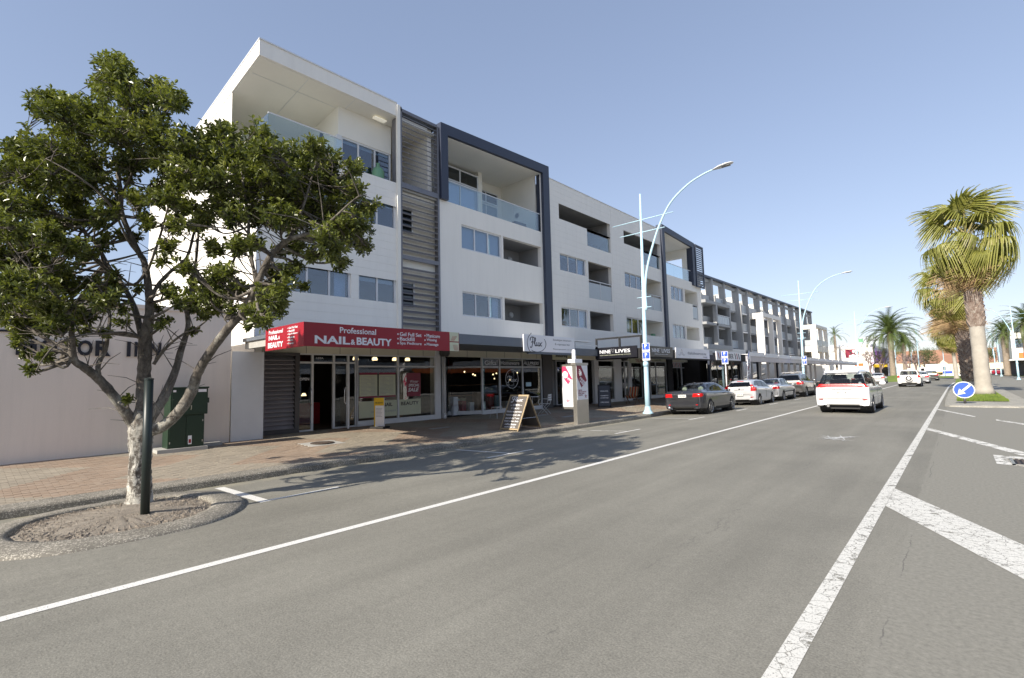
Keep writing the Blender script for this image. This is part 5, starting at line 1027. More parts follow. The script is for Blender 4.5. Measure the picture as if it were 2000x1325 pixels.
def mkcls(side, pillars, rear, front, tails, bump_z, gaps=(), rear_x=.9, extra=None, y_rear=None, trimk='B'):
    rz0, rz1, rw0, rw1, ry = rear; fz0, fz1, fw0, fw1, fy = front
    def f(x, y, z, v, n, s):
        if extra:
            k = extra(x, y, z, v, n, s)
            if k: return k if k != 'skip' else None
        if x < (rw0+(rw1-rw0)*(z-rz0)/(rz1-rz0)) and rz0 < z < rz1 and y < ry: return ('rear_window', 'G')
        if x < (fw0+(fw1-fw0)*(z-fz0)/(fz1-fz0)) and fz0 < z < fz1 and y > fy: return ('windscreen', 'G')
        if 4.9 < v < 7.3 and inpoly(y, z, side):
            for a, w_ in pillars:
                if abs(y-a-(z-1.0)*-.05) < w_: return ('pillar_trim#%.1f%d' % (a, s), 'K')
            k = sum(1 for a, _ in pillars if y > a); return ('side_window#%d%d' % (k, s), 'G')
        for k, (x0, x1, z0, z1, y1, mk) in enumerate(tails):
            if x0 < x < x1 and z0 < z < z1 and y < y1: return ('tail_light#%d%d' % (k, s), mk)
        if z < bump_z and v < 3.2 or (z < bump_z and y < -1.5): return ('lower_trim#%d%d' % (s if y > -1.4 else 0, 0 if y < -1.4 else (1 if y < .5 else 2)), trimk)
        if n[0] > .5 and v < 5:
            for a in gaps:
                if abs(y-a) < .008: return ('panel_gap#%.1f%d' % (a, s), 'K')
        return None
    return f
ROLL = -.031
def park(x, y): return (x, y, gz(x)-.004)
# --- dark grey sedan (local origin mid wheelbase; rear is -y)
st = [(-2.30, .64, .34, .58, .64, .60, .52), (-2.335, .73, .30, .74, .80, .70, .62), (-2.33, .79, .28, .88, .94, .75, .68), (-2.27, .83, .27, .95, 1.01, .78, .70), (-2.18, .87, .25, 1.0, 1.075, .83, .76), (-1.85, .905, .22, .985, 1.10, .82, .72), (-1.55, .905, .20, .975, 1.175, .81, .64), (-1.15, .905, .19, .965, 1.33, .80, .60), (-.7, .905, .18, .955, 1.415, .79, .60), (-.1, .905, .17, .945, 1.43, .78, .61), (.4, .905, .17, .935, 1.40, .78, .61), (.85, .905, .18, .925, 1.26, .78, .62), (1.25, .90, .19, .91, 1.07, .78, .66), (1.5, .895, .19, .88, .99, .78, .68), (2.0, .86, .20, .80, .90, .74, .62), (2.2, .78, .22, .70, .80, .66, .55), (2.29, .66, .26, .56, .62, .58, .48)]
sp = [(-1.42, 1.02), (-.95, 1.33), (-.5, 1.375), (.2, 1.37), (.75, 1.22), (1.15, .985), (1.0, .98), (-.8, 1.01)]
cl = mkcls(sp, ((-.93, .03), (.02, .045)), (1.10, 1.37, .74, .50, -.75), (1.0, 1.36, .76, .52, .62), ((.47, .90, .80, .955, -2.13, 'T'),), .30, gaps=(-1.0, .06, 1.12))
def ex(t, G_):
    mirrors(t, .78, .90, 1.0, mat('sedan_paint')); MB().lathe([(.035, 0), (.035, -.006), (0, -.006)], (0, -2.318, .99), 'Y', 14).build('boot_badge', mat('chrome'), t, local=True)
    for s in (-1, 1): B('bumper_reflector', mat('tail'), t, ((s*.80, -2.295, .44), (s*.58, -2.315, .475)), local=True); [B('door_handle', mat('sedan_paint'), t, ((s*.90, y, .86), (s*.925, y+.2, .885)), local=True, bevel=.006) for y in (-.85, .2)]
    MB().lathe([(.035, 0), (.04, -.05), (.03, -.05)], (-.55, -2.24, .30), 'Y', 12).build('exhaust', mat('chrome'), t, local=True); B('aerial_fin', mat('sedan_paint'), t, ((-.03, -.95, 1.38), (.03, -.78, 1.44)), local=True)
    for s in (-1, 1): MB().lathe([(0, -.02), (.11, -.01), (.12, .03), (0, .05)], (s*.38, -1.12, 1.13), 'Y', 14).build('headrest_face', mat('cream'), t, local=True)
MAT['sedan_paint'] = carpaint('charcoal_metallic_paint', (.075, .077, .088), .7, .28)
car('parked_car', 'dark grey sedan parked at the kerb beside the nearest lamp', park(-9.27, 23.95), st, mat('sedan_paint'), 2.81, .325, 1.60, cl, 'HFL904', ROLL, extras=ex, group='cars parked along the kerb', zplate=.85)
# --- white hatchback
st = [(-1.90, .60, .36, .52, .56, .55, .45), (-1.95, .69, .30, .62, .66, .64, .56), (-1.955, .74, .27, .78, .84, .70, .63), (-1.93, .78, .25, .90, 1.0, .77, .70), (-1.88, .84, .24, 1.0, 1.16, .77, .68), (-1.74, .85, .22, 1.01, 1.29, .74, .60), (-1.52, .86, .21, 1.0, 1.40, .73, .57), (-1.1, .86, .20, .98, 1.445, .73, .57), (-.5, .86, .19, .96, 1.455, .73, .58), (.15, .86, .18, .93, 1.43, .74, .60), (.6, .86, .18, .92, 1.36, .75, .62), (1.1, .86, .19, .90, 1.10, .75, .66), (1.35, .85, .19, .86, .97, .74, .66), (1.75, .80, .20, .76, .86, .69, .58), (1.92, .70, .22, .64, .74, .6, .5), (1.98, .58, .28, .52, .58, .5, .4)]
sp = [(-1.55, 1.13), (-1.2, 1.33), (-.7, 1.38), (0, 1.365), (.5, 1.25), (1.05, .98), (.9, .96), (-.6, 1.02)]
cl = mkcls(sp, ((-.78, .035), (.0, .04)), (1.06, 1.30, .64, .50, -1.45), (1.0, 1.36, .74, .54, .5), ((.60, .9, .80, 1.17, -1.66, 'T'),), .42, gaps=(-.85, .05, 1.0), extra=lambda x, y, z, v, n, s: ('lower_trim#0', 'K') if (z < .33 and y < -1.6) else (('high_stop_lamp', 'T') if (x < .2 and 1.345 < z < 1.375 and y < -1.45) else None), trimk='P')
MAT['hatch_paint'] = carpaint('white_hatch_paint', (.62, .625, .64), .25, .25)
def ex(t, G_):
    mirrors(t, .72, .87, 1.0, mat('hatch_paint')); MB().lathe([(.05, 0), (.05, -.006), (0, -.006)], (0, -1.945, .93), 'Y', 14).build('badge', mat('chrome'), t, local=True); B('handle_strip', mat('chrome'), t, ((-.28, -1.975, .885), (.28, -1.95, .905)), local=True)
    for s in (-1, 1): B('bumper_reflector', mat('tail'), t, ((s*.74, -1.92, .46), (s*.56, -1.965, .49)), local=True)
car('parked_car', 'white hatchback with tall red tail lights parked behind the parking sign post', park(-9.25, 31.25), st, mat('hatch_paint'), 2.49, .30, 1.52, cl, 'GKA218', ROLL, extras=ex, group='cars parked along the kerb', zplate=.62, glass='carglass_dark')
# --- silver older sedan
st = [(-2.28, .70, .36, .56, .62, .64, .55), (-2.32, .78, .31, .74, .80, .75, .68), (-2.31, .82, .29, .88, .94, .78, .72), (-2.26, .84, .28, .96, 1.01, .79, .73), (-2.15, .855, .26, .98, 1.05, .80, .73), (-1.75, .87, .22, .965, 1.08, .79, .70), (-1.45, .87, .21, .955, 1.17, .77, .64), (-1.1, .87, .2, .945, 1.36, .76, .60), (-.7, .87, .19, .935, 1.43, .755, .60), (0, .87, .18, .925, 1.45, .75, .60), (.4, .87, .18, .915, 1.40, .75, .61), (.9, .87, .18, .905, 1.20, .75, .63), (1.25, .865, .19, .89, 1.03, .76, .66), (1.55, .86, .19, .85, .96, .75, .66), (2.0, .82, .2, .76, .87, .70, .60), (2.2, .74, .23, .66, .76, .62, .52), (2.3, .60, .28, .54, .6, .5, .42)]
sp = [(-1.35, 1.0), (-.95, 1.33), (-.5, 1.385), (.2, 1.38), (.7, 1.22), (1.2, .965), (1.0, .95), (-.8, .98)]
cl = mkcls(sp, ((-.85, .035), (.02, .045)), (1.09, 1.39, .70, .50, -.8), (1.0, 1.37, .74, .52, .6), ((.50, .9, .78, .93, -2.1, 'T'), (.60, .72, .80, .90, -2.2, 'C')), .30, gaps=(-.95, .06, 1.1))
MAT['silver_paint'] = carpaint('silver_paint', (.50, .51, .53), .55, .3)
def ex(t, G_):
    mirrors(t, .8, .87, .99, mat('silver_paint'))
    for s in (-1, 1): B('side_strip', mat('rubber'), t, ((s*.872, -1.0, .55), (s*.884, 1.0, .60)), local=True)
car('parked_car', 'silver older sedan parked between the white hatchback and the grey SUV', park(-9.25, 36.4), st, mat('silver_paint'), 2.70, .31, 1.52, cl, 'ADY77', ROLL, extras=ex, group='cars parked along the kerb', zplate=.75)
# --- grey SUV with roof rails
st = [(-2.28, .80, .42, .62, .68, .74, .62), (-2.33, .88, .36, .80, .86, .83, .74), (-2.33, .91, .33, .98, 1.06, .86, .76), (-2.28, .93, .31, 1.08, 1.22, .86, .75), (-2.18, .945, .29, 1.12, 1.40, .85, .71), (-2.02, .96, .28, 1.13, 1.57, .84, .67), (-1.8, .965, .27, 1.12, 1.665, .83, .65), (-1.2, .965, .26, 1.10, 1.71, .82, .65), (-.3, .965, .25, 1.07, 1.725, .82, .65), (.3, .965, .25, 1.05, 1.68, .82, .66), (.8, .965, .25, 1.04, 1.48, .82, .68), (1.2, .96, .26, 1.02, 1.25, .83, .72), (1.5, .95, .26, .99, 1.12, .83, .73), (2.0, .91, .28, .90, 1.02, .79, .68), (2.25, .82, .30, .78, .9, .7, .6), (2.38, .68, .36, .6, .68, .58, .48)]
sp = [(-1.9, 1.22), (-1.6, 1.55), (-.6, 1.63), (.2, 1.60), (.65, 1.40), (1.15, 1.09), (1.0, 1.08), (-1.0, 1.14)]
cl = mkcls(sp, ((-1.05, .04), (-.05, .05)), (1.22, 1.58, .76, .60, -1.8), (1.14, 1.60, .80, .58, .55), ((.52, 1.0, .93, 1.12, -2.0, 'T'),), .40, gaps=(-1.05, .0, 1.05))
MAT['suv_paint'] = carpaint('grey_suv_paint', (.20, .195, .19), .7, .3)
def ex(t, G_):
    mirrors(t, .75, .96, 1.16, mat('suv_paint'), .12)
    for s in (-1, 1): MB().tube(crom([(s*.60, -1.6, 1.66), (s*.62, -1.4, 1.76), (s*.62, 0, 1.79), (s*.62, .3, 1.66)], 4), .022, 8).build('roof_rail', mat('chrome'), t, smooth=True, local=True)
    for y in (-1.0, -.1): MB().tube([(-.66, y, 1.81), (.66, y, 1.81)], .022, 8).build('roof_bar', mat('alloy'), t, local=True)
    MB().lathe([(.055, 0), (.055, -.006), (0, -.006)], (0, -2.335, 1.0), 'Y', 16).build('badge', mat('chrome'), t, local=True)
car('parked_car', 'grey SUV with silver roof bars parked past the silver sedan', park(-9.2, 42.2), st, mat('suv_paint'), 2.86, .37, 1.64, cl, 'FPR310', ROLL, extras=ex, group='cars parked along the kerb', zplate=.82, glass='carglass_dark')
# --- white people carrier driving away
st = [(-2.36, .72, .40, .52, .56, .66, .5), (-2.415, .82, .33, .60, .64, .76, .6), (-2.43, .86, .29, .74, .78, .81, .70), (-2.42, .875, .28, .90, .95, .83, .74), (-2.395, .885, .27, 1.02, 1.10, .83, .74), (-2.34, .895, .26, 1.06, 1.26, .82, .72), (-2.24, .90, .25, 1.07, 1.48, .81, .68), (-2.10, .90, .24, 1.07, 1.64, .80, .64), (-1.9, .90, .23, 1.06, 1.70, .80, .63), (-1.2, .90, .22, 1.04, 1.735, .79, .64), (-.2, .90, .2, 1.02, 1.74, .79, .65), (.5, .90, .2, 1.01, 1.68, .79, .66), (1.0, .90, .2, 1.0, 1.48, .79, .68), (1.5, .90, .2, .98, 1.20, .80, .70), (1.9, .88, .2, .94, 1.04, .79, .68), (2.2, .82, .22, .82, .92, .72, .6), (2.36, .70, .28, .62, .7, .6, .48)]
sp = [(-2.15, 1.14), (-1.85, 1.52), (-1.3, 1.60), (-.2, 1.62), (.6, 1.54), (1.45, 1.07), (1.2, 1.04), (-1.0, 1.08)]
def evan(x, y, z, v, n, s):
    if y < -2.17 and (1.05 if x < .55 else 1.03) < z < 1.165 and x < .87: return ('tail_light_band', 'T')
    if y < -2.17 and 1.0 < z < 1.03 and .50 < x < .9: return ('tail_light_lens#%d' % s, 'C')
    if y < -2.05 and 1.165 < z < 1.56 and .74-.26*(z-1.165) < x: return ('rear_quarter_trim#%d' % s, 'D') if v > 4.9 else None
    if z < .33 and (y < -2.2): return ('lower_trim#0', 'K')
    return None
cl = mkcls(sp, ((-1.25, .04), (.0, .05)), (1.165, 1.55, .75, .655, -2.0), (1.12, 1.64, .78, .58, .75), (), .30, gaps=(-1.2, .02, 1.1), extra=evan)
MAT['van_paint'] = carpaint('white_van_paint', (.80, .80, .80), 0, .22)
def ex(t, G_):
    mirrors(t, .95, .90, 1.12, mat('van_paint'), .13); B('garnish', mat('chrome'), t, ((-.34, -2.445, .945), (.34, -2.415, .97)), local=True); B('rear_wiper', mat('black'), t, ((-.32, -2.325, 1.17), (.1, -2.30, 1.185)), local=True)
    for s in (-1, 1): B('bumper_reflector', mat('tail'), t, ((s*.82, -2.385, .56), (s*.66, -2.43, .585)), local=True)
    MB().lathe([(.05, 0), (.05, -.004), (0, -.004)], (.60, -2.29, 1.19), 'Y', 12).build('window_sticker', mat('txtwhite'), t, local=True); B('badge', mat('chrome'), t, ((.34, -2.432, .74), (.62, -2.426, .765)), ((-.66, -2.435, .73), (-.63, -2.43, .76)), local=True)
    MB().lathe([(.045, 0), (.05, -.06), (.035, -.06)], (-.5, -2.30, .30), 'Y', 12).build('exhaust', mat('chrome'), t, local=True)
    m = MB(); m.add([(-.60, -2.12, 1.70), (.60, -2.12, 1.70), (.56, -2.27, 1.64), (-.56, -2.27, 1.64), (-.60, -2.12, 1.66), (.60, -2.12, 1.66), (.56, -2.27, 1.615), (-.56, -2.27, 1.615)], [(0, 1, 2, 3), (4, 7, 6, 5), (3, 2, 6, 7), (0, 3, 7, 4), (1, 5, 6, 2)]); m.build('roof_spoiler', mat('van_paint'), t, local=True)
car('people_carrier', 'white people carrier with a full width red tail light band driving away', (-3.5, 25.62, 0), st, mat('van_paint'), 2.95, .33, 1.60, cl, 'ESC118', 0, extras=ex, cat='van', zplate=.82, group=None)
# --- white 4x4 with spare wheel cover
st = [(-1.98, .78, .42, .60, .64, .72, .6), (-2.03, .84, .37, .74, .80, .80, .72), (-2.03, .87, .34, .95, 1.02, .83, .75), (-2.0, .885, .33, 1.04, 1.2, .83, .73), (-1.95, .89, .32, 1.06, 1.45, .81, .69), (-1.85, .89, .31, 1.06, 1.62, .80, .66), (-1.6, .89, .30, 1.05, 1.68, .79, .65), (-.5, .89, .28, 1.02, 1.69, .79, .65), (.2, .89, .28, 1.0, 1.64, .79, .66), (.75, .89, .28, 1.0, 1.38, .79, .68), (1.1, .885, .28, .98, 1.16, .79, .70), (1.7, .86, .30, .92, 1.03, .76, .68), (2.0, .78, .34, .78, .9, .68, .58), (2.08, .66, .40, .6, .68, .56, .46)]
sp = [(-1.75, 1.13), (-1.65, 1.52), (-.6, 1.58), (.15, 1.55), (.6, 1.32), (1.0, 1.06), (.8, 1.04), (-1.0, 1.08)]
MAT['fourxfour_paint'] = carpaint('white_4x4_paint', (.78, .77, .76), 0, .25)
cl = mkcls(sp, ((-.95, .04), (-.05, .045)), (1.16, 1.56, .68, .58, -1.7), (1.10, 1.58, .76, .56, .5), ((.70, .95, .90, 1.18, -1.85, 'T'),), .46, gaps=(-1.0, .0), trimk='P')
def ex(t, G_):
    mirrors(t, .7, .89, 1.12, mat('fourxfour_paint'), .12); MB().lathe([(.34, 0), (.35, -.08), (.33, -.17), (.28, -.2), (0, -.21)], (0, -2.0, .84), 'Y', 26).build('spare_wheel_cover', mat('fourxfour_paint'), t, smooth=True, local=True); MB().lathe([(.25, 0), (.25, -.005), (.22, -.006), (.22, 0)], (0, -2.205, .84), 'Y', 24).build('cover_ring', mat('chrome'), t, local=True)
    B('taxi_light', mat('whitesign'), t, ((-.16, -.2, 1.69), (.16, .1, 1.79)), local=True, bevel=.03)
car('four_wheel_drive', 'white four wheel drive with round spare wheel cover and a small roof light', (-3.73, 64.0, 0), st, mat('fourxfour_paint'), 2.49, .35, 1.56, cl, None, 0, 6, 4, extras=ex, cat='car')
# --- smaller traffic further on
hst = [(-1.95, .66, .36, .52, .56, .60, .5), (-2.02, .80, .28, .72, .80, .75, .68), (-2.0, .84, .25, .92, 1.02, .77, .70), (-1.85, .86, .22, .97, 1.10, .78, .68), (-1.55, .87, .2, .96, 1.20, .77, .63), (-1.1, .87, .2, .95, 1.40, .76, .60), (-.4, .87, .19, .94, 1.46, .75, .60), (.3, .87, .18, .92, 1.41, .75, .61), (.9, .87, .18, .91, 1.18, .75, .64), (1.3, .86, .19, .88, .99, .75, .66), (1.9, .80, .2, .76, .86, .69, .58), (2.1, .64, .26, .56, .62, .55, .45)]
hsp = [(-1.35, 1.03), (-.95, 1.34), (-.4, 1.39), (.25, 1.36), (.75, 1.2), (1.15, .97), (1.0, .96), (-.8, 1.0)]
hcl = mkcls(hsp, ((-.85, .04), (.02, .05)), (1.10, 1.36, .70, .50, -.8), (1.0, 1.36, .74, .52, .6), ((.48, .9, .76, .93, -1.85, 'T'),), .28)
for nm, lab, loc, pk in (('parked_car', 'white sedan parked just past the grey SUV near the far lamp', (-8.6, 71.5, -.1), 'van_paint'), ('parked_car', 'white sedan parked beside the grassy mound under the date palm', (-8.3, 84, -.09), 'hatch_paint'),
                         ('moving_car', 'silver sedan following in the lane ahead of the white four wheel drive', (-3.55, 78, 0), 'silver_paint'), ('moving_car', 'farthest silver grey sedan nearing the roundabout', (-3.2, 98, 0), 'suv_paint')):
    car(nm, lab, loc, hst, mat(pk), 2.6, .31, 1.52, hcl, None, 0, 4, 3, seats=False)
# ================================================================ vegetation
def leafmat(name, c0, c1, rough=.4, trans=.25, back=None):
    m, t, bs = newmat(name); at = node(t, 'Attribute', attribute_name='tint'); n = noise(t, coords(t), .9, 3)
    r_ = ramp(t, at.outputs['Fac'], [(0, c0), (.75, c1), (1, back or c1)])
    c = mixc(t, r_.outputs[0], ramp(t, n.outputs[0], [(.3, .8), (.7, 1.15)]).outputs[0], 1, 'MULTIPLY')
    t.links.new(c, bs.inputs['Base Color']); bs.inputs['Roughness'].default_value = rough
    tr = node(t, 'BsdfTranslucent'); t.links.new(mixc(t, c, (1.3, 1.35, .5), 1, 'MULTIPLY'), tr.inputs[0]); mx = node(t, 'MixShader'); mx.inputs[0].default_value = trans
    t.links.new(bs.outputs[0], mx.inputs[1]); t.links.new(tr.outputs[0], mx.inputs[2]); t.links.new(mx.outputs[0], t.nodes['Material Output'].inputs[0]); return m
def barkmat(name, c0, c1, sc=9, bmp=1.0, lich=None):
    m, t, bs = newmat(name); v = coords(t, (1, 1, .45)); n = noise(t, v, sc, 8, .75, .6); n2 = noise(t, coords(t), 2.2, 5, .7); n3 = noise(t, coords(t), 22, 4, .7)
    c = mixc(t, ramp(t, n.outputs[0], [(.35, c0), (.62, c1)]).outputs[0], (.60, .60, .53), ramp(t, n2.outputs[0], [(.55, 0), (.70, .55)]).outputs[0])
    if lich:                                        # lichen crust on the lower trunk
        sx = node(t, 'SeparateXYZ'); t.links.new(coords(t), sx.inputs[0]); mr = node(t, 'MapRange'); t.links.new(sx.outputs[2], mr.inputs[0]); mr.inputs[1].default_value = lich*1.5; mr.inputs[2].default_value = lich*.5
        mm = node(t, 'Math', operation='MULTIPLY'); t.links.new(mr.outputs[0], mm.inputs[0]); t.links.new(ramp(t, noise(t, coords(t, (1, 1, .6)), 10, 9, .8).outputs[0], [(.46, 0), (.54, .9)]).outputs[0], mm.inputs[1]); c = mixc(t, c, (.66, .64, .57), mm.outputs[0])
    c = mixc(t, c, ramp(t, n3.outputs[0], [(.3, .65), (.7, 1.2)]).outputs[0], 1, 'MULTIPLY')
    t.links.new(c, bs.inputs['Base Color']); bs.inputs['Roughness'].default_value = .9; bump(t, bs, n.outputs[0], bmp, .03); return m
def settint(o, vals):
    a = o.data.attributes.new('tint', 'FLOAT', 'POINT'); a.data.foreach_set('value', vals)
LEAF = leafmat('leathery_leaf', (.034, .050, .013), (.20, .225, .058), .30, .26, (.34, .35, .10)); BARK = barkmat('lichen_bark', (.055, .046, .038), (.20, .175, .145), lich=1.1)
TB = Vector((-8.85, 1.80, -.02)); TD = (TB-EYE).dot(CF)          # the tree stands in its pit: depth from the pit
def TP(px, py, off=0): return EYE+ray(px, py)*(TD+off)
tree = thing('street_tree', 'spreading evergreen street tree with pale lichened trunk in the kerbside pit', 'tree', TB)
mpx = TD/FPX; RS = .66                              # limbs off the optical axis look wider, so radii are scaled
limbs = {
 'trunk': ([(272, 1004, 0, 44), (272, 990, 0, 36), (272, 975, 0, 30), (272, 930, 0, 26), (275, 880, 0, 26), (276, 838, 0, 29), (280, 800, 0, 20)], None),
 'c': ([(280, 815, 0, 20), (281, 739, .05, 17.5), (283, 700, .05, 17), (284, 660, .1, 17), (292, 613, .15, 12), (290, 563, .2, 10), (282, 513, .2, 8.5), (270, 491, .2, 8), (239, 422, .1, 7), (236, 375, .1, 6), (230, 325, .1, 5), (240, 242, 0, 3.5), (238, 193, 0, 2.5), (222, 120, 0, 1.4)], 'trunk'),
 'l1': ([(266, 838, 0, 17), (245, 805, -.2, 14.5), (215, 765, -.45, 12.5), (190, 738, -.6, 11.5), (165, 718, -.8, 10.5), (144, 702, -.9, 9.5), (140, 660, -1.0, 7), (139, 632, -1.0, 5.5), (122, 596, -1.1, 4.5), (90, 555, -1.3, 3.5), (50, 515, -1.5, 2.4), (15, 470, -1.6, 1.4)], 'trunk'),
 'l1b': ([(193, 735, -.6, 6.5), (192, 712, -.6, 6), (205, 685, -.5, 5.5), (211, 652, -.5, 5), (214, 615, -.4, 4), (200, 570, -.4, 3), (170, 540, -.5, 2)], 'l1'),
 'l2': ([(276, 655, .1, 9), (262, 600, .5, 8), (239, 556, .9, 7.5), (212, 520, 1.2, 6.5), (190, 480, 1.4, 5.5), (166, 455, 1.5, 5), (133, 432, 1.6, 4.2), (86, 408, 1.8, 3.4), (40, 360, 2.0, 2.3), (20, 320, 2.1, 1.3)], 'c'),
 'l2c': ([(274, 662, 0, 4.5), (255, 652, -.3, 4), (232, 650, -.6, 3.6), (200, 652, -.9, 3.2), (166, 654, -1.1, 2.8), (116, 669, -1.4, 2.2), (85, 700, -1.6, 1.6), (70, 725, -1.6, 1)], 'c'),
 'r1': ([(288, 830, 0, 15), (305, 800, .1, 13.5), (319, 779, .2, 13), (342, 726, .5, 10.5), (353, 686, .7, 9), (367, 640, .9, 7.5), (366, 600, 1.0, 6), (378, 540, 1.2, 5), (384, 500, 1.3, 4.2), (392, 430, 1.5, 3.4), (420, 360, 1.6, 2.5), (440, 290, 1.7, 1.4)], 'trunk'),
 'r1b': ([(300, 712, .1, 5), (325, 679, .2, 4.2), (358, 653, .3, 3.4), (392, 636, .5, 2.5), (430, 600, .6, 1.6)], 'c'),
 'r2': ([(286, 842, 0, 19), (310, 836, -.1, 17), (332, 822, -.1, 15.5), (358, 793, -.2, 15), (376, 760, -.2, 14), (385, 732, -.3, 12.5), (405, 696, -.4, 12), (442, 646, -.6, 11), (471, 613, -.7, 10.5), (498, 566, -.8, 9.5), (511, 535, -.8, 9), (530, 499, -.8, 8), (565, 468, -.9, 6.5), (614, 454, -1.0, 5), (645, 433, -1.1, 3.6), (680, 400, -1.1, 2.2), (705, 380, -1.1, 1.2)], 'trunk'),
 'r2b': ([(503, 560, -.8, 6), (493, 515, -.7, 5), (486, 470, -.6, 4.4), (485, 423, -.5, 3.8), (475, 360, -.4, 3), (470, 300, -.3, 1.8)], 'r2'),
 'r2c': ([(562, 470, -.9, 5), (575, 445, -.8, 4.2), (593, 402, -.7, 3.4), (607, 353, -.6, 2.5), (620, 310, -.5, 1.4)], 'r2'),
 'r2d': ([(452, 634, -.6, 5), (447, 590, -.3, 4), (455, 513, 0, 3.4), (478, 480, .2, 2.6), (520, 430, .4, 1.8)], 'r2'),
 'r3': ([(291, 590, .2, 6.5), (310, 555, .4, 5.5), (336, 528, .6, 5), (365, 503, .8, 4.4), (380, 450, .9, 3.8), (395, 400, 1.0, 3.2), (412, 380, 1.0, 2.6), (400, 320, 1.0, 1.6)], 'c'),
 'c2': ([(238, 380, .1, 4.2), (262, 330, -.2, 3.4), (290, 270, -.5, 2.6), (330, 215, -.8, 1.6)], 'c'), 'c3': ([(235, 400, .1, 4), (200, 330, .4, 3.2), (150, 270, .6, 2.4), (95, 215, .8, 1.4)], 'c'),
 'c4': ([(278, 505, .2, 4), (250, 470, -.3, 3.4), (215, 400, -.8, 2.8), (160, 350, -1.2, 2), (90, 310, -1.4, 1.2)], 'c'), 'c5': ([(285, 540, .2, 4), (310, 470, -.2, 3.4), (330, 400, -.5, 2.8), (350, 330, -.7, 2), (365, 280, -.8, 1.2)], 'c'),
}
LP = []
for nm, (pts, par) in limbs.items():
    P = [TP(a, b, o*.7) for a, b, o, _ in pts]; Q = crom(P, 5); rr = []
    for i in range(len(P)-1):
        for k in range(5): rr.append((pts[i][3]*(1-k/5)+pts[i+1][3]*k/5)*mpx*RS)
    rr.append(pts[-1][3]*mpx*RS); rr = [r_*(1+random.uniform(-.07, .07)) for r_ in rr]
    LP += [(q, r_) for q, r_ in zip(Q, rr) if nm != 'trunk' and r_ < .09]
    if nm == 'trunk':                                   # ridged bark: finer rings with uneven radius
        Q = crom(P, 12); rr = [(pts[min(int(i/12), len(pts)-2)][3]*(1-(i/12) % 1)+pts[min(int(i/12)+1, len(pts)-1)][3]*((i/12) % 1))*mpx*RS*1.06 for i in range(len(Q)-1)]+[pts[-1][3]*mpx*RS]
        tb = MB().tube(Q, rr, 30); ax = [Vector(v) for v in tb.v]
        for i in range(len(Q)):
            for k in range(30):
                v = ax[i*30+k]; g_ = .055*math.sin(k*1.9+2.2*math.sin(i*.21+k*.3))+.04*math.sin(k*.63+i*.17)+random.uniform(-.045, .045); tb.v[i*30+k] = tuple(Q[i]+(v-Q[i])*(1+g_))
        tb.build('trunk', BARK, tree, smooth=True, fix=False); continue
    MB().tube(Q, rr, 12 if nm in ('trunk', 'c', 'l1', 'r1', 'r2') else 8).build('trunk' if nm == 'trunk' else 'limb', BARK, tree, smooth=True)
CL = [(235,130,36),(222,170,40),(268,190,42),(318,188,38),(345,200,24),(180,225,46),(112,205,38),(82,213,24),(140,245,44),(228,250,48),(298,250,46),(90,190,20),(205,130,14),
 (38,285,34),(88,292,40),(30,335,44),(100,342,44),(158,300,44),(168,352,44),(18,395,40),(68,402,38),(-30,340,45),(-40,420,45),(20,445,40),(80,470,34),(28,500,42),(98,520,38),(138,482,28),(-30,500,40),(18,552,36),(68,570,38),(128,562,34),(18,612,30),(60,630,28),(108,630,32),(150,612,28),(198,590,28),(210,550,22),(168,650,16),(95,688,14),(62,724,13),(82,705,12),(-25,580,34),
 (250,322,34),(308,312,38),(350,292,38),(380,270,30),(400,300,42),(440,262,32),(462,300,40),(500,265,28),(520,292,36),(350,352,38),(420,352,42),(480,362,44),(540,332,44),(580,302,34),(610,292,28),(642,315,28),(600,352,44),(560,392,44),(652,362,38),(690,372,32),(640,412,44),(700,430,32),(718,408,18),(660,470,30),(620,458,28),(700,475,20),(580,440,28),(510,412,36),(460,422,28),
 (612,500,18),(660,508,18),(545,498,16),(420,545,24),(400,562,32),(378,592,26),(430,582,26),(352,582,18),(338,612,14),(462,562,22),(520,572,28),(550,600,22),(520,622,20),(482,636,13),(545,560,22),(330,560,18),(298,592,14),(260,382,26),(322,372,28),(210,402,26),(190,432,22),(242,462,16),(300,440,16),(342,432,22),(230,522,16),(322,502,14),(250,602,16),(265,572,14),(448,610,14),(205,655,10),(248,780,6),(500,320,40),(560,350,40),(430,400,34),(540,420,34),(600,410,38),(670,440,34),(690,330,22),(620,330,34),(390,340,36),(140,390,34),(60,350,36),(110,440,30),(50,540,34),(90,600,28),(330,470,22),(285,425,20),(362,520,20),(305,640,14),(420,480,22),(470,480,22),(440,530,20),(500,468,22),(545,530,20),(575,520,18),(590,560,16),(400,430,24),(360,400,26),(300,380,24),(270,460,16),(215,470,18),(170,500,20),(240,570,16),(180,560,22),(230,620,16),(130,600,24),(160,420,24),(380,640,12),(410,610,18),(500,600,22),(575,480,20),(60,680,14),(130,668,14),(30,655,18)]
random.seed(31)
tw = MB(); lv = MB(); tint = []
def leaf(p, d, L_, W_, tn):
    d = d.normalized(); s = d.cross(Vector((random.gauss(0, .5), random.gauss(0, .5), 1)))
    s = s.normalized() if s.length > 1e-4 else Vector((1, 0, 0)); nrm = s.cross(d); n = len(lv.v)
    fold = nrm*(W_*.22); m_ = p+d*(L_*.5)
    a1, a2 = p+d*(L_*.38), p+d*(L_*.78); lv.v += [tuple(p), tuple(a1+s*(W_*.46)+fold), tuple(a2+s*(W_*.36)+fold*.6), tuple(p+d*L_-fold*.5), tuple(a2-s*(W_*.36)+fold*.6), tuple(a1-s*(W_*.46)+fold)]
    lv.f += [(n, n+1, n+2, n+3), (n, n+3, n+4, n+5)]; tint.extend([tn]*6)
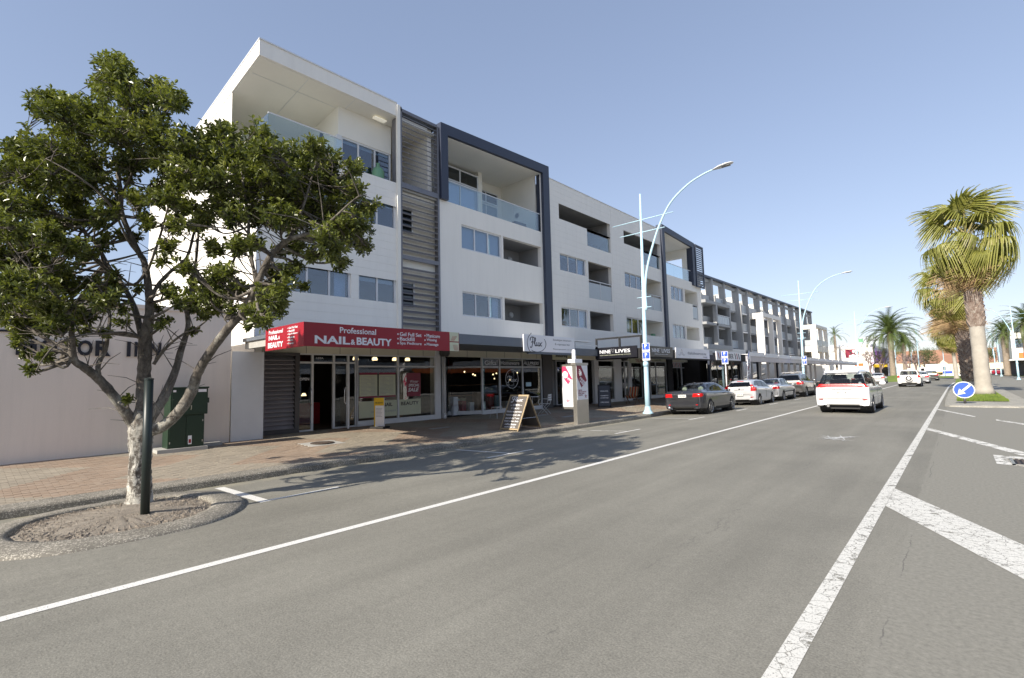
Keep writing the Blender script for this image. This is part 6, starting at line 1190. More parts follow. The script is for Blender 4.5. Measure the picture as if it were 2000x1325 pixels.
for px, py, pr in CL:
    small = pr < 17
    for rep in range(1 if small else 3):
        base_off = (-1, 1, 0)[rep]*random.uniform(.3, 1.15)+random.uniform(-.25, .25) if not small else random.uniform(-.9, .3)
        # keep clumps near the limbs' own depth on that side of the tree
        side = -.45 if (px > 430 or px < 150) and py > 430 else 0
        c = TP(px+random.uniform(-12, 12), py+random.uniform(-10, 10), base_off+side+.35); rad = pr*mpx*(1 if rep == 0 else .95)
        q, qr = min(LP, key=lambda e: (e[0]-c).length-e[1]*6); mid = q.lerp(c, .55)+Vector((random.uniform(-.12, .12), random.uniform(-.12, .12), random.uniform(-.2, .05)))
        br = crom([q, mid, c], 4); r0 = min(qr*.75, .028); tw.tube(br, [r0*(1-.75*i/(len(br)-1)) for i in range(len(br))], 5, False)
        nt_ = max(9, int(84*(rad/.40)**1.8)); ctone = random.uniform(-.12, .12)
        for k in range(nt_):
            u = Vector((random.gauss(0, 1), random.gauss(0, 1), random.gauss(0, .85))).normalized(); rad_f = random.random()**.45
            e = c+Vector((u.x, u.y, u.z*.85))*(rad*random.uniform(.9, 1.25)*rad_f); dirn = (u*1.0+Vector((0, 0, .75))).normalized()
            if k % 2 == 0: s0 = br[-1].lerp(br[len(br)//2], random.random()); tw.tube([s0, s0.lerp(e, .6)+Vector((0, 0, -.03)), e], [.007, .005, .003], 4, False)
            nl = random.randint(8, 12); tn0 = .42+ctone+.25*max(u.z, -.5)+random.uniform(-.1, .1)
            for i in range(nl):
                a = i*2.4+random.random(); el = random.uniform(.1, .95); s1 = dirn.orthogonal().normalized(); s2 = dirn.cross(s1)
                d = dirn*el+(s1*math.cos(a)+s2*math.sin(a))*(1.05-el*.55); off = e-dirn*random.uniform(0, .13)
                leaf(off, d, random.uniform(.055, .092), random.uniform(.028, .042), min(max(tn0+random.gauss(0, .14)+(.5 if random.random() < .012 else 0), 0), 1))
for k in range(150):                                                  # sprouts and bare twigs on the limbs
    q, qr = random.choice(LP); d = Vector((random.gauss(0, 1), random.gauss(0, 1), random.uniform(.0, 1.2))).normalized(); e = q+d*random.uniform(.25, .7)
    tw.tube([q, q.lerp(e, .5)+Vector((0, 0, .04)), e], [.009, .006, .003], 4, False)
tw.build('twigs', BARK, tree, smooth=True, fix=False)['kind'] = 'stuff'
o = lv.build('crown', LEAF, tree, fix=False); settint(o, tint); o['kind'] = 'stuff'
# ---------------------------------------------------------------- fan palms in the median
FAN = leafmat('fan_palm_leaf', (.09, .115, .026), (.36, .35, .085), .45, .28, (.48, .40, .20)); DRY = leafmat('dry_palm_leaf', (.20, .12, .06), (.44, .31, .17), .8, .1); BOOT = barkmat('palm_boots', (.16, .10, .075), (.40, .33, .28), 5, .8); SMOOTHT = pm('smooth_palm_trunk', (.42, .385, .33), .85, var=.2, scale=2.5, fine=.12, bmp=.4, bscale=18)
STALK = pm('palm_stalk', (.36, .30, .07), .5, var=.2)
def fanmesh(seed, droop, nseg=34, R0=.95):
    random.seed(seed); mb = MB(); tn = []
    # petiole along +x from 0 to .9, blade beyond; local +z is up side
    pl = .95
    mb.add([(0, -.03, 0), (0, .03, 0), (pl, .014, .0), (pl, -.014, .0), (0, 0, -.03), (pl, 0, -.02)], [(0, 1, 2, 3), (0, 3, 5, 4), (1, 4, 5, 2)]); tn += [.95]*6
    for k in range(nseg):
        a = (k/(nseg-1)-.5)*R(235); L_ = R0*(1.0-.25*abs(a)/R(118))*random.uniform(.85, 1.08); w_ = .036
        d = Vector((math.cos(a), math.sin(a), 0)); s = Vector((-d.y, d.x, 0)); prev = None
        dr = droop*random.uniform(.8, 1.5)
        for i in range(7):
            f_ = i/6; rr = L_*f_; dz = -dr*max(f_-.42, 0)**1.4*1.9+.10*math.sin(f_*3.1)-.25*abs(a)/2*f_*droop
            hor = rr*(1-.62*min(dr, 1.2)*max(f_-.45, 0)); c = Vector((pl, 0, 0))+d*hor+Vector((0, 0, dz)); ww = w_*(.35+.9*f_ if f_ < .6 else .9*(1.25-f_))*1.1
            n = len(mb.v); mb.v += [tuple(c-s*ww+Vector((0, 0, .02))), tuple(c+Vector((0, 0, -.012))), tuple(c+s*ww+Vector((0, 0, .02)))]; t_ = .35+random.uniform(-.15, .15)+.15*f_+(.45 if f_ > .9 else 0); tn += [t_]*3
            if prev is not None: mb.f += [(prev, prev+1, n+1, n), (prev+1, prev+2, n+2, n+1)]
            prev = n
    return mb, tn
def mkmesh(mb, tn, m, nm):
    me = bpy.data.meshes.new(nm); me.from_pydata(mb.v, [], mb.f); me.materials.append(m); a = me.attributes.new('tint', 'FLOAT', 'POINT'); a.data.foreach_set('value', tn); return me
FANS = [mkmesh(*fanmesh(s, d), FAN, 'frond') for s, d in ((1, .5), (2, .75), (3, 1.0), (4, .35))]; DRYS = [mkmesh(*fanmesh(s, d), DRY, 'dry_frond') for s, d in ((5, 1.1), (6, 1.4))]
def place(me, nm, parent, loc, az, el, sc, rollv=0):
    o = bpy.data.objects.new(nm, me); col.objects.link(o); o.parent = parent; o.location = loc
    o.rotation_euler = (Matrix.Rotation(az, 3, 'Z') @ Matrix.Rotation(-el, 3, 'Y') @ Matrix.Rotation(rollv, 3, 'X')).to_euler(); o.scale = (sc,)*3; return o
def fanpalm(label, loc, h, r0, r1, sc, skirt, seed, boots=(.55, 1), nf=46, lean=(0, 0), nd=26, bootd=.05):
    t = thing('fan_palm', label, 'palm tree', loc, 'fan palms in the median'); random.seed(seed)
    pr = [(0, r0*1.45), (.02, r0*1.25), (.06, r0), (.5, (r0+r1)/2*.97), (1, r1)]; pts = []; rr = []
    for i in range(31):
        f_ = i/30
        for (a, ra), (b, rb) in zip(pr, pr[1:]):
            if a <= f_ <= b: r_ = ra+(rb-ra)*(f_-a)/(b-a)
        pts.append((lean[0]*f_*f_, lean[1]*f_*f_, h*f_)); rr.append(r_*(1+random.uniform(-.02, .02)))
    MB().tube(pts, rr, 18).build('trunk', SMOOTHT, t, smooth=True, local=True)
    bm_ = MB(); z = boots[0]*h; k = 0
    while z < boots[1]*h:
        f_ = z/h; r_ = r0+(r1-r0)*f_; cx_, cy_ = lean[0]*f_*f_, lean[1]*f_*f_
        for j in range(9):
            a = j*2*math.pi/9+(k % 2)*.35+random.uniform(-.08, .08); c, s = math.cos(a), math.sin(a); wv = r_*.42; L_ = random.uniform(.28, .40); o1 = r_+bootd+random.uniform(0, .05)
            def q_(rad, tang, zz): return (cx_+c*rad-s*tang, cy_+s*rad+c*tang, zz)
            bm_.add([q_(r_*.96, -wv, z), q_(r_*.96, wv, z), q_(o1, wv*.55, z+L_), q_(o1, -wv*.55, z+L_), q_(r_*.9, wv*.5, z+L_*.8), q_(r_*.9, -wv*.5, z+L_*.8)], [(0, 1, 2, 3), (3, 2, 4, 5), (0, 3, 5), (1, 4, 2)])
        z += .19; k += 1
    if k: bo = bm_.build('leaf_base_boots', BOOT, t, local=True, fix=False); bo['kind'] = 'stuff'
    top = Vector((lean[0], lean[1], h))
    for i in range(nf):
        az = i*2.399+random.uniform(-.2, .2); f_ = i/nf; el = R(84-140*f_**.8)+random.uniform(-.25, .25)
        place(FANS[(3 if f_ < .15 else (0 if f_ < .4 else (1 if f_ < .7 else 2)))], 'frond', t, top+Vector((0, 0, .1-.55*f_)), az, el, sc*random.uniform(.85, 1.08), random.uniform(-.5, .5))
    for i in range(nd):
        az = i*2.399+1; f_ = i/nd; place(DRYS[i % 2], 'dry_frond', t, top+Vector((0, 0, -.45-skirt*f_)), az, R(-62-20*random.random()), sc*random.uniform(.6, .85), random.uniform(-.4, .4))
    return t
q = onZ(1922, 770, .13); s_ = .743*q.y-.67*q.x
fanpalm('tall fan palm with smooth pale lower trunk beside the keep left sign', (q.x, q.y, .1), 9.6, .38, .31, 1.72, 1.0, 3, (.42, .97), 28, (-.12, .2), 18, .09)
q = onZ(1899, 757, .13); fanpalm('fan palm with shaggy dark trunk right behind the tallest fan palm', (q.x-.15, q.y, .1), 8.3, .37, .33, 1.65, 1.6, 9, (.06, .98), 26, (-.6, 0), 26, .14)
q = onY(1868, 735, 105); fanpalm('slender fan palm farther along the median', (q.x, 105, .1), 7.4, .28, .20, 1.7, .8, 15, (.8, .97), 36, (-.3, 0), 16)
# ---------------------------------------------------------------- date palms
DATE = leafmat('date_palm_leaf', (.035, .07, .018), (.13, .17, .045), .5, .15, (.22, .2, .07)); DTR = pm('date_palm_trunk', (.30, .245, .19), .95, var=.3, scale=3, bmp=1, bscale=14)
def featherm(seed, L_=4.2, n=44):
    random.seed(seed); mb = MB(); tn = []; pr = []
    for i in range(13): f_ = i/12; pr.append(Vector((L_*f_*(1-.18*f_*f_), 0, L_*(.30*f_-.62*f_**2.4))))
    base = len(mb.v); mb.tube(pr, [.05*(1-.85*i/12) for i in range(13)], 4, False); tn += [.75]*len(mb.v)
    for k in range(n):
        f_ = .12+.88*k/n; i = min(int(f_*12), 11); p = pr[i].lerp(pr[i+1], f_*12-i); d = (pr[i+1]-pr[i]).normalized(); l = .62*math.sin(min(1, f_*1.25+.18)*math.pi*.72)+.08
        for s in (-1, 1):
            e = p+d*l*.62+Vector((0, s*l*.72, .22*l-.10)); n0 = len(mb.v); w_ = d*.03; mb.v += [tuple(p-w_), tuple(p+w_), tuple(e)]; mb.f.append((n0, n0+1, n0+2)); tn += [.4+random.uniform(-.2, .25)]*3
    return mkmesh(mb, tn, DATE, 'frond')
FEA = [featherm(s) for s in (1, 2, 3)]
def datepalm(label, loc, h, r, sc, seed, nf=70):
    t = thing('date_palm', label, 'palm tree', loc, 'date palms along the avenue'); random.seed(seed)
    MB().tube([(0, 0, 0), (0, 0, .3), (0, 0, h*.6), (0, 0, h*.86), (0, 0, h)], [r*1.2, r, r*.92, r*1.15, r*.8], 14).build('trunk', DTR, t, smooth=True, local=True)
    for i in range(nf):
        f_ = i/nf; place(FEA[i % 3], 'frond', t, Vector((0, 0, h-.1+.1*(1-f_))), i*2.399, R(78-118*f_)+random.uniform(-.08, .08), sc*random.uniform(.85, 1.05), random.uniform(-.3, .3))
    return t
def far(px, py, Y): return onY(px, py, Y)
q = far(1745, 735, 105); datepalm('large date palm with thick trunk on the grassy mound past the parked cars', (q.x, 105, .35), 7.8, .42, 1.28, 4)
q = far(1769, 730, 140); datepalm('date palm standing just behind the large date palm', (q.x, 140, .1), 7.6, .38, .85, 5, 56)
q = far(1968, 728, 135); datepalm('date palm beside the white flats across the avenue', (q.x, 135, .1), 8.3, .50, .95, 6, 60)
q = far(2012, 728, 105); datepalm('date palm cut by the picture edge across the avenue', (q.x, 105, .1), 8.2, .5, 1.0, 7, 50)
q = far(1628, 700, 112); datepalm('thin drooping palm rising behind the grey flats', (q.x-.5, 118, 0), 9.0, .22, .72, 8, 16)
# ---------------------------------------------------------------- background trees
def bushtree(name, label, loc, h, w_, seed, m, n=2600, trunk=.25, cat='tree', ls=.28):
    t = thing(name, label, cat, loc); random.seed(seed); mb = MB(); tn = []
    MB().tube([(0, 0, 0), (.1, 0, h*.35), (0, .1, h*.6)], [trunk, trunk*.7, trunk*.3], 8).build('trunk', BARK, t, smooth=True, local=True)
    cl_ = [(Vector((random.gauss(0, .33)*w_, random.gauss(0, .33)*w_, h*random.uniform(.42, .85))), random.uniform(.22, .4)*w_) for _ in range(16)]
    for k in range(n):
        c, r_ = cl_[k % 16]; u = Vector((random.gauss(0, 1), random.gauss(0, 1), random.gauss(0, .8))).normalized(); p = c+u*r_*random.random()**.4; d = (u+Vector((random.gauss(0, .5), random.gauss(0, .5), random.gauss(0, .5)))).normalized(); s = d.orthogonal().normalized()
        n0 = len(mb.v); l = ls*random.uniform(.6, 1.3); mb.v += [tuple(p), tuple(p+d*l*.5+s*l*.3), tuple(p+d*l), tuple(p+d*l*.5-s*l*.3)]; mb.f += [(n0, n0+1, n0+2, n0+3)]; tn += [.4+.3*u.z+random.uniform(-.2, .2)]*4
    me = mkmesh(mb, tn, m, 'crown'); o = bpy.data.objects.new('crown', me); col.objects.link(o); o.parent = t; o['kind'] = 'stuff'; return t
SHR = leafmat('olive_green_leaf', (.04, .06, .02), (.13, .15, .05), .6, .15); DKG = leafmat('dark_green_leaf', (.02, .04, .012), (.06, .09, .025), .6, .15)
q = far(1806, 725, 190); bushtree('broad_tree', 'rounded olive green tree beside the roundabout', (q.x, 190, 0), 8.5, 4.2, 1, SHR)
q = far(1828, 722, 300); bushtree('broad_tree', 'dark green tree rising behind the red tiled roof', (q.x, 300, 0), 14, 7, 2, DKG)
q = far(1935, 722, 230); bushtree('broad_tree', 'dark bushy tree across the avenue between the lamp posts', (q.x, 230, 0), 9, 5, 3, DKG)
q = far(1918, 722, 200); bushtree('broad_tree', 'pale scruffy tree seen right of the smooth palm trunk', (q.x, 200, 0), 8, 3.5, 4, SHR)
def baretree(label, loc, h, seed):
    t = thing('bare_tree', label, 'tree', loc, 'leafless trees by the far shops'); random.seed(seed); mb = MB()
    def grow(p, d, l, r_, lev):
        e = p+d*l; mb.tube([p, p.lerp(e, .5)+Vector((random.gauss(0, .04)*l, random.gauss(0, .04)*l, 0)), e], [r_, r_*.85, r_*.65], 5, False)
        if lev == 0: return
        for _ in range(3 if lev > 1 else 4):
            nd_ = (d+Vector((random.gauss(0, .55), random.gauss(0, .55), random.gauss(.1, .35)))).normalized(); grow(e, nd_, l*random.uniform(.62, .85), r_*.6, lev-1)
    grow(Vector((0, 0, 0)), Vector((0, 0, 1)), h*.28, .22, 5); mb.build('branches', pm('grey_mauve_bark', (.24, .18, .17), .9, var=.2), t, local=True, fix=False)
for px, Y, h, s in ((1720, 108, 6.2, 1), (1700, 112, 5.8, 2), (1778, 130, 6.5, 3), (1790, 145, 6, 4)):
    q = far(px, 726, Y); baretree(('bare mauve branched tree in front of the white cinema wall', 'bare mauve branched tree in front of the lilac shop front', 'bare branched tree between the two date palms', 'bare branched tree right of the date palms')[s-1], (q.x, Y, 0), h, s)
# ================================================================ grey frame flats beyond the shops
X2 = -20.2
flats = thing('frame_flats', 'grey concrete framed flats with glass balconies and white portals past the shops', 'building', (X2, 56, 0)); GR = mat('grey_render')
cols = [52.6, 56.0, 60.1, 64.8, 68.7, 73.6, 78.0, 83.0, 87.6, 92.6, 97.4, 102.1, 106.8]; F1, F2, F3, RF = 4.75, 7.1, 9.5, 12.35
B('rear_wall', mat('pale_render'), flats, ((X2-2.4, 52, 0), (X2-2.6, 107, F3))); B('penthouse_wall', mat('soffit'), flats, ((X2-4.0, 52, F3), (X2-4.2, 107, RF-.1)))
for z in (F1, F2, F3): B('floor_slab', GR, flats, ((X2-2.4, 52, z-.22), (X2-.15, 107, z)))
sloped_roof = MB().add([(X2+.3, 50, RF), (X2+.3, 107.3, RF+.5), (X2-.5, 107.3, RF+.5), (X2-.5, 50, RF), (X2+.3, 50, RF+.22), (X2+.3, 107.3, RF+.72), (X2-.5, 107.3, RF+.72), (X2-.5, 50, RF+.22)], [(0, 3, 2, 1), (4, 5, 6, 7), (0, 1, 5, 4), (1, 2, 6, 5), (2, 3, 7, 6), (3, 0, 4, 7)]).build('roof_edge', mat('slate'), flats)
B('gutter_beam', GR, flats, ((X2-.2, 50, RF-.35), (X2, 107, RF+.0)))
for i, y in enumerate(cols): B('fin_wall', GR, flats, ((X2-2.4, y-.16, 0), (X2+(.55 if i % 2 else .3), y+.16, F3+1.0))); B('column', GR, flats, ((X2-.5, y-.16, F3+1.0), (X2+(.28 if i % 2 else .2), y+.16, RF+.5*(y-50)/57-.02))); B('pergola_fin', mat('soffit'), flats, ((X2-4.0, y-.10, F3), (X2-1.3, y+.10, RF-.4)))
for i, (a, b) in enumerate(zip(cols, cols[1:])):
    a, b = a+.16, b-.16
    for z, hgt in ((F1, 2.2), (F2, 2.2), (F3, 2.4)):
        x = X2-2.39 if z < F3 else X2-3.99
        wn = B('window', mat('darkalu'), flats, ((x, a+.3, z+.1), (x+.05, a+.4, z+hgt)), ((x, b-1.0, z+.1), (x+.05, b-.9, z+hgt)), ((x, a+.4, z+hgt-.1), (x+.05, b-1.0, z+hgt)), ((x, (a+b)/2-.35, z+.1), (x+.05, (a+b)/2-.27, z+hgt)))
        B('pane', mat('darkpane'), wn, ((x+.01, a+.4, z+.1), (x+.02, b-1.0, z+hgt-.1))); B('dark_room', mat('intdark'), wn, ((x-.0, a+.4, z+.1), (x+.006, b-1, z+hgt-.1)))
        if z == F3:
            for k in range(4): B('sunshade_slat', mat('soffit'), wn, ((x+.05, a, z+.7+k*.5), (x+.12, b, z+.78+k*.5)))
        kind = (i+int(z)) % 2
        if kind: B('solid_balustrade', mat('pale_render'), flats, ((X2-.25, a, z), (X2-.12, b, z+1.0)))
        else:
            r_ = B('balustrade', mat('whitealu'), flats, ((X2-.1, a, z+.98), (X2-.04, b, z+1.03)), *[((X2-.1, a+(b-a)*k/5-.02, z), (X2-.05, a+(b-a)*k/5+.02, z+.98)) for k in range(6)])
            for k in range(5): B('glass_panel', mat('frosted'), r_, ((X2-.085, a+(b-a)*k/5+.04, z+.08), (X2-.07, a+(b-a)*(k+1)/5-.04, z+.95)))
            B('ledge', mat('whitealu'), flats, ((X2-.2, a, z-.2), (X2+.05, b, z-.02)))
# lower projecting bay by the shops
B('bay_frame', GR, flats, ((X2-1, 52.0, 4.4), (X2+.9, 59.6, 4.9)), ((X2-1, 52.0, 7.0), (X2+.9, 59.6, 7.25)), ((X2+.5, 59.3, 4.9), (X2+.9, 59.6, 9.3)), ((X2+.5, 55.0, 4.9), (X2+.9, 55.4, 9.3)), ((X2-1, 52, 9.3), (X2+.9, 59.6, 9.62)))
r_ = B('balustrade', mat('whitealu'), flats, ((X2+.8, 55.4, 8.2), (X2+.86, 59.3, 8.26)), *[((X2+.8, 55.4+k*.78, 7.25), (X2+.85, 55.44+k*.78, 8.2)) for k in range(6)])
for k in range(5): B('glass_panel', mat('frosted'), r_, ((X2+.82, 55.48+k*.78, 7.3), (X2+.835, 56.14+k*.78, 8.15)))
B('wall_under', mat('pale_render'), flats, ((X2-.5, 48, 2.8), (X2+.8, 64.6, 4.6)))
# white portals
WR = mat('white_render')
for y0, y1, xf, zt in ((69.4, 78.3, -18.45, 9.6), (97.4, 107.2, -17.7, 9.85)):
    ym = (y0+y1)/2
    B('portal', WR, flats, ((X2-.3, y0, zt-.75), (xf, y0+.35, zt)), ((xf-.9, y0, 2.9), (xf, y0+.35, zt-.75)), ((xf-.6, ym-.2, 2.9), (xf, ym+.2, zt-.5)), ((xf-.6, y1-.4, 2.9), (xf, y1, zt-.5)), ((X2-.3, y1-.4, zt-.5), (xf-.6, y1, zt)), ((xf-.6, y0+.35, zt-.5), (xf, y1, zt)), ((X2-.3, ym-.15, zt-.4), (xf-.6, ym+.15, zt)))
    if y0 > 90: B('portal_balcony', mat('frosted'), flats, ((xf-.06, y0+.4, 6.2), (xf-.02, y1-.4, 7.2)), ((X2, y0+.02, 6.2), (xf-.9, y0+.06, 7.2))); B('portal_slab', WR, flats, ((X2-.25, y0+.03, 5.2), (xf-.03, y1-.03, 6.15)))
# carport canopy along the kerb
cp = thing('footpath_canopy', 'long white panelled canopy on white posts in front of the grey flats', 'canopy', (CX, 38, 0))
for k in range(13):
    y = 37.5+k*3.9; B('roof_panel', mat('whitealu'), cp, ((-16.5, y, 3.02-.012*k), (CX+.0, y+3.86, 3.08-.012*k))); B('fascia_panel', mat('whitesign'), cp, ((CX+.005, y, 2.92-.02*k), (CX+.03, y+3.7, 3.22-.02*k)))
B('soffit_beam', mat('louvre'), cp, ((CX-.3, 37.5, 2.52), (CX-.02, 88, 2.95))); B('soffit', mat('louvre'), cp, ((-16.4, 37.5, 2.94), (CX-.3, 88, 2.99)))
for k in range(14):
    y = 46+k*3.1; B('post', mat('whitesign'), cp, ((-16.3, y-.12, 0), (-16.06, y+.12, 2.94)))
    if k < 6: B('post', mat('slate'), cp, ((-13.0, y*1.0-.09, 0), (-12.85, y+.09, 2.9))) if k in (0, 2) else None
rp = thing('access_ramp', 'concrete wall and ramp with sloping white handrails under the canopy', 'ramp', (-18, 60, 0))
B('retaining_wall', mat('pale_render'), rp, ((-19.2, 46, 0), (-19.0, 108, 2.9)))
for a, b in ((50, 64), (64, 80)): MB().bar((-17.2, a, .5), (-17.2, b, 2.2), .06, .12).build('handrail', mat('whitesign'), rp); MB().bar((-17.6, a, 0), (-17.6, b, 1.6), .9, .15).build('slope', mat('concrete'), rp)
st_ = thing('outside_stair', 'pale concrete stair rising beside the dark barber shop', 'stair', (-15, 46, 0))
for k in range(12): B('step', mat('pale_render'), st_, ((-17.6-.28*k, 45.6, 0), (-17.3-.28*k, 47.2, .2+.21*k)))
# ================================================================ far end of the street
Yc = 122; a, b = far(1617, 700, Yc), far(1701, 700, Yc); top = far(1660, 677, Yc).z
cin = thing('cinema_building', 'big white blank walled building with lilac front and a dark mural', 'building', (a.x, Yc, 0))
B('wall', WR, cin, ((a.x-25, Yc, 0), (b.x, Yc+40, top))); B('parapet', mat('whitesign'), cin, ((a.x-25, Yc-.1, top), (b.x+.1, Yc+40, top+.3)))
B('lilac_front', mat('lilac'), cin, ((b.x, Yc+.5, 0), (b.x+.4, Yc+39, top-.3))); B('purple_panel', mat('purple'), cin, ((b.x+.4, Yc+4, top*.35), (b.x+.6, Yc+20, top*.85)))
p0, p1 = far(1652, 699, Yc), far(1676, 682, Yc); mu = B('mural', mat('maroon'), cin, ((p0.x, Yc-.08, p0.z), (p1.x, Yc-.02, p1.z))); random.seed(4)
for k in range(14): u, v, r_ = random.uniform(.25, .95), random.uniform(.1, .95), random.uniform(.05, .16); MB().lathe([(0, 0), (r_*2.4, 0), (r_*2.4, -.03), (0, -.03)], (p0.x+(p1.x-p0.x)*u, Yc-.085-.002*k, p0.z+(p1.z-p0.z)*v), 'Y', 10).build('mural_blotch', mat('whitesign') if k % 3 else mat('darkalu'), mu)
p0, p1 = far(1675, 673, Yc+4), far(1714, 657, Yc+4); bb = thing('rooftop_billboard', 'grey green rooftop billboard standing on the white building', 'billboard', (p0.x, Yc+4, top))
B('panel', mat('frosted'), bb, ((p0.x, Yc+4, p0.z), (p1.x, Yc+4.15, p1.z))); B('green_leaf', mat('vase'), bb, ((p0.x+.2, Yc+3.97, p0.z+.4), (p0.x+1, Yc+3.99, p1.z-.3))); text('DE LA', (p0.x+1.5, Yc+3.98, (p0.z+p1.z)/2+.3), PX_, PZ_, mat('darkalu'), bb, height=.6, bold=.02); text('SEMBLANCE', (p0.x+1.5, Yc+3.98, p0.z+.5), PX_, PZ_, mat('darkalu'), bb, height=.5, width=3, bold=.02)
for x in (p0.x+.5, p1.x-.5): B('leg', mat('darkalu'), bb, ((x-.08, Yc+4.15, top+.0), (x+.08, Yc+4.3, p0.z+.5)))
p0, p1 = far(1706, 718, 116), far(1733, 711, 116); sh = thing('corner_shop', 'low shop with a bright yellow fascia and dark doorway', 'building', (p0.x, 116, 0)); B('fascia', mat('yellow'), sh, ((p0.x, 115.9, p0.z), (p1.x, 116.2, p1.z))); B('doors', mat('intdark'), sh, ((p0.x, 116.1, 0), (p1.x, 120, p0.z))); B('post', mat('whitesign'), sh, *[((p0.x+k*1.1, 115.95, 0), (p0.x+.12+k*1.1, 116.08, p0.z)) for k in range(4)]); B('wall', mat('lilac'), sh, ((p0.x-.1, 116.3, 0), (p1.x+.2, 124, p1.z+.1)))
p = far(1678, 713, 100); rs = thing('round_shop_sign', 'round white shop sign with red lettering on a post', 'sign', (p.x, 100, 0)); MB().lathe([(0, -.05), (.75, -.05), (.75, .05), (0, .05)], (p.x, 100, p.z), 'Y', 24).build('disc', mat('whitesign'), rs); B('band', mat('orange'), rs, ((p.x-.6, 99.93, p.z-.2), (p.x+.6, 99.948, p.z+.25))); MB().tube([(p.x, 100.1, 0), (p.x, 100.1, p.z)], .06, 8).build('post', mat('whitesign'), rs)
# grass mound under the date palm
p = far(1745, 740, 105); md = MB(); n_ = 20
for j in range(5):
    f_ = j/4
    for k in range(n_): an = 2*math.pi*k/n_; md.v.append((p.x+.6+3.4*(1-f_)*math.cos(an), 106+13*(1-f_)*math.sin(an), -.1+.95*math.sin(f_*math.pi/2)))
for j in range(4):
    for k in range(n_): md.f.append((j*n_+k, j*n_+(k+1) % n_, (j+1)*n_+(k+1) % n_, (j+1)*n_+k))
struct(md.build('grass_mound', GRASS, smooth=True))
struct(MB().add([(-30, 150, .06), (60, 150, .06), (60, 330, .06), (-30, 330, .06)], [(0, 1, 2, 3)]).build('far_verge', GRASS)) if False else None
for nm, x0, x1, y0, y1 in (('verge_grass', 8.3, 13.4, 95, 300), ('verge_grass', -3.5, 4.2, 122, 150)):
    struct(MB().add([(x0, y0, .04), (x1, y0, .04), (x1, y1, .10), (x0, y1, .10)], [(0, 1, 2, 3)]).build(nm, GRASS))
# houses with terracotta roofs
def house(label, px, Y, wd, dep, wh, rh, wallm, roofm):
    q = far(px, 724, Y); x = q.x; t = thing('house', label, 'house', (x, Y, 0), 'houses beyond the roundabout')
    B('wall', wallm, t, ((x-wd/2, Y, 0), (x+wd/2, Y+dep, wh))); MB().add([(x-wd/2-.4, Y-.4, wh), (x+wd/2+.4, Y-.4, wh), (x+wd/2+.4, Y+dep+.4, wh), (x-wd/2-.4, Y+dep+.4, wh), (x-wd/2+1.5, Y+dep/2, wh+rh), (x+wd/2-1.5, Y+dep/2, wh+rh)], [(0, 1, 5, 4), (1, 2, 5), (2, 3, 4, 5), (3, 0, 4), (0, 3, 2, 1)]).build('roof', roofm, t)
    g = MB().add([(x-2.4, Y-1.2, 0), (x+.8, Y-1.2, 0), (x+.8, Y-1.2, wh-.6), (x-.8, Y-1.2, wh+1.0), (x-2.4, Y-1.2, wh-.6), (x-2.4, Y, 0), (x+.8, Y, 0), (x+.8, Y, wh-.6), (x-.8, Y, wh+1.0), (x-2.4, Y, wh-.6)], [(0, 1, 2, 3, 4), (1, 6, 7, 2), (2, 7, 8, 3), (3, 8, 9, 4), (4, 9, 5, 0)]).build('gable', wallm, t)
    for k in (-1.6, 3): w_ = B('window', mat('whitealu'), t, ((x+k, Y-1.25 if k < 0 else Y-.05, 1.2), (x+k+1.4, Y-1.2 if k < 0 else Y, 2.6))); B('pane', mat('darkpane'), w_, ((x+k+.12, Y-1.27 if k < 0 else Y-.07, 1.32), (x+k+1.28, Y-1.251 if k < 0 else Y-.051, 2.48)))
CW = pm('cream_weatherboard', (.68, .60, .46), .7, var=.08); MAT['cream_wall'] = CW
for lab, px, Y, wd, wh, rh in (('cream gabled house with terracotta roof left of the slender palm', 1820, 215, 13, 4.0, 2.4), ('cream house with terracotta roof behind the slender fan palm', 1850, 212, 13, 3.6, 2.3), ('long pale house with terracotta roof glimpsed beside the shaggy palm', 1880, 218, 16, 3.6, 2.6), ('large house with broad terracotta roof behind the gabled houses', 1846, 245, 34, 4.5, 4.6)): house(lab, px, Y, wd, 12, wh, rh, CW, mat('terracotta'))
# roundabout hoardings and truck
p0, p1 = far(1821, 733, 150), far(1841, 727, 150); hs = thing('chevron_board', 'yellow and black chevron board at the roundabout', 'sign', (p0.x, 150, 0)); B('board', mat('yellow'), hs, ((p0.x, 150, p0.z), (p1.x, 150.08, p1.z)))
for k in range(4): u = p0.x+.5+k*.85*(p1.x-p0.x)/4; MB().prism([(u, p0.z+.1), (u+.35, p0.z+.1), (u+.1, (p0.z+p1.z)/2), (u+.35, p1.z-.1), (u, p1.z-.1), (u-.25, (p0.z+p1.z)/2)], lambda a_, b_, d: (a_, 149.99-d, b_), 0, .01).build('chevron', mat('black'), hs)
for x in (p0.x+.3, p1.x-.3): B('leg', mat('steel'), hs, ((x-.05, 150.08, 0), (x+.05, 150.16, p1.z)))
p0, p1 = far(1842, 732, 152), far(1860, 725, 152); hb = thing('blue_hoarding', 'low blue and white hoarding at the roundabout', 'sign', (p0.x, 152, 0)); B('board', mat('blue'), hb, ((p0.x, 152, .2), (p1.x, 152.1, p1.z))); B('white_band', mat('whitesign'), hb, ((p0.x-.5, 151.9, .1), (p1.x+3, 152, .6)))
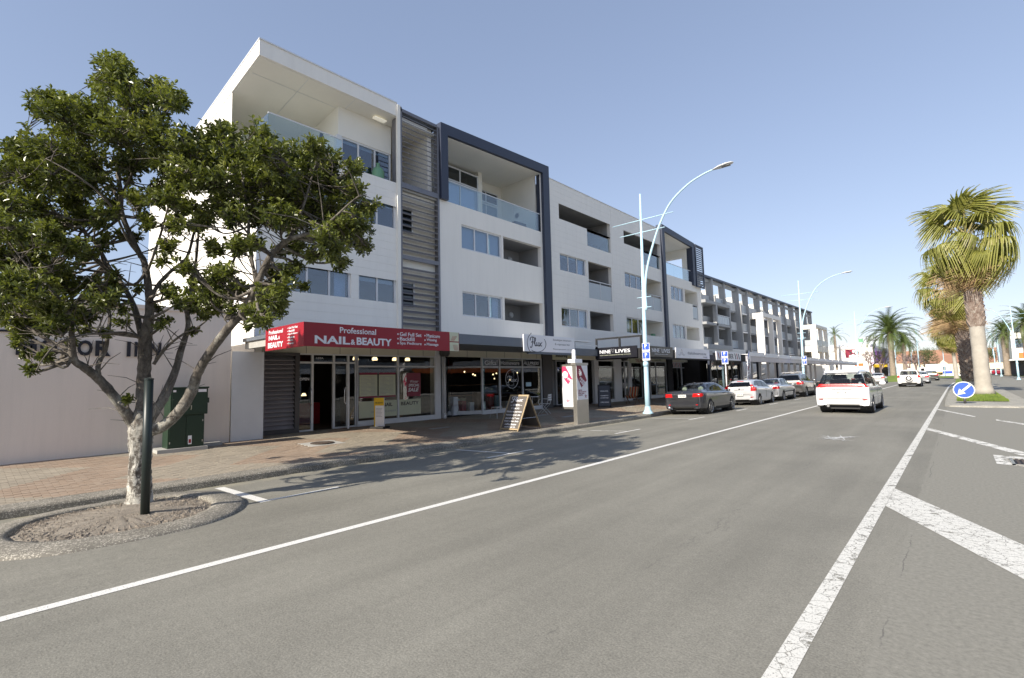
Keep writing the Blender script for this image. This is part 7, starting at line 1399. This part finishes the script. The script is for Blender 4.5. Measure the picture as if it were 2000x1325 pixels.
p = far(1825, 730, 168); tk = thing('box_truck', 'white box truck crossing the roundabout', 'truck', (p.x, 168, 0)); B('box_body', mat('whitesign'), tk, ((p.x-1.6, 168, .8), (p.x+1.8, 170, 3.0)), bevel=.04); B('cab', mat('van_paint'), tk, ((p.x-2.9, 168.1, .5), (p.x-1.65, 169.9, 2.2)), bevel=.15); B('cab_window', mat('carglass_dark'), tk, ((p.x-2.6, 168.08, 1.35), (p.x-1.9, 168.1, 2.0))); [wheelset(tk, 168.2-168+0, 0, .4, .2) for _ in ()]
for x in (-2.2, 1.0): MB().lathe([(0, -.1), (.42, -.1), (.42, .1), (0, .1)], (p.x+x, 168.15, .42), 'Y', 16).build('wheel', mat('rubber'), tk)
# lanterns strung over the road
l0, l1 = far(1790, 650, 118), far(1846, 700, 150); ct = thing('lantern_string', 'string of small white lanterns hung on a cable over the avenue', 'lantern', (l0.x, 118, 0)); random.seed(2)
for q_, in ((far(1796, 724, 118),), (far(1845, 724, 150),)): MB().tube([(q_.x, q_.y, 0), (q_.x, q_.y, 10.2 if q_.y < 130 else 8)], .07, 8).build('pole', mat('lampblue'), ct)
A0, A1 = Vector((far(1796, 724, 118).x, 118, 10.2)), Vector((far(1845, 724, 150).x, 150, 8)); cab = [A0.lerp(A1, k/12)+Vector((0, 0, -1.6*math.sin(math.pi*k/12))) for k in range(13)]; MB().tube(cab, .008, 5).build('cable', mat('whitealu'), ct)
for k in (2, 4, 6, 8, 10): MB().lathe([(0, 0), (.05, -.02), (.28, -.42), (.2, -.5), (0, -.5)], cab[k], 'Z', 10).build('lantern', mat('whitesign'), ct)
# white flats across the avenue
p = far(1978, 700, 128); wf = thing('white_flats', 'white three storey flats with grey windows over a red shop fascia across the avenue', 'building', (p.x, 128, 0)); x0 = p.x
ztp = far(1985, 655, 128).z; B('wall', WR, wf, ((x0, 128, 3.0), (x0+20, 175, ztp+1.5))); B('ground_floor', mat('intdark'), wf, ((x0+1.5, 129, 0), (x0+20, 175, 3.0))); B('verandah', mat('whitealu'), wf, ((x0-.6, 125.5, 2.9), (x0+20, 128, 3.1))); B('fascia', mat('orange'), wf, ((x0+.8, 127.9, 3.3), (x0+5, 127.98, 4.3)))
for k in range(4): B('verandah_post', mat('whitealu'), wf, ((x0+.2+k*1.8, 125.7, 0), (x0+.4+k*1.8, 125.9, 2.9)))
for zz in (5.2, 8.0):
    for k in range(3): w_ = B('window', mat('darkalu'), wf, ((x0+.5+k*3.2, 127.9, zz), (x0+2.6+k*3.2, 127.98, zz+1.7))); B('pane', mat('glass'), w_, ((x0+.6+k*3.2, 127.87, zz+.1), (x0+2.5+k*3.2, 127.899, zz+1.6)))
# lamps and parked cars across the avenue
src = [o for o in col.objects if o.name == 'street_lamp'][0]
for px, Y, lab in ((1988, 95, 'pale blue curved lamp across the avenue in front of the white flats'), (1955, 135, 'pale blue curved lamp across the avenue beside the date palm trunk'), (1945, 165, 'farther pale blue curved lamp across the avenue by the parked red car')):
    q = far(px, 724, Y); copytree(src, (q.x, Y, 0), lab, rz=math.pi)
csrc = [o for o in col.objects if o.get('label', '').startswith('farthest silver')][0]
for px, Y, lab, mk in ((1936, 178, 'white car parked beside the red car across the avenue', 'van_paint'), (1946, 170, 'dark red car parked between white and silver cars across the avenue', 'maroon'), (1957, 176, 'silver car parked past the red car across the avenue', 'silver_paint')):
    q = far(px, 724, Y); c = copytree(csrc, (q.x, Y, 0), lab)
    for ch in c.children:
        if ch.name.split('.')[0] == 'body': ch.data = ch.data.copy(); ch.data.materials[0] = mat(mk)
# hedge line closing the view
hz_ = MB(); random.seed(9); htn = []
for k in range(9000):
    an = random.uniform(-60, 60); p = Vector((an, 330+random.uniform(0, 20), random.uniform(0, 5.5+1.6*math.sin(an*.3)+math.sin(an*.9)))); d = Vector((random.gauss(0, 1), random.gauss(0, 1), random.gauss(0, 1))).normalized()*1.1; s = d.orthogonal().normalized()*.6; n0 = len(hz_.v); hz_.v += [tuple(p-d), tuple(p+s), tuple(p+d), tuple(p-s)]; hz_.f.append((n0, n0+1, n0+2, n0+3)); htn += [random.random()*.8]*4
me = mkmesh(hz_, htn, DKG, 'far_trees'); o = bpy.data.objects.new('far_trees', me); col.objects.link(o); tag(o, 'low dark line of distant trees closing the end of the avenue', 'trees'); o['kind'] = 'stuff'

# ================================================================ shops across the avenue (seen in the glass of the near side)
random.seed(12)
rows = [(-24, -8, 6.5, 'white_render'), (-8, 6, 7.5, 'inn_wall'), (6, 22, 6.0, 'pale_render'), (22, 36, 8.0, 'grey_render'), (36, 54, 6.5, 'white_render'), (54, 76, 7.0, 'inn_wall')]
lab = ['white two storey shop across the avenue at its south end', 'pink rendered shop across the avenue between white and grey shops', 'pale grey low shop with orange fascia across the avenue', 'taller grey shop across the avenue facing the parked cars', 'white shop with orange fascia across the avenue past the grey shop', 'long pink shop across the avenue before the white flats']
for (y0, y1, h, mk), lb in zip(rows, lab):
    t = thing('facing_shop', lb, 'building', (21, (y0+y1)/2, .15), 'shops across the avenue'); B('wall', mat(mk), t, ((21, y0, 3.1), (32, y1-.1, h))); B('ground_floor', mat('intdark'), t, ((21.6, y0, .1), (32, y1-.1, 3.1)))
    B('verandah', mat('roofmetal'), t, ((17.5, y0, 2.95), (21, y1-.1, 3.1))); B('fascia', mat('orange' if mk in ('pale_render', 'white_render') else 'whitesign'), t, ((17.42, y0, 2.7), (17.5, y1-.1, 3.25)))
    for k in range(int((y1-y0)//3.2)): w_ = B('window', mat('whitealu'), t, ((20.93, y0+.8+k*3.2, 4.2), (21, y0+2.6+k*3.2, 5.6))); B('pane', mat('darkpane'), w_, ((20.91, y0+.9+k*3.2, 4.3), (20.929, y0+2.5+k*3.2, 5.5)))
    for k in range(3): B('verandah_post', mat('whitealu'), t, ((17.6, y0+.5+k*(y1-y0-1)/2, .12), (17.72, y0+.62+k*(y1-y0-1)/2, 2.95)))
